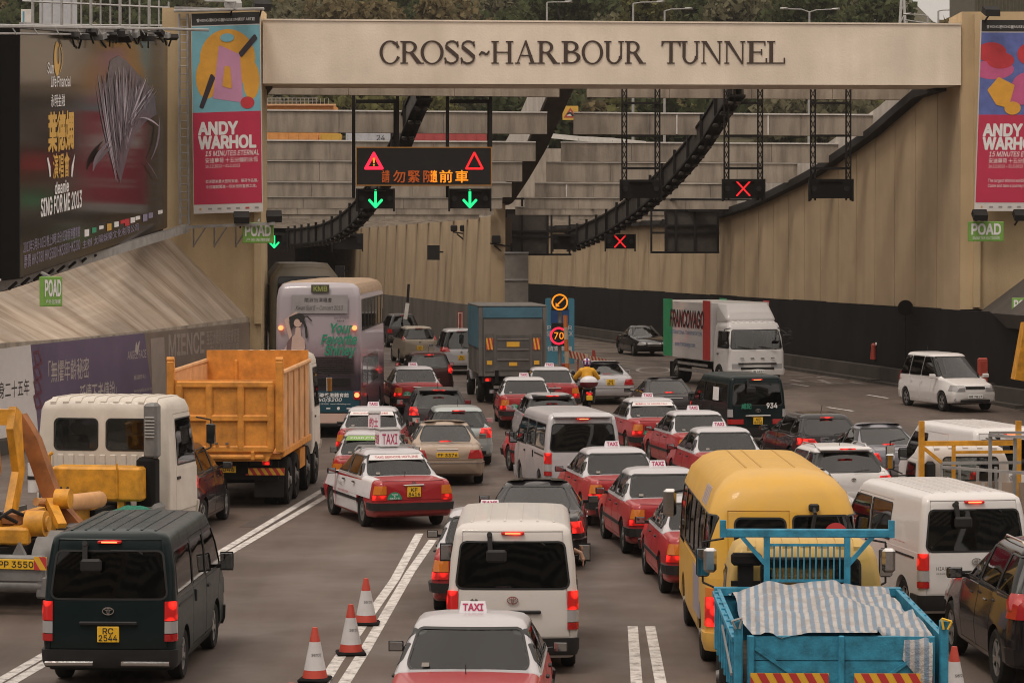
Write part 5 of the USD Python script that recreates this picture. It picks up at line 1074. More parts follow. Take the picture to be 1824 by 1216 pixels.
# ------------------------------------------------------------------ sunscreen canopy of concrete fins
cp = thing('sunscreen_canopy', 'stepped concrete fins and curved girders sheltering the tunnel mouth', 'canopy')
FIN = [(108.8, 11.40, 12.25), (113.5, 10.20, 11.02), (118.3, 9.28, 10.04), (124.5, 8.60, 9.42), (129.8, 8.02, 8.64), (135, 7.58, 8.08), (140, 7.36, 7.72), (145, 7.22, 7.42), (149, 7.2, 7.38)] + [(154 + 5 * i, 7.2, 7.42) for i in range(10)]
def fin_d(dr, x): return dr - (xr_wall(dr) - x) * .155
for i, (dr, za, zb) in enumerate(FIN):
    xr = xr_wall(dr) + .1; dl = dr
    for _ in range(6): dl = fin_d(dr, xl_wall(dl)); dcn = fin_d(dr, xc_wall(dr - 2))
    xc = xc_wall(dcn); ends = [(xl_wall(dl) - .3, xc - .02, 3), (xc + 1.02, xr, 4)]
    for x0, x1, n in ends:
        for j in range(n):
            a, b = x0 + (x1 - x0) * j / n, x0 + (x1 - x0) * (j + 1) / n
            P = [(x + sx, fin_d(dr, x) + dy, z) for x, sx in ((a, .008), (b, -.008)) for dy in (0, .40) for z in (za, zb - (.0 if dy == 0 else .03))]
            obj('fin', Manifold.hull_points(np.array(P)), 'fin_concrete', cp, smooth=False)
        P = [(x, fin_d(dr, x) + dy, z) for x in (x0, x1) for dy in (-.05, .45) for z in (zb + .003, zb + .06)]
        obj('fin_lit_top', Manifold.hull_points(np.array(P)), 'joint_white' if i in (1, 2) else 'girder_concrete', cp, smooth=False)  # pale strip: the skylit top edge of each fin, put into the colour
for i, dx in ((1, 4.3), (1, 6.0), (1, 8.0), (1, 12.6), (4, 1.6), (4, 5.2)):
    dr, za, zb = FIN[i]; x = xc_wall(dr) + 1.0 + dx; obj('joint_strip', bx(x, x + .06, fin_d(dr, x) - .025, fin_d(dr, x) + .01, za + .02, zb - .03), 'joint_white', cp, smooth=False)
def sweep(fx, fz, ds, w, h0, h1):
    r = []
    for d in ds: x, z = fx(d), fz(d); r.append([(x, d, z + h0), (x + w, d, z + h0), (x + w, d, z + h1), (x, d, z + h1)])
    return rings_mesh(r)
dsr, dsc = np.linspace(104.5, 200, 36), np.linspace(109.5, 140, 22)
obj('edge_girder', sweep(lambda d: xr_wall(d) - .02, zc_r, dsr, .5, .02, .95), 'girder_concrete', cp, smooth=20)
obj('light_trough', sweep(lambda d: xr_wall(d) - .42, zc_r, dsr, .40, -.22, .10), 'dark_steel', cp, smooth=20)
obj('centre_girder', sweep(xc_wall, zc_c, dsc, .95, .0, 1.9), 'girder_concrete', cp, smooth=20)
obj('girder_underside', sweep(lambda d: xc_wall(d) + .03, zc_c, dsc, .89, -.10, -.004), 'soffit', cp, smooth=20)  # thin dark sheet along the underside of the centre girder
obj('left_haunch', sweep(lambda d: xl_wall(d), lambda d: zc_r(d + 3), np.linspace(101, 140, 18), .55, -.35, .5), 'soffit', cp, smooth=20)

# ------------------------------------------------------------------ portal beam with its lettering, pillars
def serif(ch):
    """roman capitals with thick and thin strokes: cap height 1, stem .15"""
    S, T, q = .145, .06, .045
    def stem(x, y0=0, y1=1, w=S, foot=True, head=True, e=.09):
        g = [sbox(x, y0, x + w, y1)]
        if foot: g.append(sbox(x - e, y0, x + w + e, y0 + q))
        if head: g.append(sbox(x - e, y1 - q, x + w + e, y1))
        return unary_union(g)
    def ring(cx, cy, rx, ry, t=S, th=T): return affinity.scale(Point(cx, cy).buffer(1, quad_segs=12), rx, ry).difference(affinity.scale(Point(cx, cy).buffer(1, quad_segs=12), rx - t, ry - th))
    def line(a, b, w): 
        d = np.array(b, float) - np.array(a, float); return PG((a[0], a[1]), (a[0] + w, a[1]), (b[0] + w, b[1]), (b[0], b[1]))
    sf = lambda x0, x1, y: sbox(x0, y, x1, y + q)
    if ch == 'C': return unary_union([ring(.5, .5, .5, .53).difference(PG((.5, .5), (1.3, .92), (1.3, .12))), sbox(.80, .70, .85, 1.0), PG((.62, .96), (.84, .86), (.84, .78), (.6, .9))])
    if ch == 'O': return ring(.52, .5, .52, .53)
    if ch == 'R': return unary_union([stem(.08), ring(.36, .73, .34, .27, .14).intersection(sbox(.2, 0, 1, 1)), sbox(.2, .94, .4, 1), sbox(.2, .46, .42, .52), PG((.36, .49), (.54, .49), (.92, 0), (.70, 0)), sf(.68, 1.0, 0)])
    if ch == 'B': return unary_union([stem(.08), ring(.34, .75, .30, .25, .13).intersection(sbox(.2, 0, 1, 1)), ring(.36, .27, .36, .27, .145).intersection(sbox(.2, 0, 1, 1)), sbox(.2, .94, .36, 1), sbox(.2, .48, .4, .54), sbox(.2, 0, .4, .06)])
    if ch == 'H': return unary_union([stem(.08), stem(.72), sbox(.2, .48, .75, .53)])
    if ch == 'A': return unary_union([PG((.06, 0), (.12, 0), (.52, .98), (.47, 1.03)), PG((.74, 0), (.92, 0), (.52, 1.05), (.44, 1.0)), sbox(.22, .34, .8, .385), sf(-.02, .22, 0), sf(.64, 1.02, 0)])
    if ch == 'U': return unary_union([stem(.06, .30, 1, foot=False), stem(.70, .2, 1, w=.075, foot=False), ring(.415, .34, .355, .36, .13, .07).intersection(sbox(0, -.1, .9, .34))])
    if ch == 'T': return unary_union([stem(.36, head=False), sbox(.02, .95, .85, 1.0), PG((.02, 1), (.02, .76), (.06, .76), (.14, .95)), PG((.85, 1), (.85, .76), (.81, .76), (.73, .95))])
    if ch == 'N': return unary_union([stem(.08, w=.06), stem(.86, w=.06, foot=False), PG((.06, 1), (.24, 1), (.92, 0), (.86, -.04))])
    if ch == 'E': return unary_union([stem(.08, head=False), sbox(.0, .95, .66, 1), sbox(.2, .49, .54, .54), sbox(.0, 0, .70, .05), sbox(.62, .80, .66, 1), sbox(.50, .38, .54, .64), sbox(.67, 0, .72, .24)])
    if ch == 'L': return unary_union([stem(.08), sbox(.2, 0, .70, .05), sbox(.66, 0, .71, .26)])
    if ch == 'S': return unary_union([LineString([(.60, .80), (.56, .92), (.42, .99), (.30, .99), (.16, .92), (.11, .78), (.17, .65), (.34, .53), (.52, .42), (.60, .27), (.56, .12), (.42, .02), (.28, .01), (.12, .09), (.07, .22)]).buffer(.042), LineString([(.15, .70), (.34, .54), (.56, .34)]).buffer(.08), sbox(.58, .72, .62, 1.0), sbox(.05, 0, .09, .27)])
    if ch == '~': return rp(LineString([(0, .40), (.10, .50), (.22, .48), (.34, .42), (.44, .43), (.52, .53)]).buffer(.05), .01)
bmd = thing('portal_beam', 'wide pale concrete beam across the tunnel mouth carrying big serif lettering', 'beam')
YL, YR = 99.3, 102.9
c4 = [at(468, 37, YL), at(1712, 45, YR), at(1712, 152, YR), at(468, 149, YL)]
back = np.array([-.15, 2.75, 0])
obj('beam', hullm(*[p + o for p in c4 for o in (np.zeros(3), back)]), 'render_beam', bmd, smooth=False)
obj('beam_coping', hullm(*[p + o + np.array([0, dy, dz]) for p in c4[:2] for o, dy in ((np.zeros(3), -.04), (back, .04)) for dz in (.004, .06)]), 'render_beam', bmd, smooth=False)
class PFrame(Frame):
    """a frame through three points: lower left, lower right, upper left; ab() finds where a place of the photograph lies on it"""
    def __init__(s, bl, br, tl):
        r = br - bl; s.w = np.linalg.norm(r); u = tl - bl; s.h = np.linalg.norm(u); super().__init__(bl, r / s.w, u / s.h)
    def ab(s, px, py):
        d = ray(px, py); A = np.stack([s.r, s.u, -d], 1); q = np.linalg.solve(A, np.array([0, 0, CAMH]) - s.o); return q[0], q[1]
    def poly(s, *pts): return PG(*[s.ab(*p) for p in pts])
    def box(s, x0, y0, x1, y1): return s.poly((x0, y1), (x1, y1), (x1, y0), (x0, y0))
    def put(s, parent, text, x0, y0, x1, y1, mat_, bold=0, off=.006, shear=0.0, kind=None, name='lettering'):
        """lettering whose box in the photograph is x0..x1, base y1, cap top y0"""
        a0, b0 = s.ab(x0, y1); a1, _ = s.ab(x1, y1); _, b1 = s.ab(x0, y0)
        return obj(name, s.flat(fit(text_shape(text, kind, bold), a0, b0, b1 - b0, a1 - a0, shear), off), mat_, parent, smooth=False)
bf = PFrame(c4[3], c4[2], c4[0])
LET = [('C', 676, 712), ('R', 713, 755), ('O', 749, 790), ('S', 791, 817), ('S', 820, 846), ('~', 853, 872), ('H', 875, 914), ('A', 917, 956), ('R', 957, 997), ('B', 1000, 1034), ('O', 1036, 1074), ('U', 1076, 1111), ('R', 1113, 1150), ('T', 1178, 1212), ('U', 1212, 1246), ('N', 1249, 1286), ('N', 1290, 1327), ('E', 1330, 1366), ('L', 1366, 1398)]
for ch, x0, x1 in LET:
    a0, b0 = bf.ab(x0, 113.5); a1, _ = bf.ab(x1, 113.5); _, b1 = bf.ab(x0, 73.5); g = serif(ch); m = g.bounds; sx = (a1 - a0) / (m[2] - m[0]); h = b1 - b0
    g = affinity.affine_transform(g, [sx, 0, 0, h, a0 - m[0] * sx, b0]); obj('letter', bf.slab(g, -.002, .035), 'letter_brown', bmd, smooth=False)
plain('letter_brown', (.055, .034, .024), .6)
lp = thing('portal_pillar', 'cream pillar at the left end of the beam behind the banner', 'pillar')
obj('pillar', bx(-12.3, xl_wall(99.2) - .0, 99.0, 101.6, -.2, 14.1), 'render_pillar', lp, smooth=False); obj('pillar_edge', bx(xl_wall(99.2) - .22, xl_wall(99.2) + .03, 98.8, 99.0, 3.0, 14.1), 'render_pillar', lp, smooth=False)
rpil = thing('portal_pillar', 'cream pillar at the right end of the beam behind the banner', 'pillar')
obj('pillar', bx(xr_wall(102.9) + .02, 24, 103.0, 106, 3.42, 14.3), 'render_pillar', rpil, smooth=False); obj('pillar_edge', bx(16.9, 17.15, 102.8, 103.0, 3.5, 14.2), 'render_pillar', rpil, smooth=False)

# ------------------------------------------------------------------ left flank: advert wall, apron, billboard
def wl_pt(px): 
    k = (px - CX) / FPX; d = (-13.8 - .213 * 78) / (k - .213); return k * d, d
LE = [(-160, 632), (0, 611), (75, 606), (150, 600), (260, 589), (365, 575), (466, 561)]; UE = [(-330, 560), (-150, 540), (-60, 530), (10, 518), (120, 482), (225, 444), (325, 409)]
low_pts = [at(x, y, wl_pt(x)[1]) for x, y in LE]; up_pts = [at(x, y, wl_pt(lx)[1] + .2) for (x, y), (lx, _) in zip(UE, LE)]
ap = thing('concrete_apron', 'stained sloping concrete apron under the big billboard', 'wall')
for i in range(len(LE) - 1):
    n = 8; vs, uv, fs = [], [], []
    for j in range(n + 1):
        t = j / n
        for s_ in (0, 1):
            p = low_pts[i + s_] * (1 - t) + up_pts[i + s_] * t; vs.append(p + np.array([0, .02 if s_ == 0 else -.02, 0])); uv.append((t * 4.0, (low_pts[i + s_][1] - 70)))
        if j: a = 2 * j - 2; fs += [(a, a + 1, a + 3), (a, a + 3, a + 2)]
    v = np.array(vs); nrm = np.array([0, 0, -.22]); m = len(v); f = np.array(fs); fb = f[:, ::-1] + m
    usdkit.mesh(stage, fresh(pth(ap), 'apron_slab'), (v, f), M['apron_concrete'], smooth=False, uv=np.array(uv))
    a, b = low_pts[i], low_pts[i + 1]; obj('apron_lip', hullm(*[p + np.array([dx, 0, dz]) for p in (a, b) for dx in (-.10, .05) for dz in (-.005, -.24)]), 'fin_concrete', ap, smooth=False)
obj('apron_fill', trimesh.Trimesh(np.array([p + np.array([0, .03, -.4]) for p in low_pts + up_pts]), np.array([(i, i + 1, i + 8) for i in range(6)] + [(i, i + 8, i + 7) for i in range(6)]), process=False), 'soffit', ap, smooth=False)
aw = thing('advert_wall', 'long low wall under the apron carrying printed advert panels', 'wall')
for i in range(len(LE) - 1):
    a, b = low_pts[i] + np.array([-.06, 0, -.24]), low_pts[i + 1] + np.array([-.06, 0, -.24])
    obj('wall_section', hullm(*[np.array([p[0] + dx, p[1], z]) for p in (a, b) for dx in (0, -.3) for z in (-.1, p[2])]), 'barrier_concrete', aw, smooth=False)
P0, P1 = low_pts[0], low_pts[-1]
adf = PFrame(np.array([P0[0], P0[1], .55]) + np.array([.03, -.05, 0]), np.array([P1[0], P1[1], .55]) + np.array([.03, -.05, 0]), np.array([P0[0], P0[1], 2.5]) + np.array([.03, -.05, 0]))
def advert(name, label, pts, mat_, cat_='advert', fr=adf, off=.02, th=.02):
    t = thing(name, label, cat_); obj('panel', fr.slab(fr.poly(*pts), off, th), mat_, t, smooth=False); return t
plain('ad_white', (.60, .56, .54), .35, dirt=.04); plain('ad_purple', (.10, .075, .115), .3, dirt=.2, scale=.5); plain('ad_brown', (.15, .115, .095), .35, dirt=.25, scale=.6); plain('ad_taupe', (.27, .22, .19), .4, dirt=.1); plain('ad_plum', (.09, .035, .05), .4); plain('ad_cream', (.40, .35, .31), .4)
t = advert('wall_poster', 'white advert panel with dark characters at the far left of the wall', [(-150, 815), (66, 772), (52, 614), (-150, 641)], 'ad_white')
adf.put(t, '無懼瘦身二十五年', -40, 684, 50, 712, 'print_black', 0, .045)
for px, py, r in ((66, 650, 40), (73, 690, 40)): pass
t = advert('wall_poster', 'dark purple advert panel with pale characters on the low wall', [(66, 772), (275, 745), (255, 593), (52, 614)], 'ad_purple')
adf.put(t, '「無懼年齡秘密', 84, 642, 156, 678, 'ad_cream', 0, .045); adf.put(t, '延續不老傳說」', 140, 684, 206, 722, 'ad_cream', 0, .045); adf.put(t, 'ANGEL FACE', 225, 626, 258, 640, 'ad_cream', 0, .045); adf.put(t, '纖活顧問中心', 236, 668, 258, 676, 'ad_cream', 0, .045); adf.put(t, 'www.angelface.com.hk', 236, 693, 268, 699, 'ad_cream', 0, .045); adf.put(t, '2180 9999', 236, 706, 270, 715, 'ad_cream', 0, .045)
for i in range(4): obj('ring_ornament', adf.flat(adf.poly((58, 628 + i * 26), (66, 626 + i * 26), (72, 646 + i * 26), (62, 648 + i * 26)).exterior.buffer(.05), .045), 'ad_plum', t, smooth=False)
obj('leaf_ornament', adf.flat(unary_union([adf.poly((238, 626), (240, 608), (243, 616), (241, 630)), adf.poly((241, 630), (244, 610), (247, 606), (243, 632))]), .045), 'ad_cream', t, smooth=False)
t = advert('wall_poster', 'brown advert panel with big pale lettering MIENCE on the low wall', [(275, 745), (474, 712), (455, 572), (255, 593)], 'ad_brown')
adf.put(t, 'MIENCE', 298, 598, 362, 634, 'ad_taupe', 2, .045); adf.put(t, '至亞洲最具規模皮膚管理', 366, 588, 424, 612, 'ad_taupe', 0, .045); adf.put(t, '中心十周年誌慶', 372, 614, 424, 630, 'ad_taupe', 0, .045)
obj('pale_figure_band', adf.flat(adf.poly((270, 740), (296, 735), (290, 600), (266, 603)), .045), 'ad_taupe', t, smooth=False)
obj('ground_plinth', hullm(*[np.array([p[0] + dx, p[1], z]) for p in (P0, P1) for dx in (.0, .5) for z in (-.1, .42)]), 'barrier_concrete', aw, smooth=False)

# big billboard
BTL, BBL, BTR = at(35, 52, 74), at(35, 495, 74), at(298, 70, 98); BBR = at(298, 405, 98)
bb = PFrame(BBL, BBR, BTL); bt = thing('billboard', 'huge dark billboard with pale veil picture and gold characters above the apron', 'billboard')
obj('board', bb.slab(sbox(0, 0, bb.w, bb.h), -.02, .02), 'board_face', bt, smooth=False)
obj('board_case', bb.slab(sbox(-.0, -.02, bb.w, bb.h + .02), -.75, .72), 'board_side', bt, smooth=False)
obj('board_side', hullm(*[p + o for p in (at(2, 62, 73.9), at(34, 52, 73.9), at(34, 496, 73.9), at(2, 500, 73.9)) for o in (np.zeros(3), np.array([0, .6, 0]))]), 'board_side', bt, smooth=False)
obj('board_frame', cat(bar(BTL + np.array([.05, 0, .1]), BTR + np.array([.05, 0, .1]), .12, .16), ), 'galvanised', bt, smooth=False)
obj('bottom_beam', bar(at(-40, 520, 73.5), at(333, 406, 98.6), .18, .28), 'galvanised', bt, smooth=False)
for i in range(16):
    p = BBL + (BBR - BBL) * (i / 15) + np.array([-.1, .1, -.12]); obj('bracket', bar(p, p + np.array([-.25, .25, -.18]), .06, .06), 'dark_steel', bt, smooth=False)
mat('board_face', {'tc': ('texture_coordinate', {}), 's': ('separate_xyz', {}), 'm': ('map_range', {'from_min': 6.0, 'from_max': 12.6, 'clamp': True}), 'r': ('rgb_ramp', {'ramp': [(0, (.012, .010, .009)), (.55, (.014, .011, .009)), (1, (.055, .042, .026))]}), 'p': ('principled_bsdf', {'roughness': .13, 'specular_ior_level': .30})}, [('tc.object', 's.vector'), ('s.z', 'm.value'), ('m.result', 'r.fac'), ('r.color', 'p.base_color')])  # near black below, turning olive brown towards the top
plain('board_side', (.008, .007, .007), .9, spec=.1); plain('veil_a', (.10, .09, .11), .4, dirt=.5, scale=4); plain('veil_b', (.055, .05, .062), .4, dirt=.5, scale=4); plain('veil_c', (.36, .33, .37), .4, dirt=.2, scale=8); plain('lilac_text', (.21, .19, .28), .4)
for txt, x0, y0, x1, y1, mk, bd in (('Sun', 84, 112, 95, 131, 'print_white', 1), ('Life Financial', 90, 137, 125, 155, 'print_white', 1), ('永明金融', 90, 168, 115, 189, 'print_white', 0), ('葉德嫻', 85, 200, 131, 264, 'print_gold', 2), ('演唱會', 94, 274, 123, 315, 'print_gold', 1),
                                   ('deanie', 97, 326, 122, 346, 'print_white', 2), ('SING FOR ME 2013', 72, 356, 145, 386, 'print_white', 2), ('2013年3月8-10日 晚上8時15分 紅磡香港體育館', 41, 430, 142, 450, 'lilac_text', 0), ('票價 HK$780 HK$580 HK$380 HK$280', 42, 454, 142, 476, 'lilac_text', 0),
                                   ('主辦 太陽娛樂文化有限公司', 146, 428, 246, 442, 'lilac_text', 0)):
    a0, b0 = bb.ab(x0, y1); a1, b1 = bb.ab(x1, y1 - (y1 - y0)); _, bt_ = bb.ab(x0, y0)
    obj('lettering', bb.flat(fit(text_shape(txt, None, bd), a0, b0, bt_ - b0, a1 - a0), .012), mk, bt, smooth=False)
sunp = bb.ab(101, 105); obj('sun_emblem', bb.flat(affinity.scale(Point(*sunp).buffer(1), .42, .48).difference(affinity.scale(Point(sunp[0] + .14, sunp[1] + .1).buffer(1), .2, .25)), .012), 'print_gold', bt, smooth=False)
for i in range(9): q = bb.ab(107, 82 + i * 5.5); obj('sun_ray', bb.flat(Point(q[0] + .3 * math.sin(i / 8 * math.pi), q[1]).buffer(.05), .012), 'print_gold', bt, smooth=False)
for sg, x in ((1, 83), (-1, 133)): obj('white_bracket', bb.flat(bb.poly((x, 282 if sg > 0 else 274), (x + 3 * sg, 300), (x + 5 * sg, 316), (x + 7 * sg, 314), (x + 6 * sg, 296), (x + 2 * sg, 280)), .012), 'print_white', bt, smooth=False)
def bez(p, c, q, w, n=9):
    """a thin curved sliver from p to q, tapering at both ends"""
    p, c, q = np.array(p, float), np.array(c, float), np.array(q, float); t = np.linspace(0, 1, n)[:, None]; m = (1 - t) ** 2 * p + 2 * t * (1 - t) * c + t * t * q; h = (w * np.sin(math.pi * np.clip(t, .04, .96)))
    return [tuple(v) for v in m + np.hstack([h, 0 * h])] + [tuple(v) for v in (m - np.hstack([h, 0 * h]))[::-1]]
vr = random.Random(5); veil = [('veil_b', [(196, 108), (210, 100), (224, 108), (240, 126), (262, 150), (276, 178), (278, 204), (262, 214), (240, 236), (228, 270), (214, 326), (206, 300), (198, 250), (190, 200), (188, 150)])]
for i in range(70):
    t = i / 69; x0 = 170 + 104 * t + vr.uniform(-3, 3); y0 = 112 + 70 * abs(t - .42) ** 1.2 + vr.uniform(0, 22); x1 = 206 + 26 * t + vr.uniform(-5, 5); y1 = 326 - 92 * t ** .8 + vr.uniform(-34, 0)
    veil.append((('veil_a', 'veil_c', 'veil_b', 'veil_a', 'veil_b')[i % 5], bez((x0, y0), (x0 * .75 + x1 * .25 + 4 * math.sin(i), (y0 + y1) / 2 - 12), (x1, y1), vr.uniform(.35, 1.3))))
veil += [('veil_a', bez((160, 304), (166, 276), (188, 252), 5)), ('veil_b', bez((163, 296), (180, 270), (192, 262), 4)), ('veil_c', bez((228, 214), (252, 200), (279, 226), 3)), ('veil_a', bez((264, 284), (282, 250), (278, 208), 1.6)), ('veil_b', bez((256, 288), (266, 300), (275, 318), .8))]
for i, (mk, pts) in enumerate(veil): obj('veil_fold', bb.flat(bb.poly(*pts).buffer(.006), .012 + .0012 * i), mk, bt, smooth=False)
for i, (x, mk) in enumerate(((150, 'print_white'), (163, 'print_green'), (176, 'print_white'), (190, 'print_gold'), (203, 'print_white'), (214, 'print_red'), (222, 'print_red'), (232, 'print_white'), (241, 'print_white'), (254, 'lilac_text'), (264, 'lilac_text'), (281, 'print_white'))):
    y = 412 - (x - 150) * .26; obj('sponsor_logo', bb.flat(bb.poly((x, y + 10 - (i % 3) * 3), (x + 8, y + 8 - (i % 3) * 3), (x + 8, y - 4), (x, y - 3)), .012), mk, bt, smooth=False)

# ------------------------------------------------------------------ banners
def banner(label, TL, BL, BR, art, tail):
    fr = PFrame(BL, BR, TL); w, h = fr.w, fr.h; t = thing('hanging_banner', label, 'banner')
    obj('panel', fr.slab(sbox(0, 0, w, h), -.12, .12), 'ad_white', t, smooth=False)
    obj('crimson_field', fr.flat(sbox(0.02, h * .045, w - .02, h * .505), .006), 'banner_red', t, smooth=False)
    obj('art_field', fr.flat(sbox(.02, h * .505, w - .02, h * .935), .006), art[0], t, smooth=False); obj('header', fr.flat(sbox(.02, h * .94, w - .02, h), .006), 'print_black', t, smooth=False)
    L = lambda txt, x, y, hh, ww, mk='print_white', bd=0, shear=0.0: write(t, fr, txt, x * w, y * h, hh, mk, ww * w, .012, bold=bd, shear=shear)
    L('香HONG港KONG藝MUSEUM術OF ART館', .08, .958, .11, .84); L('ANDY', .08, .395, .40, .58, bd=4); L('WARHOL', .08, .325, .40, .84, bd=4); L('15 MINUTES ETERNAL', .18, .286, .17, .78, bd=1, shear=.2); L('安迪華荷 十五分鐘的永恆', .18, .254, .16, .76); L('16.12.2012 – 31.3.2013', .18, .228, .10, .50)
    for i, (s_, y) in enumerate(tail): L(s_, .18, y, .11, .76 if i == 0 else .74)
    for i in range(7): obj('sponsor_mark', fr.flat((Point if i == 0 else lambda a, b: sbox(a - .06, b - .03, a + .08, b + .03))(w * (.1 + i * .135), h * .022).buffer(.035 if i == 0 else .0), .008), 'print_gold' if i == 0 else ('mark_red' if i == 5 else 'advert_grey'), t, smooth=False)
    for k, (mk, p) in enumerate(art[1]): obj('art_shape', fr.flat(rp(affinity.scale(p, w, h * .43, origin=(0, 0)), .06).intersection(sbox(0, 0, w - .02, h * .43)).buffer(0), .0) and fr.flat(affinity.translate(rp(affinity.scale(p, w, h * .43, origin=(0, 0)), .05).intersection(sbox(.02, 0, w - .02, h * .43)), 0, h * .505), .009 + .003 * k), mk, t, smooth=False)
    return t
plain('banner_red', (.47, .025, .07), .45, dirt=.05); plain('art_teal', (.17, .40, .47), .5, dirt=.05); plain('art_gold', (.66, .32, .035), .5, dirt=.1); plain('art_pink', (.52, .24, .38), .5, dirt=.05); plain('art_blue', (.10, .13, .36), .5, dirt=.2); plain('art_scarlet', (.48, .03, .04), .5); plain('art_black', (.03, .02, .03), .5); plain('art_rose', (.50, .09, .22), .5)
E = lambda cx, cy, rx, ry: affinity.scale(Point(cx, cy).buffer(1, quad_segs=10), rx, ry)
artA = ('art_teal', [('art_gold', unary_union([E(.52, .62, .40, .34), E(.22, .40, .16, .24), E(.86, .36, .12, .22)])), ('art_pink', PG((.30, .16), (.74, .10), (.70, .66), (.40, .78))), ('art_black', PG((.10, .06), (.16, .04), (.34, .40), (.28, .46))), ('art_scarlet', E(.80, .10, .10, .07)), ('art_gold', PG((.44, .30), (.58, .26), (.56, .52), (.48, .54))), ('art_black', PG((.72, .62), (.96, .84), (.92, .90), (.68, .68))), ('art_teal', E(.52, .86, .10, .05))])
artB = ('art_blue', [('art_rose', E(.20, .55, .30, .12)), ('art_scarlet', unary_union([E(.16, .76, .22, .12), E(.30, .66, .20, .10)])), ('art_scarlet', E(.74, .74, .2, .14)), ('art_rose', unary_union([E(.72, .36, .24, .16), E(.62, .24, .2, .12)])), ('art_gold', unary_union([PG((.12, .30), (.28, .46), (.52, .36), (.44, .08), (.26, .12)), E(.5, .08, .12, .08)]))])
banner('tall banner with turquoise and gold picture and crimson lower half, left of the beam', at(340, 25, 98.5), at(345, 381, 98.5), at(468, 377, 98.5), artA, (('亞洲歷來最大型的安迪．華荷作品展，', .152), ('今日展開闖進一刻永恆的靈感之旅。', .125)))
bl = at(1736, 376, 102.0); banner('tall banner with blue, red and orange picture, cut by the right edge', at(1748, 36, 102.0), bl, bl + np.array([2.5, .1, 0]), artB, (('The largest Warhol exhibition in Asia.', .152), ('Come and take a journey to eternity.', .125)))
def lightbox(label, p, w, h, yaw=0.0, txt=None):
    a = math.radians(yaw); t = thing('light_box_sign', label, 'sign', p, yaw); obj('case', cbox((w / 2, .09, h / 2), (w, .18, h), .015), 'sign_green', t)
    fr = Frame((0, -.003, 0), (1, 0, 0), (0, 0, 1)); write(t, fr, 'POAD', w * .08, h * .36, h * .5, 'print_white', w * .84, .004, bold=3); write(t, fr, txt or '户外无限媒', w * .12, h * .10, h * .14, 'print_white', w * .76, .004)
    obj('bracket', bar((w * .5, .15, h), (w * .5, .5, h + .1), .06, .06), 'galvanised', t); return t
plain('sign_green', (.17, .34, .06), .45, dirt=.06)
lightbox('green POAD sign under the left banner', at(432, 433, 97.6), 1.08, .72); lightbox('green POAD sign on the edge of the apron under the billboard', at(77, 546, 73.2), .62, .78, 45)
lightbox('green POAD sign under the right banner', at(1725, 430, 101.6), 1.28, .72, 0, 'SMARTER OUTDOOR'); lightbox('green POAD sign on the dark slope at the right edge', at(1802, 562, 96), .9, .6, -20)
def floodlight(label, p, yaw=0.0, tilt=25, s=1.0, group=None, mk='dark_steel'):
    t = thing('floodlight', label, 'floodlight', p, yaw, group)
    m = hullm(*[(x * s, y * s, z * s) for x in (-.22, .22) for y, z in ((-.16, -.10), (.16, -.02), (.10, .16), (-.12, .08))]); m = m.rotate((tilt, 0, 0)); obj('housing', m, mk, t)
    obj('arm', bar((0, .1 * s, -.05 * s), (0, .5 * s, -.28 * s), .05, .05), 'dark_steel', t)
for i, x in enumerate((128, 146, 160, 176, 196, 210, 222, 236, 250, 264, 280, 292, 306, 318, 334, 348)):
    dd = 1 / (1 / 74 + (x - 35) / 263 * (1 / 98 - 1 / 74)); p = at(x, 64 + 5 * math.sin(i * 2.3), dd - 1.1); floodlight('small pale grey floodlight on the rail over the big billboard' if i % 4 == 3 else 'small dark floodlight on the rail over the big billboard', p, 20 * math.sin(i * 1.7), -20 + 30 * math.sin(i * 2.9), .95, 'floodlights over the billboard', 'grey_steel' if i % 4 == 3 else 'dark_steel')
for x, y, dd, lab in ((430, 388, 97.5, 'dark floodlight aimed up at the left banner, left one of two'), (488, 386, 97.5, 'dark floodlight aimed up beside the left POAD sign, right one of two'), (1745, 384, 101.4, 'dark floodlight under the right banner beside its sign'), (1818, 384, 101.4, 'dark floodlight under the right banner at the picture edge')): floodlight(lab, at(x, y, dd), 10, 30, 1.2)
for x, y, dd, lab, mk in ((415, 10, 98, 'pale floodlight on the arm above the left banner', 'galvanised'), (467, 12, 98, 'dark floodlight at the end of the arm above the left banner', 'dark_steel'), (1765, 22, 101.5, 'dark floodlight on top of the right banner', 'dark_steel')): floodlight(lab, at(x, y, dd), 15, 10, 1.3, None, mk)
t = thing('light_rail', 'thin pipe rail carrying floodlights above the billboard', 'rail'); obj('pipe', tube([at(-40, 46, 68), at(35, 47, 73), at(300, 52, 97), at(372, 54, 97.6)], .05), 'galvanised', t); obj('pipe', tube([at(-40, 60, 68), at(35, 60, 73), at(298, 64, 97)], .03), 'galvanised', t)
for i in range(9): x = 20 + i * 38; dd = 1 / (1 / 74 + (x - 35) / 263 * (1 / 98 - 1 / 74)) - 1.0; obj('strut', tube([at(x, 47, dd), at(x + 10, 62, dd)], .02, 5), 'galvanised', t)
t = thing('lamp_rail', 'pipe arm above the left banner', 'rail'); obj('pipe', tube([at(310, 20, 98.3), at(470, 16, 97.4)], .05), 'galvanised', t); obj('plank', bar(at(312, 15, 98.6), at(410, 18, 98.6), .5, .08), 'galvanised', t); obj('pipe', tube([at(365, 2, 98.3), at(420, 4, 97.6), at(415, 18, 97.6)], .03), 'galvanised', t)
t = thing('bracket_rail', 'steel rail on triangular brackets below the left banner', 'rail'); obj('rail', bar(at(318, 405, 97.9), at(490, 398, 97.4), .10, .10), 'galvanised', t)
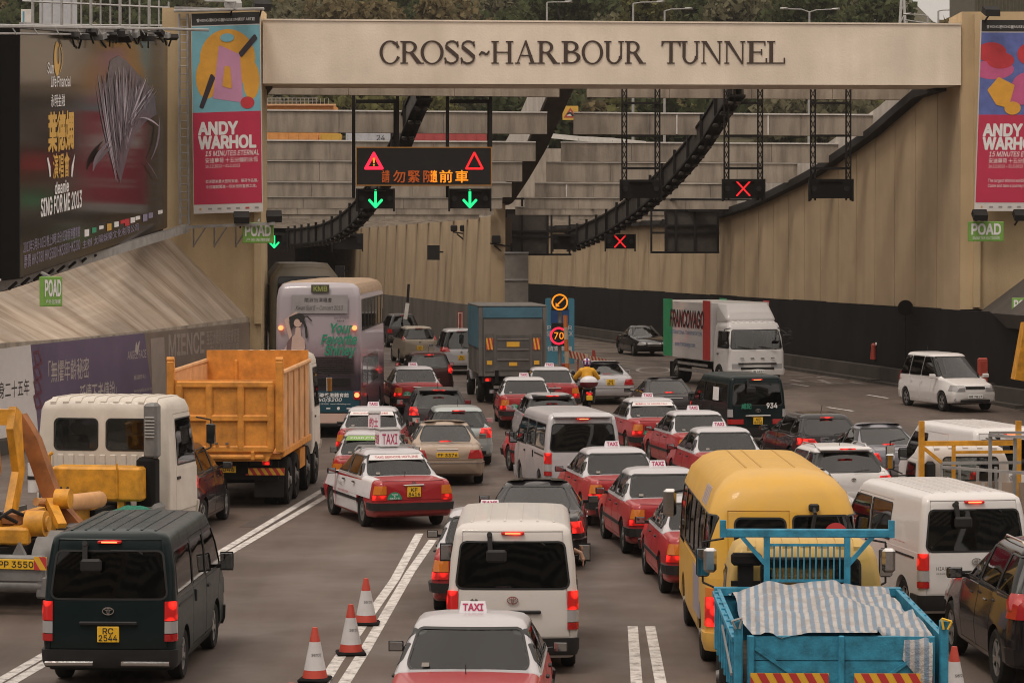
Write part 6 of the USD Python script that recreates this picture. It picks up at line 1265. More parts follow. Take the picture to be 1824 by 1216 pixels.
for x in (345, 382, 420): obj('bracket', cat(tube([at(x, 403, 98), at(x, 440, 98.6)], .035), tube([at(x, 438, 98.4), at(x + 22, 404, 98)], .03)), 'galvanised', t)
t = thing('ladder_mast', 'slender lattice mast with rungs between billboard and banner', 'mast')
for x in (319, 334): obj('mast_leg', tube([at(x, 25, 98.6), at(x + 2, 400, 98.6)], .045), 'galvanised', t)
for i in range(26): obj('rung', tube([at(319 + i * .08, 34 + i * 14, 98.6), at(334 + i * .08, 34 + i * 14, 98.6)], .018, 5), 'galvanised', t)
t = thing('railing', 'tall grey steel railing behind the top of the billboard', 'railing')
for i in range(15): x = 58 + i * 17.3; obj('bar', tube([at(x, 56, 103), at(x, -30 + i * 2.4, 103)], .035 if i % 3 else .06, 5), 'galvanised', t)
for y0, y1 in ((2, 14), (44, 46)): obj('rail', tube([at(40, y0, 103), at(302, y1, 103)], .04, 5), 'galvanised', t)

# right flank: dark slope under the right banner
q = [at(1744, 556, 102.6), at(1990, 372, 98), at(1990, 575, 80), at(1800, 560, 95)]
t = thing('concrete_slope', 'dark sloping concrete beside the right pillar at the picture edge', 'wall'); obj('slope_slab', hullm(*[p + o for p in q for o in (np.zeros(3), np.array([.3, .4, -.5]))]), 'barrier_concrete', t, smooth=False)
# ------------------------------------------------------------------ lane control gantries under the beam
glow('led_green', (.02, 1.0, .30), .95, (.02, .2, .1)); glow('led_red', (1.0, .02, .025), .85, (.2, .01, .01)); glow('led_amber', (1.0, .27, .01), 1.0, (.2, .08, .01)); glow('led_amber_dim', (.55, .09, .01), .5, (.06, .02, .01)); glow('led_pink', (1.0, .02, .06), 1.15, (.2, .01, .02))
plain('sign_face', (.012, .011, .011), .35); plain('sign_rim', (.50, .23, .05), .5); plain('board_blue', (.08, .27, .38), .45, dirt=.06); plain('board_navy', (.03, .09, .26), .45); plain('hazard_red', (.36, .05, .03), .5, dirt=.2); plain('hazard_pale', (.50, .40, .29), .5, dirt=.2); plain('hazard_orange', (.52, .16, .04), .5, dirt=.2)
def px_frame(x0, y0, x1, y1, d): return PFrame(at(x0, y1, d), at(x1, y1, d), at(x0, y0, d))
def stroke(fr, pts, w, off, thick=0.0):
    g = unary_union([LineString([fr.ab(*p) for p in q]).buffer(w / 2, cap_style=2) for q in pts]); return fr.flat(g, off)
def lane_signal(label, x0, y0, x1, y1, d, mark, mk, parent=None, hung=None, cat_='signal'):
    t = parent or thing('lane_signal', label, cat_); fr = px_frame(x0, y0, x1, y1, d)
    s_ = obj('signal_case', fr.slab(rp(sbox(0, 0, fr.w, fr.h), .04), -.35, .35), 'dark_steel', t)
    obj('visor', fr.slab(sbox(fr.w * .22, fr.h * .86, fr.w * .78, fr.h * .9), 0, .25), 'dark_steel', s_, smooth=False)
    for q in (.12, .88): obj('warning_lens', fr.slab(Point(fr.w * q, fr.h * .5).buffer(.10), 0, .03), 'sign_face', s_)
    for q in (0, 1): obj('side_plate', fr.slab(sbox(fr.w * q - .03, -.12, fr.w * q + .03, fr.h), -.05, .30), 'dark_steel', s_, smooth=False)
    cx, cy, w, h = fr.w / 2, fr.h / 2, *((.24, .26) if mark == 'cross' else (.27, .28))
    if mark == 'arrow': g = [[(cx, cy + h), (cx, cy - h)], [(cx - w * .85, cy - h * .25), (cx, cy - h * 1.15), (cx + w * .85, cy - h * .25)]]
    elif mark == 'cross': g = [[(cx - w, cy - h), (cx + w, cy + h)], [(cx - w, cy + h), (cx + w, cy - h)]]
    else: g = None
    if g: obj('arrow_mark' if mark == 'arrow' else 'cross_mark', fr.flat(unary_union([LineString(q).buffer(.05 if mark == 'arrow' else .032) for q in g]), .02), mk, s_, smooth=False)
    if hung is not None:                                  # lattice hanger up to the beam
        for X, W_ in ((x0 + 3, 8), (x1 - 11, 8)):
            a, b = at(X, hung, d + .3), at(X + W_, hung, d + .3); c_, e = at(X, y1 + 4, d + .3), at(X + W_, y1 + 4, d + .3)
            hg = obj('hanger_post', bar(a, c_, .06, .06), 'dark_steel', t, smooth=False); obj('hanger_post', bar(b, e, .06, .06), 'dark_steel', t, smooth=False)
            n = max(3, int((y0 - hung) / 14))
            for i in range(n):
                p, q = a + (c_ - a) * (i / n), b + (e - b) * ((i + 1) / n); p2, q2 = b + (e - b) * (i / n), a + (c_ - a) * ((i + 1) / n)
                obj('lattice_bar', bar(p, q, .03, .03), 'dark_steel', hg, smooth=False); obj('lattice_bar', bar(p2, q2, .03, .03), 'dark_steel', hg, smooth=False)
        for yy in (hung + 26, hung + 84, hung + 142):
            if yy < y0 - 8: obj('cross_bar', bar(at(x0 + 2, yy, d + .25), at(x1 - 2, yy, d + .25), .07, .09), 'dark_steel', t, smooth=False)
    return t
D0 = 106.6
lane_signal('blank dark lane signal nearest the dividing wall, on lattice hangers', 1105, 320, 1178, 353, D0, None, None, hung=158)
lane_signal('lane signal with a red cross on tall lattice hangers', 1287, 319, 1361, 353, D0 + .2, 'cross', 'led_red', hung=158)
lane_signal('blank dark lane signal nearest the right wall, on lattice hangers', 1441, 319, 1518, 353, D0 + .5, None, None, hung=158)
vm = thing('message_sign', 'wide dark message sign with red triangles and amber characters above the left tube', 'sign'); vf = px_frame(634, 262, 876, 331, D0 - .4)
obj('case', vf.slab(sbox(0, 0, vf.w, vf.h), -.4, .4), 'sign_face', vm, smooth=False); obj('rim', vf.flat(sbox(0, 0, vf.w, vf.h).difference(sbox(.035, .035, vf.w - .035, vf.h - .035)), .012), 'sign_rim', vm, smooth=False)
for pts, full in (([(666, 273), (651, 300), (681, 300)], True), ([(845, 273), (831, 300), (859, 300)], False)):
    p = vf.poly(*pts); obj('red_triangle', vf.flat(rp(p.buffer(.05), .03).difference(p.buffer(-.07 if full else -.035)), .02), 'led_pink' if full else 'led_red', vm, smooth=False)
e = vf.ab(666, 294); obj('exclamation_mark', vf.flat(unary_union([affinity.translate(PG((-.03, .07), (.03, .07), (.05, .27), (-.05, .27)), *e), Point(*e).buffer(.035)]), .02), 'led_amber', vm, smooth=False)
for ch, x0, x1, mk in (('請', 680, 694, 'led_amber_dim'), ('勿', 700, 722, 'led_amber_dim'), ('緊', 727, 748, 'led_amber_dim'), ('隨', 754, 778, 'led_amber_dim'), ('前', 783, 806, 'led_amber'), ('車', 811, 834, 'led_amber')): vf.put(vm, ch, x0, 303, x1, 323, mk, 1, .02)
p = vf.ab(769, 324); vf.put(vm, '遀', 767, 303, 779, 323, 'led_amber', 1, .024)
for x in (630, 708, 797, 874): obj('hanger_post', bar(at(x, 158, D0), at(x, 352 if x in (630, 797) else 262, D0), .12, .14), 'dark_steel', vm, smooth=False)
for x0, x1 in ((634, 706), (801, 872)): obj('cross_bar', bar(at(x0, 181, D0), at(x1, 181, D0), .10, .14), 'dark_steel', vm, smooth=False); 
for x in (703, 870): obj('hanger_post', bar(at(x, 181, D0 + .3), at(x, 262, D0 + .3), .09, .10), 'dark_steel', vm, smooth=False)
lane_signal('lane signal with a green arrow under the left half of the message sign', 636, 336, 702, 371, D0 - .2, 'arrow', 'led_green'); lane_signal('lane signal with a green arrow under the right half of the message sign', 800, 336, 874, 371, D0 - .2, 'arrow', 'led_green')
lane_signal('far lane signal with a green arrow beside the left POAD sign', 466, 415, 511, 445, 150, 'arrow', 'led_green'); lane_signal('far blank signal on the end of the left cable bridge', 592, 416, 646, 444, 150, None, None)
lane_signal('far lane signal with a small red cross under the right cable bridge', 1078, 417, 1131, 443, 128, 'cross', 'led_red'); lane_signal('far blank signal at the low end of the right cable bridge', 985, 417, 1025, 444, 137, None, None)
# curved lighting bridges running down into the tubes
def bridge(label, X0, k, pts):
    t = thing('lighting_bridge', label, 'gantry'); ds = np.linspace(pts[0][0], pts[-1][0], 30); zs = np.interp(ds, *zip(*pts)); zs = np.convolve(np.pad(zs, 2, 'edge'), np.ones(5) / 5, 'valid')
    fx = lambda d: X0 - k * (d - ds[0]); r = [[(fx(d), d, z + .05), (fx(d) + .05, d, z + .05), (fx(d) + .05, d, z + .85), (fx(d), d, z + .85)] for d, z in zip(ds, zs)]
    for dx in (0, .40): obj('web_plate', trimesh.Trimesh(rings_mesh(r).vertices + np.array([dx, 0, 0]), rings_mesh(r).faces, process=False), 'bridge_web', t, smooth=20)
    for h in (0, .82): obj('flange', rings_mesh([[(fx(d) - .07, d, z + h), (fx(d) + .52, d, z + h), (fx(d) + .52, d, z + h + .08), (fx(d) - .07, d, z + h + .08)] for d, z in zip(ds, zs)]), 'dark_steel', t, smooth=20)
    for i in range(0, 30, 2):
        d, z = ds[i], zs[i]; obj('stiffener', bx(fx(d) - .12, fx(d) - .003, d, d + .25, z + .05, z + 1.05), 'dark_steel', t, smooth=False)
    for i in range(29):
        for dx in (.07, .36):
            d, z = (ds[i] + ds[i + 1]) / 2, (zs[i] + zs[i + 1]) / 2; obj('tunnel_lamp', cbox((fx(d) + dx, d, z - .08), (.20, .9, .12), .03), 'lamp_metal', t, smooth=False)
    return t
plain('bridge_web', (.045, .038, .032), .7, dirt=.4); plain('lamp_metal', (.055, .048, .042), .5, metal=.3, dirt=.3)
bridge('dark curved lighting bridge descending into the left tube behind the message sign', -3.5, .175, [(106, 11.7), (109, 10.4), (115, 8.8), (124, 7.1), (131, 6.4), (140, 6.0), (159, 5.9)])
bridge('dark curved lighting bridge descending into the right tube', 8.35, .172, [(106.8, 11.7), (111, 9.95), (117, 8.4), (124.4, 7.1), (131, 6.3), (140, 5.6)])
def gantry_frame(label, x0, y0, x1, y1, d, v, h, panel):
    t = thing('gantry_frame', label, 'gantry'); fr = px_frame(x0, y0, x1, y1, d)
    for a in v: obj('upright', fr.slab(sbox(fr.w * a - .05, 0, fr.w * a + .05, fr.h), 0, .1), 'dark_steel', t, smooth=False)
    for b in h: obj('cross_bar', fr.slab(sbox(0, fr.h * b - .05, fr.w, fr.h * b + .05), .003, .1), 'dark_steel', t, smooth=False)
    for a0, b0, a1, b1 in panel: obj('sign_back', fr.slab(sbox(fr.w * a0, fr.h * b0, fr.w * a1, fr.h * b1), -.12, .1), 'gantry_panel', t, smooth=False)
plain('gantry_panel', (.050, .042, .036), .6, dirt=.3)
gantry_frame('dark framed sign backs on a gantry right of the dividing wall', 899, 373, 1018, 455, 141, (.02, .26, .64, .70, .97), (.02, .40, .52, .98), ((.0, .0, .66, .99),)); gantry_frame('large dark framed sign back hanging at the right wall', 1160, 372, 1281, 451, 137, (.0, .21, .36, .64, .98), (.02, .46, .62, .98), ((.21, .02, .98, .97),))
t = thing('gantry_beam', 'dark horizontal gantry beam across the right tube', 'gantry'); obj('beam', bar(at(1010, 370, 141.5), at(1330, 372, 135), .25, .3), 'dark_steel', t, smooth=False)
for x in range(930, 1330, 42): obj('upright', bar(at(x, 352, 139), at(x, 373, 139), .10, .10), 'dark_steel', t, smooth=False)
obj('beam', bar(at(900, 354, 139), at(1440, 356, 131), .1, .1), 'dark_steel', t, smooth=False)

# things on the dividing wall
t = thing('steel_cabinet', 'tall grey steel cabinet on the end of the dividing wall', 'cabinet'); cf = px_frame(899, 449, 941, 556, 138.6); obj('cabinet_body', cf.slab(sbox(0, 0, cf.w, cf.h), -.3, .3), 'cabinet_grey', t, smooth=False)
for b in (.02, .54, .99): obj('cabinet_rib', cf.slab(sbox(-.02, cf.h * b - .04, cf.w + .02, cf.h * b + .04), 0, .05), 'galvanised', t, smooth=False)
plain('cabinet_grey', (.17, .155, .135), .6, dirt=.15)
def wall_lamp(label, x, y, d, s=1.0, twin=False):
    t = thing('wall_lamp', label, 'lamp'); p = at(x, y, d)
    for dx in ((-.25, .25) if twin else (0,)): obj('lamp_head', cbox(p + np.array([dx, -.1, .1]), (.36 * s, .3 * s, .34 * s), .05), 'dark_steel', t)
    obj('lamp_arm', cat(bar(p + np.array([-.3, 0, -.1]), p + np.array([.75, .3, -.25]), .07, .07), bar(p + np.array([-.1, .1, -.2]), p + np.array([.7, .4, -.85]), .06, .06), bar(p + np.array([.75, .4, -.1]), p + np.array([.75, .4, -1.0]), .10, .08)), 'dark_steel', t)
wall_lamp('twin lamps on a bracket high on the dividing wall', 817, 410, 149, 1, True); wall_lamp('single camera lamp on a bracket lower on the dividing wall', 848, 478, 147); wall_lamp('dark lamp box on the nose of the dividing wall', 884, 430, 138.8, 1.2)
t = thing('loudspeaker', 'square black speaker box on the dividing wall', 'speaker'); f_ = px_frame(761, 437, 783, 463, 155); obj('speaker_case', f_.slab(sbox(0, 0, f_.w, f_.h), -.4, .4), 'sign_face', t); obj('bracket', f_.slab(sbox(f_.w, f_.h * .5, f_.w + .2, f_.h * .6), -.3, .2), 'dark_steel', t)
t = thing('loudspeaker', 'black speaker box just above the second bus', 'speaker'); f_ = px_frame(597, 473, 613, 493, 160); obj('speaker_case', f_.slab(sbox(0, 0, f_.w, f_.h), -.4, .4), 'sign_face', t); obj('bracket', f_.slab(sbox(f_.w, f_.h * .5, f_.w + .2, f_.h * .6), -.3, .2), 'dark_steel', t)
t = thing('marker_post', 'white leaning post against the grey band of the dividing wall', 'post'); obj('post', bar(at(722, 568, 150), at(726, 540, 150), .2, .12), 'joint_white', t); obj('post_top', bar(at(726, 538, 150), at(728, 506, 150), .14, .1), 'dark_steel', t)
t = thing('notice_plate', 'narrow red notice plate low on the dividing wall', 'sign'); f_ = px_frame(815, 555, 825, 590, 146); obj('plate', f_.slab(sbox(0, 0, f_.w, f_.h), 0, .05), 'hazard_red', t); obj('plate_rim', f_.flat(sbox(.04, .04, f_.w - .04, f_.h - .04).difference(sbox(.08, .08, f_.w - .08, f_.h - .08)), .055), 'joint_white', t, smooth=False)
# island signs
gz = float(zg(118))
t = thing('information_board', 'tall blue board with white lettering behind the speed sign', 'sign'); ib = px_frame(971, 531, 1023, 648, 119); obj('board', ib.slab(rp(sbox(0, 0, ib.w, ib.h), .08), -.08, .08), 'board_blue', t)
obj('navy_panel', ib.flat(ib.box(981, 551, 1014, 576), .005), 'board_navy', t, smooth=False)
for s_, x0, y0, x1, y1 in (('POWER', 975, 580, 1019, 587), ('SPOT CHECK', 974, 590, 1020, 598), ('偵查車輛', 975, 616, 1019, 624), ('GOVT', 1004, 630, 1012, 635)): ib.put(t, s_, x0, y0, x1, y1, 'print_white', 1, .008)
for x in (980, 1004): obj('red_base', cbox(at(x, 651, 118.9), (.34, .2, .2), .03), 'hazard_red', t); obj('leg', bar(at(x, 655, 118.9), np.array([at(x, 655, 118.9)[0], 118.9, gz]), .08, .08), 'dark_steel', t)
t = thing('speed_sign', 'post with lit amber arrow ring above a lit red 70 ring', 'sign'); sg_ = px_frame(980, 513, 1014, 617, 117.6)
p0 = at(997, 600, 117.7); obj('post', cyl((p0[0], 117.75, gz), (p0[0], 117.75, p0[2] + 1.9), .08, 12), 'galvanised', t)
for y0, y1 in ((513, 553), (575, 616)): obj('sign_case', sg_.slab(sg_.box(982 if y0 > 550 else 982, y0, 1012, y1), -.05, .15), 'sign_face', t)
c0 = sg_.ab(997, 538); ring = lambda c, r, w: Point(*c).buffer(r, quad_segs=10).difference(Point(*c).buffer(r - w, quad_segs=10))
obj('amber_ring', sg_.flat(ring(c0, .345, .065), .11), 'led_amber', t, smooth=False); obj('amber_arrow', sg_.flat(unary_union([LineString([(c0[0] + .17, c0[1] + .16), (c0[0] - .14, c0[1] - .15)]).buffer(.03), PG((c0[0] - .17, c0[1] - .19), (c0[0] - .17, c0[1] - .02), (c0[0], c0[1] - .18))]), .11), 'led_amber', t, smooth=False)
c1 = sg_.ab(995, 598); obj('red_ring', sg_.flat(ring(c1, .37, .09).difference(sbox(c1[0] + .18, c1[1] - .1, c1[0] + .5, c1[1] + .22)), .11), 'led_pink', t, smooth=False); obj('speed_number', sg_.flat(fit(text_shape('70', bold=1), c1[0] - .19, c1[1] - .13, .27, .40), .112), 'led_amber', t, smooth=False)
def barrier_board(label, a, b, h, n, d):
    t = thing('striped_barrier', label, 'barrier'); fr = PFrame(at(a[0], a[1], d), at(b[0], b[1], d), at(a[0], a[1], d) + np.array([0, 0, h])); obj('board', fr.slab(sbox(0, 0, fr.w, fr.h), 0, .05), 'hazard_pale', t, smooth=False)
    for i in range(n): x = fr.w * i / n; obj('stripe', fr.flat(PG((x, 0), (x + fr.w / n * .5, 0), (x + fr.w / n * .5 - .1, fr.h), (x - .1, fr.h)).intersection(sbox(0, 0, fr.w, fr.h)), .055), 'hazard_red', t, smooth=False)
    for q in (0.02, .5, .98):
        p = fr.p(fr.w * q, 0); obj('leg', bar((p[0], p[1] + .06, gz), (p[0], p[1] + .06, p[2] + h), .06, .06), 'hazard_red', t)
    return t
barrier_board('red and pale striped barrier board beside the island', (1011, 636), (1048, 644), .30, 6, 117); barrier_board('second striped barrier board, right end of the row', (1050, 646), (1100, 657), .30, 8, 116)
t = thing('striped_post', 'orange and pale striped post right of the speed sign', 'post')
for i in range(5): pz = .5 * i; obj('band', cyl((at(1011, 640, 116.8)[0] - .02 * i, 116.8, gz + pz), (at(1011, 640, 116.8)[0] - .02 * i - .02, 116.8, gz + pz + .5), .09, 10), 'hazard_orange' if i % 2 == 0 else 'hazard_pale', t)
t = thing('red_marker', 'red marker paddle standing behind the striped barriers', 'post'); obj('paddle', hullm(*[p + o for p in (at(1054, 645, 116.5), at(1062, 645, 116.5), at(1060, 624, 116.5), at(1055, 623, 116.5)) for o in (np.zeros(3), np.array([0, .1, 0]))]), 'hazard_red', t); p = at(1058, 645, 116.5); obj('stand', bar((p[0], 116.55, gz), p + np.array([0, .05, 0]), .1, .1), 'dark_steel', t)
# along the right wall
def wall_at(px): k = (px - CX) / FPX; d = (17.9 + .175 * 94.5) / (k + .175); return d
t = thing('round_sign', 'round sign on a thin post seen from behind at the right wall', 'sign'); d_ = wall_at(1613) - .9; p = at(1613, 548, d_); obj('disc', cyl(p + np.array([0, 0, 0]), p + np.array([0, .04, 0]), .30, 24), 'dado_dark', t); obj('post', tube([p + np.array([0, .06, .2]), (p[0], p[1] + .06, .2)], .035, 8), 'dark_steel', t)
t = thing('fire_cabinet', 'red fire cabinet on the barrier behind the white people carrier', 'cabinet'); d_ = wall_at(1752) - .45; p = at(1752, 688, d_); obj('cabinet_body', cbox(p + np.array([0, 0, .45]), (.42, .3, 1.15), .06), 'hazard_red', t); obj('cabinet_door', cbox(p + np.array([0, -.16, .45]), (.32, .03, .95), .02), 'hazard_red', t); obj('door_handle', cbox(p + np.array([.10, -.19, .45]), (.03, .03, .16), .01), 'galvanised', t)
t = thing('fire_hydrant', 'small red hydrant with a white valve at the dark wall', 'hydrant'); d_ = wall_at(1556) - .5; p = at(1556, 640, d_); obj('barrel', cat(cyl(p, p + np.array([0, 0, .55]), .10, 12), ball(p + np.array([0, 0, .55]), .11)), 'hazard_red', t); obj('valve', cyl(p + np.array([.05, -.12, .62]), p + np.array([.22, -.12, .62]), .07, 10), 'joint_white', t); obj('hose', bar(p + np.array([-.1, 0, 0]), p + np.array([-.05, 0, .5]), .08, .08), 'hazard_red', t)
t = thing('sand_bin', 'yellow slanted bin standing at the wall on the right edge', 'bin'); q = [at(1808, 676, 92), at(1900, 690, 92), at(1900, 570, 92), at(1826, 575, 92)]; obj('bin_body', hullm(*[p + o for p in q for o in (np.zeros(3), np.array([0, .8, 0]))]), 'hook_yellow', t, smooth=False); obj('bin_lid', bar(at(1826, 574, 91.9), at(1900, 569, 91.9), .2, .06), 'dark_steel', t)

# ------------------------------------------------------------------ behind the canopy: upper road, trees, lamps
plain('container_orange', (.60, .26, .07), .6); plain('container_pale', (.42, .42, .45), .6); plain('container_red', (.36, .05, .05), .6); plain('truck_gold', (.55, .33, .05), .5)
def container(label, x0, x1, y0, y1, d, mk, text=None, n=6):
    t = thing('cargo_container', label, 'container'); fr = px_frame(x0, y0, x1, y1, d); obj('shell', fr.slab(sbox(0, 0, fr.w, fr.h), -2.4, 2.4), mk, t, smooth=False)
    for i in range(n + 1): obj('wall_rib', fr.slab(sbox(fr.w * i / n - .04, 0, fr.w * i / n + .04, fr.h), 0, .06), mk, t, smooth=False)
    if text: write(t, fr, text, fr.w * .7, fr.h * .55, .4, 'print_black', None, .07)
    return t
container('pale container numbered 24 glimpsed between the fins', 617, 694, 236, 268, 215, 'container_pale', '24', 4); container('long red container between the fins right of the pale one', 698, 866, 237, 268, 217, 'container_red', None, 9)
container('orange container between the fins at the left', 478, 565, 236, 268, 214, 'container_orange', None, 5); container('short yellow lorry body between the fins', 571, 606, 238, 268, 215, 'truck_gold', None, 2)
container('grey blue container glimpsed between billboard and banner', 306, 340, 204, 252, 190, 'container_pale', None, 3)
t = thing('gatehouse', 'orange flat building with roof railing seen through the canopy', 'building'); gf = px_frame(440, 186, 594, 206, 222); obj('wall', gf.slab(sbox(0, -3.0, gf.w, gf.h), -6, 6), 'container_orange', t, smooth=False); obj('eave', gf.slab(PG((0, gf.h), (gf.w + .2, gf.h), (gf.w + .2, gf.h - .12), (0, gf.h - .12)), .0, .5), 'gate_peach', t, smooth=False)
for i in range(16): obj('railing_post', gf.slab(sbox(1.6 + i * .32, gf.h, 1.64 + i * .32, gf.h + .48), -.3, .05), 'galvanised', t, smooth=False)
for h_ in (.24, .48): obj('railing_bar', gf.slab(sbox(0, gf.h + h_, gf.w * .82, gf.h + h_ + .04), -.3, .05), 'galvanised', t, smooth=False)
plain('gate_peach', (.62, .36, .20), .6)
t = thing('warning_sign', 'yellow square road sign with a red triangle seen above the fins', 'sign'); wf = px_frame(1002, 189, 1030, 214, 208); obj('plate', wf.slab(sbox(0, 0, wf.w, wf.h), 0, .05), 'truck_gold', t, smooth=False); tr = wf.poly((1004, 210), (1028, 210), (1016, 192)); obj('red_triangle', wf.flat(tr, .06), 'hazard_red', t, smooth=False); obj('white_triangle', wf.flat(tr.buffer(-.13), .066), 'joint_white', t, smooth=False); obj('bend_mark', wf.flat(LineString([wf.ab(1011, 203), wf.ab(1016, 201), wf.ab(1020, 206)]).buffer(.07), .07), 'print_black', t, smooth=False)
t = thing('guard_rail', 'white curved guard rail on the upper road between the fins', 'rail'); pts = [at(x, y, d) for x, y, d in ((960, 240, 206), (1030, 247, 207), (1090, 250, 208), (1150, 256, 209))]; obj('rail', cat([bar(a, b, .12, .35) for a, b in zip(pts[:-1], pts[1:])]), 'joint_white', t)
for p in pts: obj('rail_post', bar(p, p - np.array([0, 0, 1.0]), .12, .12), 'galvanised', t)
LEAFMATS = []
for nm, c in (('leaf_olive', (.115, .110, .045)), ('leaf_dark', (.062, .072, .034)), ('leaf_gold', (.22, .16, .03)), ('leaf_rust', (.145, .115, .062)), ('leaf_grey', (.125, .115, .070))):
    c = np.array(c); mat(nm, {'g': ('geometry', {}), 'n': ('noise_texture', {'scale': 1.1, 'detail': 4.0}), 'r': ('rgb_ramp', {'ramp': [(.3, tuple(c * .75)), (.5, tuple(c)), (.7, tuple(c * 1.4))]}), 'd': ('diffuse_bsdf', {}), 't': ('translucent_bsdf', {}), 'm': ('mix_closure', {'fac': .3})}, [('g.position', 'n.vector'), ('n.fac', 'r.fac'), ('r.color', 'd.color'), ('r.color', 't.color'), ('d.BSDF', 'm.closure1'), ('t.BSDF', 'm.closure2')], surface='m.closure')
plain('bark', (.07, .055, .042), .9, dirt=.3)
def crown(seed, R, H, n, leaf):
    """a crown of leaf clumps: lobes, gaps and loose outliers"""
    r = np.random.default_rng(seed); k = 9; lob = np.stack([r.normal(0, R * .42, k), r.normal(0, R * .42, k), r.uniform(H * .30, H * .86, k)], 1); lr = r.uniform(.32, .58, k) * R
    i = r.integers(0, k, n); u = r.normal(size=(n, 3)); u /= np.linalg.norm(u, axis=1)[:, None]; rad = lr[i] * r.uniform(.45, 1.08, n) ** .6; c = lob[i] + u * rad[:, None] * np.array([1, 1, .8])
    a = r.normal(size=(n, 3)); a /= np.linalg.norm(a, axis=1)[:, None]; b = np.cross(a, r.normal(size=(n, 3))); b /= np.linalg.norm(b, axis=1)[:, None]; s = leaf * r.uniform(.5, 1.3, n)[:, None]
    v = np.stack([c - a * s - b * s * .5, c + a * s * .2 - b * s, c + a * s + b * s * .4, c - a * s * .3 + b * s], 1).reshape(-1, 3); q = np.arange(n)[:, None] * 4
    return v, np.vstack([q + np.array([0, 1, 2]), q + np.array([0, 2, 3])])
def trunk(seed, H, R):
    r = random.Random(seed); m = [tm(Manifold.hull_points(np.vstack([[(.03 * H * math.cos(t), .03 * H * math.sin(t), -.5) for t in np.linspace(0, 6, 7)], [(.015 * H * math.cos(t), .015 * H * math.sin(t), H * .55) for t in np.linspace(0, 6, 7)]])))]
    for i in range(5): t = r.uniform(0, 6.28); m.append(tube([(0, 0, H * (.25 + .06 * i)), (R * .5 * math.cos(t), R * .5 * math.sin(t), H * (.5 + .07 * i))], .012 * H, 5))
    return cat(m)
def tree(label, px, py_top, d, H, R, mk, seed, n=1500, leaf=.34, group=None):
    x = xat(px, d); top = at(px, py_top, d)[2]; t = thing('tree', label, 'tree', (x, d, top - H), 0, group); obj('trunk', trunk(seed, H, R), 'bark', t, smooth=40); obj('crown', crown(seed, R, H, n, leaf), mk, t, smooth=False); return t
for i, (lab, px, py, d, H, R, mk, n) in enumerate((('yellow green bushy tree above the middle of the beam', 885, -2, 262, 9, 3.6, 'leaf_gold', 1500), ('reddish brown loose tree above the letters left of the middle', 812, -14, 268, 8, 3.6, 'leaf_rust', 1300), ('olive tree above the left end of the lettering', 655, -6, 264, 8, 4.6, 'leaf_rust', 1500),
        ('dark broad tree above the word harbour', 1010, -34, 275, 11, 5, 'leaf_dark', 1700), ('grey green tree between the beam lamps', 1120, -30, 280, 10, 4.6, 'leaf_olive', 1600), ('tall dark tree above the last word', 1230, -52, 285, 12, 5.4, 'leaf_dark', 1700), ('loose grey tree above the end of the lettering', 1330, -40, 280, 11, 5, 'leaf_grey', 1500),
        ('dark thin topped tree left of the pale mast', 1455, -36, 272, 11, 4.6, 'leaf_dark', 1500), ('darkest dense tree beside the white sky', 1560, -30, 266, 10, 3.2, 'leaf_dark', 1500), ('small bare brown bush against the sky near the right pillar', 1688, 30, 230, 4, 2.0, 'leaf_rust', 240), ('dull olive tree above the left end of the beam', 545, -20, 270, 9, 5, 'leaf_grey', 1500))):
    tree(lab, px, py, d, H, R, mk, 40 + i, n)
# the wooded slope reads as one mass: a few crowns scattered over it
protos = UsdGeom.PointInstancer.Define(stage, '/World/hillside_wood'); tag(protos, 'dull olive wood covering the hillside behind the tunnel', 'wood', kind='stuff')
pr_paths = []
for j, (mk, R, H) in enumerate((('leaf_olive', 4.2, 7.5), ('leaf_dark', 4.6, 8.5), ('leaf_grey', 4.0, 7.0), ('leaf_rust', 3.6, 6.5))):
    pr_paths.append(obj('wood_crown', crown(90 + j, R, H, 1100, .42), mk, protos, smooth=False).GetPath())
protos.CreatePrototypesRel().SetTargets(pr_paths)
r_ = np.random.default_rng(11); pos, ids, ori = [], [], []
for _ in range(900):
    y = 236 + 190 * r_.random() ** 1.3; x = r_.uniform(-.24, .24) * y
    if x > 34 + (y - 250) * .12 or (x > 4 and x < 30 and y < 262 and r_.random() < .5): continue
    z = float(hill_z(np.array([x]), np.array([y]))[0]); pos.append((x, y, z - 1.6)); ids.append(int(r_.integers(0, 4))); a = r_.uniform(0, 2 * math.pi); ori.append(Gf.Quath(math.cos(a / 2), 0, 0, math.sin(a / 2)))
protos.CreatePositionsAttr(Vt.Vec3fArray([Gf.Vec3f(*p) for p in pos])); protos.CreateProtoIndicesAttr(Vt.IntArray(ids)); protos.CreateOrientationsAttr(Vt.QuathArray(ori))
def street_lamp(label, px_post, py_top, px_head, py_head, d, double=None):
    x = xat(px_post, d); z = at(px_post, py_top, d)[2]; t = thing('street_lamp', label, 'lamp', (x, d, 13.0), 0); h = z - 13.0
    obj('pole', tm(Manifold.cylinder(h, .11, .07, 10)), 'galvanised', t)
    for hx, hy in ((px_head, py_head),) + (() if double is None else (double,)):
        p = at(hx, hy, d) - np.array([x, d, 13.0]); obj('lamp_arm', tube([(0, 0, h), (p[0] * .3, 0, h + (p[2] - h) * .8), p], .045, 6), 'galvanised', t); obj('lamp_head', hullm(p + np.array([-.3, -.13, -.06]), p + np.array([.35, .13, -.06]), p + np.array([-.25, .12, .1]), p + np.array([.3, -.12, .1])), 'lamp_shell', t)
plain('lamp_shell', (.42, .41, .40), .5)
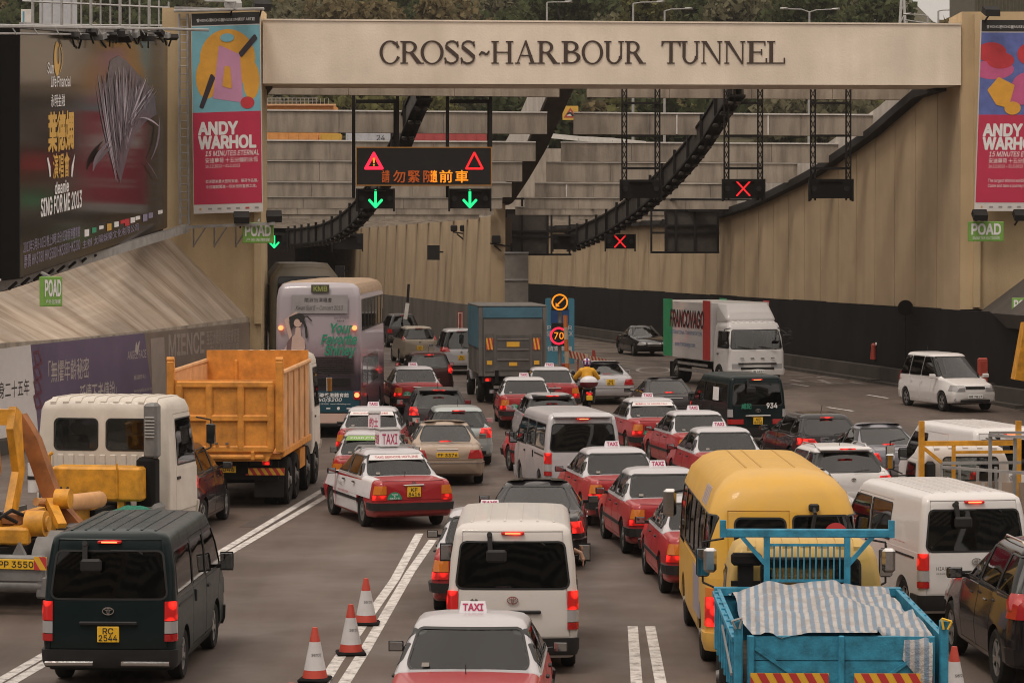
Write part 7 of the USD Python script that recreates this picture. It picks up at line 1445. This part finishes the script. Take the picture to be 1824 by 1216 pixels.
street_lamp('street lamp with a short arm above the word harbour', 974, 5, 1012, 4, 214); street_lamp('street lamp with a long arm left of the lamp pair', 1127, 7, 1176, 4, 210); street_lamp('thin street lamp with an arm to the right over the beam', 1183, 20, 1226, 16, 216); street_lamp('double armed street lamp above the end of the lettering', 1440, 22, 1396, 16, 212, (1488, 17)); street_lamp('street lamp leaning left in front of the white sky', 1650, 29, 1616, 26, 205); street_lamp('street lamp with a straight arm nearest the right pillar', 1669, 20, 1702, 18, 206)
t = thing('sky_railing', 'thin pale railing on the ridge in front of the white sky', 'railing'); obj('rail', tube([at(1612, 36, 208), at(1652, 42, 208), at(1700, 44, 208)], .05), 'galvanised', t)
for x in (1616, 1652, 1690): obj('rail_post', tube([at(x, 38, 208), at(x, 60, 208)], .05), 'galvanised', t)
t = thing('pylon', 'pale lattice mast rising behind the trees at the right', 'mast')
for a, b in ((1602, 1607), (1613, 1609)): obj('mast_leg', tube([at(a, 60, 240), at(b, -25, 240)], .12, 6), 'lamp_shell', t)
for y in (40, 22, 4, -12): obj('mast_brace', tube([at(1604, y, 240), at(1611, y - 14, 240)], .06, 5), 'lamp_shell', t)
t = thing('shed', 'olive corrugated building behind the top of the right pillar', 'building'); sf_ = px_frame(1736, -30, 1900, 34, 140); obj('wall', sf_.slab(sbox(0, -6, sf_.w, sf_.h), -8, 8), 'shed_olive', t, smooth=False)
for i in range(26): obj('wall_rib', sf_.slab(sbox(.1 + i * .18, 0, .16 + i * .18, sf_.h), 0, .05), 'shed_olive', t, smooth=False)
plain('shed_olive', (.085, .075, .05), .7)
t = thing('white_hoarding', 'white upright panel behind the railing at the upper left', 'panel'); hf = px_frame(38, 17, 57, 56, 130); obj('panel', hf.slab(sbox(0, -3, hf.w, hf.h), 0, .1), 'joint_white', t, smooth=False); obj('panel_stripe', hf.flat(sbox(.08, .1, .16, hf.h - .1), .105), 'board_blue', t, smooth=False)
t = thing('grey_tower', 'pale grey block behind the railing at the upper left', 'building'); hf = px_frame(70, -20, 118, 62, 160); obj('wall', hf.slab(sbox(0, -4, hf.w, hf.h), -4, 4), 'container_pale', t, smooth=False); obj('parapet', hf.slab(sbox(-.1, hf.h, hf.w + .1, hf.h + .3), -4.1, 4.2), 'container_pale', t, smooth=False)

# ------------------------------------------------------------------ cones
def cone(label, px, py, d=None, lean=0):
    p = on_ground(px, py) if d is None else np.array([xat(px, d), d, 0]); t = thing('traffic_cone', label, 'cone', p, lean)
    obj('cone_base', cbox((0, 0, .025), (.40, .40, .05), .02), 'underbody', t); prof = [(.165, .05), (.16, .09), (.15, .13)]
    def ring(z0, z1): return tm(Manifold.cylinder(z1 - z0, .172 - .15 * z0 / .75, .172 - .15 * z1 / .75, 24).translate((0, 0, z0)))
    obj('cone_foot', ring(.05, .15), 'cone_red', t); obj('white_sleeve', ring(.15, .51), 'cone_white', t); obj('cone_top', ring(.51, .69), 'cone_red', t)
    s = fit(text_shape('serco'), 0, 0, .045, .15); v, f = [], []
    fl = Frame((0, 0, 0), (1, 0, 0), (0, 0, 1)).flat(s, 0)
    if fl is not None:
        v = fl.vertices.copy(); a = (v[:, 0] - .03) / .12 - math.pi / 2; R = .172 - .15 * .34 / .75 + .004; z = .33 + v[:, 2]; rr = R - .15 * (v[:, 2]) / .75
        obj('cone_lettering', trimesh.Trimesh(np.stack([rr * np.cos(a), rr * np.sin(a), z], 1), fl.faces, process=False), 'print_black', t, smooth=False)
plain('cone_red', (.46, .055, .035), .55, dirt=.15); plain('cone_white', (.55, .53, .53), .5, dirt=.12)
cone('farthest of the left row of traffic cones, on the double line', 652, 1112); cone('second traffic cone of the left row, astride the double line', 625, 1165, None, 8); cone('third traffic cone of the left row, beside the dark van', 561, 1212, None, -6); cone('nearest traffic cone, only its red tip showing at the bottom edge', 517, 0, 31.3); cone('traffic cone between the blue lorry and the black car', 1703, 0, 34.2, 12)

# ------------------------------------------------------------------ traffic
B = {'bumper': 'black_plastic', 'trim': 'black_plastic', 'paint2': 'paint_silver'}
def lk(c, **k): return {**B, 'paint': 'paint_' + c, **k}
T0 = taxi_model('KF 8416'); TP = {}
def extras(t, car, sticker=None, rack=None):
    L = car.L
    if sticker:
        bg, txt, mk, x0 = sticker; fr = Frame((-.52, .985 - L / 2 + .44, 1.295), (1, 0, 0), (0, .62, .78)); k = obj('window_strip', fr.slab(PG((-.06, -.02), (1.10, -.02), (1.05, .11), (-.01, .11)), .03, .01), bg, t, smooth=False); obj('strip_text', fr.flat(fit(text_shape(txt, None, 1), x0, .02, .05, .9), .046), mk, k, smooth=False)
TAX = [ # label, x, d, heading, sticker, drop
    ('red taxi cut by the bottom edge, right behind the white van', 822, 29.1, 2.5, None), ('red taxi half hidden behind the left side of the white van', 866, 42, 1, None),
    ('red taxi with a pale strip across its rear window behind the buses', 655, 71, 1, ('print_white', 'www.comforttaxi.com 的士電召', 'print_red', .04)), ('red taxi beside the double decker bus, behind the black hatchback', 747, 91, -8, None), ('red taxi just left of the motorcycle rider', 988, 90.6, -4, None), ('red taxi with green sticker behind the grey box truck', 940, 85, -3, None),
    ('red taxi whose front shows beside the silver van', None, None, -13, None), ('red taxi directly right of the silver van, angled left', 1123, 55.8, -8, None), ('red taxi left of the yellow minibus, tail half hidden', 1204, 50.4, -6, None), ('red taxi squeezed beside the yellow minibus, mostly hidden', 1281, 44.4, -3, None),
    ('red taxi with a lettered strip on its window right of the rider', 1182, 75, -9, ('print_white', '香港的士 24 HOURS CALL', 'print_red', .04)), ('red taxi behind the strip window taxi, left of the green van', 1268, 69.3, -9, None), ('red taxi in front of the green van numbered 934', 1314, 62.5, -7, None)]
for i, (lab, x, d, h, st) in enumerate(TAX):
    if x is None: a = math.radians(h); X, Yd = 1.01 - 2.345 * math.sin(a) , 69.7 - 2.345 * math.cos(a)
    else: X, Yd = xat(x, d), d
    t = emit(T0, 'taxi', lab, 'taxi', X, Yd, h, lk('red'), 'red taxis queuing for the tunnel', drop=() if x == 1204 or d in (85, 75) else (('number_plate', 'plate_text') if d is None or d > 60 else ()))
    if st: extras(t, T0, st)
# the white sided taxi changing lanes and the one behind it, both with roof boxes
t = emit(T0, 'taxi', 'taxi with white printed sides and a roof box, slanting across the double line', 'taxi', xat(737, 55.6), 55.6, -17, lk('red'), 'red taxis queuing for the tunnel', drop=('taxi_sign', 'sign_text')); L = T0.L
side = T0.low(.006) - T0.low(-.02)
for sd in (-1, 1): obj('side_wrap', side ^ bx(*sorted((sd * .62, sd * 2)), -L / 2 + .30, L / 2 - .4, .62, 1.2), 'wrap_white', t, 40); obj('lower_wrap', side ^ bx(*sorted((sd * .7, sd * 2)), -L / 2 + 1.36, L / 2 - 1.32, .26, .615), 'wrap_white', t, 40)
fr = Frame((-.8475 - .018, 1.7, .30), (0, -1, 0), (0, 0, 1)); obj('red_curve', fr.flat(LineString([(1.0, 0), (.92, .3), (.98, .66)]).buffer(.02), .004), 'print_red', t, smooth=False); write(t, fr, 'FINANCE', 1.2, .42, .07, 'print_black', .4, .006); write(t, fr, 'your trusted partner', 1.2, .30, .06, 'print_red', .9, .006)
plain('wrap_white', (.62, .60, .61), .35, dirt=.05)
extras(t, T0, ('print_white', 'TAXI SERVICE HOTLINE', 'print_red', .08))
def roof_box(t, u, x, w, txt, side_txt):
    y = u - L / 2; bxm = cbox((x, y, 1.69), (w, .42, .36), .03); k = obj('roof_box', bxm, 'sign_white', t); obj('box_lid', cbox((x, y, 1.88), (w + .03, .45, .03), .01), 'galvanised', t)
    f2 = Frame((x - w / 2, y - .213, 1.52), (1, 0, 0), (0, 0, 1)); obj('box_text', f2.flat(fit(text_shape(txt, None, 1), w * .12, .06, .20, w * .76), .004), 'sign_red', k, smooth=False)
    f3 = Frame((x - w / 2 - .003, y + .21, 1.52), (0, -1, 0), (0, 0, 1)); obj('box_text', f3.flat(fit(text_shape(side_txt, None, 1), .06, .08, .18, .3), .004), 'sign_red', k, smooth=False)
    for q in (-.2, .2): obj('roof_rack', tube([(-.62, y + q, 1.44), (-.55, y + q, 1.53), (.55, y + q, 1.53), (.62, y + q, 1.44)], .015, 5), 'galvanised', t)
roof_box(t, 2.2, .02, .42, 'TAXI', '安盛')
t = emit(T0, 'taxi', 'taxi with a green POAD window strip and roof box, behind the white sided taxi', 'taxi', xat(655, 61.4), 61.4, 0, lk('red'), 'red taxis queuing for the tunnel', drop=('taxi_sign', 'sign_text')); extras(t, T0, ('sign_green', 'POAD 户外无限媒', 'print_white', .06)); roof_box(t, 2.2, .03, .26, '的士', 'TAXI')
# vans
v1 = van_model(plate='RC 2544', chrome_bar=True, ribs=7); emit(v1, 'van', 'dark green van with plate RC 2544 and chrome step, nearest on the left', 'van', xat(190, 35.3), 35.3, 2.2, lk('dark_green'))
t = emit(van_model(plate='PE 5200', sidewin='full', ribs=6, lamps='tall'), 'van', 'white van with plate PE 5200 in the middle lane', 'van', xat(913, 36.4), 36.4, .6, lk('pearl')); fr = Frame((-.62, -4.69 / 2 - .012, .80), (1, 0, 0), (0, 0, 1)); write(t, fr, 'SUPER GL', -.02, .06, .035, 'print_black', .26, .008); obj('badge', fr.flat(PG((.09, .12), (.15, .12), (.17, .19), (.14, .21), (.12, .18), (.10, .21), (.07, .19)), .008), 'grey_steel', t, smooth=False)
emit(van_model(plate=None, ribs=0, rear='glass_mid', lamps='tall', arm=False, spoiler=True), 'van', 'silver van with a roof spoiler and dark rear glass among the taxis', 'van', xat(1040, 61.7), 61.7, -9, lk('silver', bumper='paint_silver', trim='paint_silver'))
t = emit(van_model(plate='PV 3127', sidewin='one', rear='glass_mid', ribs=7), 'van', 'white panel van with red characters on its side, right of the yellow minibus', 'van', xat(1742, 41), 41, -9, lk('white')); fr = Frame((-.8475 - .0, .2, 1.1), (0, -1, 0), (0, 0, 1)); fr.o = np.array([-.835, -.65, 1.08]); fr.u = np.array([.13, 0, .99]); 
write(t, fr, '美食服務', .12, .28, .22, 'print_red', .62, .012); write(t, fr, '2381-6888 / 93187723', .05, .10, .07, 'print_red', .78, .012); fr = Frame((-.62, -4.69 / 2 - .012, .78), (1, 0, 0), (0, 0, 1)); write(t, fr, 'HIACE', .0, .08, .055, 'print_black', .22, .008); write(t, fr, 'HAZARDOUS', .0, .02, .03, 'print_black', .24, .008)
t = emit(van_model(4.4, plate='KP 8658', sidewin='full', rear='glass_mid', lamps='low', ribs=0, nose=.6), 'van', 'dark green van with white number 934 on its tailgate', 'van', xat(1351, 79), 79, -12, lk('dark_green', trim='chrome')); fr = Frame((-.6, -2.2 - .012, 1.0), (1, 0, 0), (0, 0, 1)); write(t, fr, '934', .84, .05, .14, 'print_white', .32, .012, bold=2); write(t, fr, '威記', .10, .05, .14, 'print_green2', .30, .012, bold=2); obj('window_notice', Frame((-.858, -.6, 1.22), (0, -1, 0), (.05, 0, 1)).flat(sbox(0, 0, .6, .38), .012), 'print_white', t, smooth=False)
t = emit(van_model(plate=None, sidewin='none', ribs=6, lamps='tall', rear='glass_mid'), 'van', 'white panel van with a ribbed roof behind the metal rack at the right edge', 'van', xat(1806, 56.3), 56.3, -12, lk('white'))
# cars
emit(sedan_model(4.82, 1.80, 1.44, .8, 3.3, plate='PF 3376', two=False), 'sedan', 'gold sedan with plate PF 3376 ahead of the white sided taxi', 'car', xat(797, 66), 66, -4, lk('gold'))
emit(sedan_model(4.75, 1.80, 1.44, .7, 3.3, .95, .95, lit=2), 'sedan', 'black sedan right in front of the white van', 'car', xat(952, 48.4), 48.4, 2, lk('black'))
emit(sedan_model(4.64, 1.76, 1.41, .75, 3.2, .95, 1.0, plate='AM 81', lit=False), 'coupe', 'silver rounded coupe with plate AM 81 beside the motorcycle rider', 'car', xat(1088, 96), 96, -6, lk('silver'))
emit(sedan_model(4.5, 1.74, 1.42, .7, 3.2, lamp='round'), 'sedan', 'silver sedan with twin round tail lamps left of the white panel van', 'car', xat(1464, 51.5), 51.5, -8, lk('silver'))
emit(sedan_model(4.7, 1.78, 1.45, .75, 3.2, lit=2), 'sedan', 'slate grey sedan behind the white estate car', 'car', xat(1606, 65), 65, -10, lk('slate'))
emit(sedan_model(4.6, 1.75, 1.44, .7, 3.2, lit=2), 'sedan', 'dark sedan with sky blue reflecting window left of the green van', 'car', xat(1203, 86), 86, -8, lk('graphite'))
emit(sedan_model(5.1, 1.87, 1.47, .9, 3.5), 'sedan', 'black limousine driving out of the right tube', 'car', xat(1166, 138), 138, 170, lk('black'), front=True)
emit(hatch_model(4.46, 1.77, 1.57, .4, spoiler=1, lampz=(.85, 1.08), rear='glass_mid'), 'hatchback', 'dark hatchback with a big roof spoiler and lit brake lamps', 'car', xat(783, 79), 79, -5, lk('graphite'))
emit(hatch_model(4.55, 1.76, 1.49, .45, lampz=(.74, .98), lampw=.40, third=True, rear='glass'), 'estate_car', 'pale sage estate car behind the gold sedan', 'car', xat(819, 72), 72, -5, lk('sage'))
emit(hatch_model(4.35, 1.80, 1.47, .55, lampz=(.74, .90), lampw=.5, rear='glass_mid'), 'hatchback', 'glossy black hatchback with long red lamps right of the green van', 'car', xat(1486, 69.5), 69.5, -11, lk('black'))
emit(hatch_model(4.6, 1.82, 1.48, .5, lampz=(.74, .92), lampw=.42, spoiler=1, rails=True), 'estate_car', 'white estate car with a black handle disc left of the flat truck', 'car', xat(1522, 57.5), 57.5, -10, lk('white'))
emit(hatch_model(4.5, 1.76, 1.53, .42, lampz=(.8, 1.0), spoiler=2, rear='glass_mid'), 'estate_car', 'pale estate car with a roof aerial hidden behind the silver van', 'car', xat(987, 77), 77, -5, lk('silver'))
emit(hatch_model(4.3, 1.80, 1.72, .35, lampz=(.92, 1.20), lampw=.24, kind='alloy'), 'hatchback', 'black compact car between the hooklift truck and the tipper truck', 'car', xat(270, 54.5), 54.5, 4, lk('black'))
emit(hatch_model(4.6, 1.87, 1.80, .4, 3.2, .9, lampz=(.95, 1.25), r=.37, zb=.28, rails=True, rear='glass_dark', blunt=True, lit=False), 'off_roader', 'large black off roader cut by the right edge at the bottom', 'car', 7.08, 34.7, -2.5, lk('black'))
emit(hatch_model(4.5, 1.72, 1.62, .4, lampz=(.9, 1.2), lampw=.22), 'people_carrier', 'maroon people carrier in front of the taxi beside the bus', 'car', xat(766, 99), 99, -6, lk('maroon'))
emit(hatch_model(4.8, 1.83, 1.90, .35, 3.7, 1.0, b=1.08, lampz=(.98, 1.16), lampw=.45, lit=False, plate='RJ 5926'), 'people_carrier', 'silver people carrier left of the grey box truck', 'car', xat(822, 117), 117, -6, lk('silver'))
emit(hatch_model(4.3, 1.76, 1.70, .3, lampz=(1.1, 1.5), lampw=.2, lit=False, plate='KH 1957', rear='glass_mid'), 'off_roader', 'champagne off roader right of the double decker bus', 'car', xat(748, 129), 129, -10, lk('champagne'))
emit(hatch_model(4.6, 1.80, 1.80, .3, 3.6, 1.0, b=1.1, lit=False), 'people_carrier', 'dark people carrier farthest into the left tube', 'car', xat(719, 151), 151, -9, lk('graphite'))
emit(hatch_model(4.7, 1.72, 1.86, .3, 3.78, 1.05, b=1.08, fplate='RR 7817', lit=False, rear='glass_dark', lampz=(.9, 1.2), blunt=True), 'people_carrier', 'white people carrier driving towards us on the right', 'car', 15.25, 92.3, 165, lk('white'), front=True)
# heavy vehicles
emit(bus_kit(), 'double_decker_bus', 'pale double decker bus with Your Favorite Shirley advert on its rear', 'bus', xat(566, 82), 82, .9, lk('white')); emit(bus_kit(True), 'double_decker_bus', 'olive double decker bus ahead, entering the left tube', 'bus', xat(543, 100), 100, -6, lk('white', bus_roof='bus_olive'))
emit(dump_truck(), 'tipper_truck', 'orange tipper truck with white cab and plate PR 3046', 'truck', xat(400, 60), 60, 2, lk('truck_white')); emit(hook_truck(), 'hooklift_truck', 'white cabbed hooklift truck with yellow arm at the left edge', 'truck', -8.2, 42.4, 9.5, lk('truck_white'))
nt = thing('cargo_net', 'heap of green netting on the hooklift truck deck', 'net', (-8.2 + 5.2 * math.sin(math.radians(9.5)) + .9, 42.4 + 5.1, 1.06), -9.5)
gx, gy = np.meshgrid(np.linspace(-.55, .55, 16), np.linspace(-.6, .6, 16)); gz_ = .15 * np.exp(-(gx / .38) ** 2 - (gy / .42) ** 2) * (.6 + .8 * meshkit.noise(np.stack([gx * 6, gy * 6, gx * 0], -1))); i_ = np.arange(256).reshape(16, 16); a_, b_, c_, d_ = i_[:-1, :-1].ravel(), i_[:-1, 1:].ravel(), i_[1:, 1:].ravel(), i_[1:, :-1].ravel()
obj('net_heap', (np.stack([gx, gy, gz_], -1).reshape(-1, 3), np.vstack([np.stack([a_, b_, c_], 1), np.stack([a_, c_, d_], 1)])), 'green_net', nt, True)
emit(box_truck(), 'box_truck', 'grey box truck with blue header and folded tail lift', 'truck', xat(914, 96), 96, -5, lk('white')); emit(white_truck(), 'box_truck', 'white box truck with green and red ends driving towards us', 'truck', 9.15, 104.5, 166, lk('white'), front=True)
emit(coaster_kit(), 'minibus', 'yellow minibus with rounded roof behind the blue lorry', 'minibus', xat(1398, 36.5), 36.5, 0, lk('bus_yellow')); emit(lorry_kit(), 'flatbed_lorry', 'blue flatbed lorry with yellow cab at the bottom right', 'truck', xat(1501, 28.6), 28.6, 1.2, lk('cab_yellow'))
a = math.radians(1.2); t = thing('tarpaulin', 'blue and white striped tarpaulin over the load of the blue lorry', 'tarpaulin', (xat(1501, 28.6) + math.sin(a) * 3.05, 28.6 + math.cos(a) * 3.05, 0), -1.2); obj('sheet', tarpaulin(), 'tarp', t, True)
emit(pickup_kit(), 'flatbed_truck', 'small white flat truck with yellow guard frame and metal rack', 'truck', 8.6, 46.9, -6, lk('pearl'))

# ------------------------------------------------------------------ motorcycle, rider and the driver's arm
plain('jacket_yellow', (.60, .29, .012), .7, dirt=.15, scale=8); plain('trousers', (.02, .02, .023), .8); plain('helmet_white', (.6, .58, .6), .25, coat=.5); plain('helmet_purple', (.10, .03, .16), .3); plain('skin', (.42, .24, .16), .6, dirt=.08); plain('box_maroon', (.10, .012, .018), .3, coat=.5); plain('sleeve_dark', (.03, .03, .035), .8); plain('hair_dark', (.012, .010, .009), .7)
MX, MY = xat(1050, 91.6), 91.6; MZ = float(zg(91.6))
t = thing('motorcycle', 'small motorcycle with a maroon and white top box in the queue', 'motorcycle', (MX, MY, MZ), 4)
for y in (.30, 1.58):
    w, rim = wheel(.30, .10, 'alloy')[1]; k = obj('wheel', moved(w, (0, y, .30)), 'tyre', t); obj('rim', moved(rim, (0, y, .30)), 'alloy', k)
obj('frame', cat(hullm((-.10, .3, .5), (.10, .3, .5), (-.12, 1.0, .35), (.12, 1.0, .35), (-.1, 1.1, .75), (.1, 1.1, .75), (0, .2, .7)), ), 'sleeve_dark', t); obj('tank', cbox((0, 1.12, .86), (.26, .42, .22), .08), 'box_maroon', t); obj('seat', cbox((0, .72, .80), (.28, .62, .12), .05), 'rubber', t)
obj('fork', cat(tube([(-.1, 1.32, .95), (-.1, 1.58, .3)], .025), tube([(.1, 1.32, .95), (.1, 1.58, .3)], .025)), 'chrome', t); obj('handlebar', tube([(-.36, 1.2, 1.08), (-.1, 1.32, 1.04), (.1, 1.32, 1.04), (.36, 1.2, 1.08)], .018), 'rubber', t)
for sd in (-1, 1): k = obj('mirror', cbox((sd * .42, 1.2, 1.30), (.13, .03, .10), .02), 'black_plastic', t); obj('mirror_stem', tube([(sd * .3, 1.22, 1.08), (sd * .42, 1.2, 1.26)], .01, 5), 'black_plastic', k)
k = obj('top_box', Manifold.sphere(.5, 20).scale((.62, .42, .36)).translate((0, .18, 1.02)) ^ bx(-1, 1, -1, 1, .7, 1.04), 'box_maroon', t); obj('box_lid', Manifold.sphere(.5, 20).scale((.60, .40, .42)).translate((0, .18, 1.045)) ^ bx(-1, 1, -1, 1, 1.045, 2), 'helmet_white', k)
obj('tail_lamp', cbox((0, .02, .68), (.22, .06, .09), .02), 'lamp_red', t); obj('number_plate', cbox((0, -.02, .54), (.2, .02, .16), .01), 'plate_yellow', t)
r = thing('person', 'motorcycle rider in a yellow jacket and patterned helmet, seen from behind', 'person', (MX, MY, MZ), 4)
J = lambda x, y, z: np.array([x, y, z])
obj('body', flesh([((J(0, .70, .90), .16), (J(0, .78, 1.15), .16)), ((J(0, .78, 1.15), .16), (J(0, .84, 1.38), .15)), ((J(-.17, .84, 1.38), .085), (J(.17, .84, 1.38), .085)), ((J(0, .86, 1.44), .07), (J(0, .90, 1.60), .08)), ((J(0, .90, 1.60), .10), (J(0, .93, 1.66), .10)),
    ((J(-.12, .72, .90), .11), (J(-.24, 1.10, .80), .085)), ((J(-.24, 1.10, .80), .08), (J(-.22, .92, .38), .055)), ((J(.12, .72, .90), .11), (J(.24, 1.10, .80), .085)), ((J(.24, 1.10, .80), .08), (J(.22, .92, .38), .055)), ((J(-.22, .90, .35), .05), (J(-.22, 1.08, .33), .04)), ((J(.22, .90, .35), .05), (J(.22, 1.08, .33), .04)),
    ((J(-.20, .84, 1.38), .07), (J(-.36, 1.0, 1.16), .055)), ((J(-.36, 1.0, 1.16), .05), (J(-.33, 1.18, 1.10), .04)), ((J(.20, .84, 1.38), .07), (J(.36, 1.0, 1.16), .055)), ((J(.36, 1.0, 1.16), .05), (J(.33, 1.18, 1.10), .04))] + [((J(sd * (.27 + .025 * i), 1.18, 1.115), .014), (J(sd * (.27 + .025 * i), 1.24, 1.10), .012)) for sd in (-1, 1) for i in range(4)] + [((J(sd * .26, 1.16, 1.10), .014), (J(sd * .24, 1.21, 1.07), .012)) for sd in (-1, 1)]), 'trousers', r, True)
obj('jacket', flesh([((J(0, .70, .92), .20), (J(0, .78, 1.15), .205)), ((J(0, .78, 1.15), .205), (J(0, .84, 1.36), .185)), ((J(-.17, .84, 1.38), .115), (J(.17, .84, 1.38), .115)), ((J(-.19, .84, 1.37), .105), (J(-.37, .99, 1.15), .085)), ((J(-.37, .99, 1.15), .08), (J(-.34, 1.14, 1.11), .055)), ((J(.19, .84, 1.37), .105), (J(.37, .99, 1.15), .085)), ((J(.37, .99, 1.15), .08), (J(.34, 1.14, 1.11), .055))]), 'jacket_yellow', r, True)
hm = Manifold.sphere(.5, 24).scale((.28, .32, .30)).translate((0, .91, 1.66)); h1 = obj('helmet', hm, 'helmet_white', r, True)
hs = Manifold.sphere(.5, 24).scale((.288, .328, .308)).translate((0, .91, 1.66)) - Manifold.sphere(.5, 24).scale((.27, .31, .29)).translate((0, .91, 1.66))
obj('helmet_band', hs ^ bx(-1, 1, 0, .86, 1.52, 1.60), 'helmet_purple', h1, True); obj('helmet_stripe', hs ^ (bx(-.035, .035, 0, 1, 1.6, 2) + bx(-.13, -.08, 0, 1, 1.62, 1.74) + bx(.08, .13, 0, 1, 1.62, 1.74)), 'helmet_purple', h1, True); obj('helmet_stripe', hs ^ bx(-.2, .2, 0, .84, 1.70, 1.725), 'mark_red', h1, True)
# driver of the white van: head, trunk, right arm hanging out of the window
dx, dy = xat(913, 36.4) + .035, 36.4; dv = thing('person', 'driver of the white van with a bare right forearm hanging out of the window', 'person', (dx, dy, 0), -.6)
def hand(w, fwd, down):
    fwd, down = np.array(fwd, float), np.array(down, float); s = np.cross(fwd, down); p = w + down * .09; o = [((w, .026), (p, .034)), ((p - fwd * .022, .022), (p + fwd * .022, .022))]
    for i, (q, ln) in enumerate(zip((-.030, -.010, .010, .030), (.060, .072, .068, .054))):
        b = p + fwd * q + down * .015; m = b + down * ln * .55 + s * .006; o += [((b, .0095), (m, .009)), ((m, .009), (m + down * ln * .5 + s * .016, .0078))]
    b = w + down * .03 + fwd * .03; o += [((b, .012), (b + fwd * .022 + down * .035, .0105)), ((b + fwd * .022 + down * .035, .0105), (b + fwd * .024 + down * .065, .009))]; return o
sh, el, wr = J(.60, 3.0, 1.36), J(.80, 3.12, 1.30), J(.895, 3.0, 1.28)
obj('body', flesh([((J(.42, 3.0, .85), .17), (J(.42, 2.98, 1.22), .16)), ((J(.25, 2.98, 1.30), .08), (J(.58, 2.98, 1.30), .08)), ((J(.42, 2.98, 1.36), .055), (J(.42, 3.0, 1.48), .06)), ((J(.42, 3.01, 1.55), .095), (J(.42, 3.03, 1.62), .09)), ((J(.42, 3.10, 1.55), .02), (J(.42, 3.125, 1.53), .015)), ((sh, .055), (el, .042)), ((el, .040), (wr, .028))] + hand(wr, (0, 1, 0), (.30, 0, -.954)), .014, 6), 'skin', dv, True)
obj('shirt', flesh([((J(.42, 3.0, .80), .19), (J(.42, 2.98, 1.20), .18)), ((J(.25, 2.98, 1.29), .095), (J(.58, 2.98, 1.29), .095)), ((sh - J(.04, 0, 0), .075), (J(.72, 3.02, 1.25), .066))]), 'sleeve_dark', dv, True); obj('hair', Manifold.sphere(.5, 16).scale((.205, .22, .2)).translate((.42, 2.99, 1.62)) - bx(0, 1, 3.05, 4, 1, 1.66), 'hair_dark', dv, True)

# ------------------------------------------------------------------ the town behind the viewpoint, mirrored in the car windows
plain('tower_grey', (.20, .185, .165), .8, dirt=.15, scale=.2); plain('tower_buff', (.26, .215, .16), .8, dirt=.15, scale=.2); plain('tower_glass', (.035, .045, .045), .15)
for i, (lab, x, y, w, dp, h, mk) in enumerate((('grey office block behind the viewpoint to the left', -95, -75, 44, 20, 38, 'tower_grey'), ('buff apartment tower behind the viewpoint, left of centre', -44, -88, 36, 22, 58, 'tower_buff'), ('low wide grey car park block behind the viewpoint', 2, -70, 48, 24, 30, 'tower_grey'),
        ('tall buff tower behind the viewpoint, right of centre', 48, -92, 34, 22, 62, 'tower_buff'), ('grey slab block behind the viewpoint to the right', 95, -78, 46, 20, 42, 'tower_grey'))):
    t = thing('tower_block', lab, 'building', (x, y, 0)); obj('wall', bx(-w / 2, w / 2, -dp, 0, 0, h), mk, t, smooth=False)
    for k in range(int(h / 3.2) - 1): obj('window_band', bx(-w / 2 + 1, w / 2 - 1, -.2, .06, 2.6 + k * 3.2, 4.2 + k * 3.2), 'tower_glass', t, smooth=False)
    obj('roof_parapet', bx(-w / 2 - .2, w / 2 + .2, -dp - .2, .2, h, h + 1.1), mk, t, smooth=False)

# ------------------------------------------------------------------ thin haze
mat('haze_look', {'v': ('principled_volume', {'color': (0.92, 0.88, 0.85), 'density': 0.00009, 'anisotropy': 0.2})}, [], surface=None, volume='v.volume')
obj('haze', bx(-900, 900, -130, 900, -1.6, 90), 'haze_look', smooth=False, kind='stuff')
for m_, k_ in BIND: UsdShade.MaterialBindingAPI.Apply(m_.GetPrim()).Bind(M[k_])
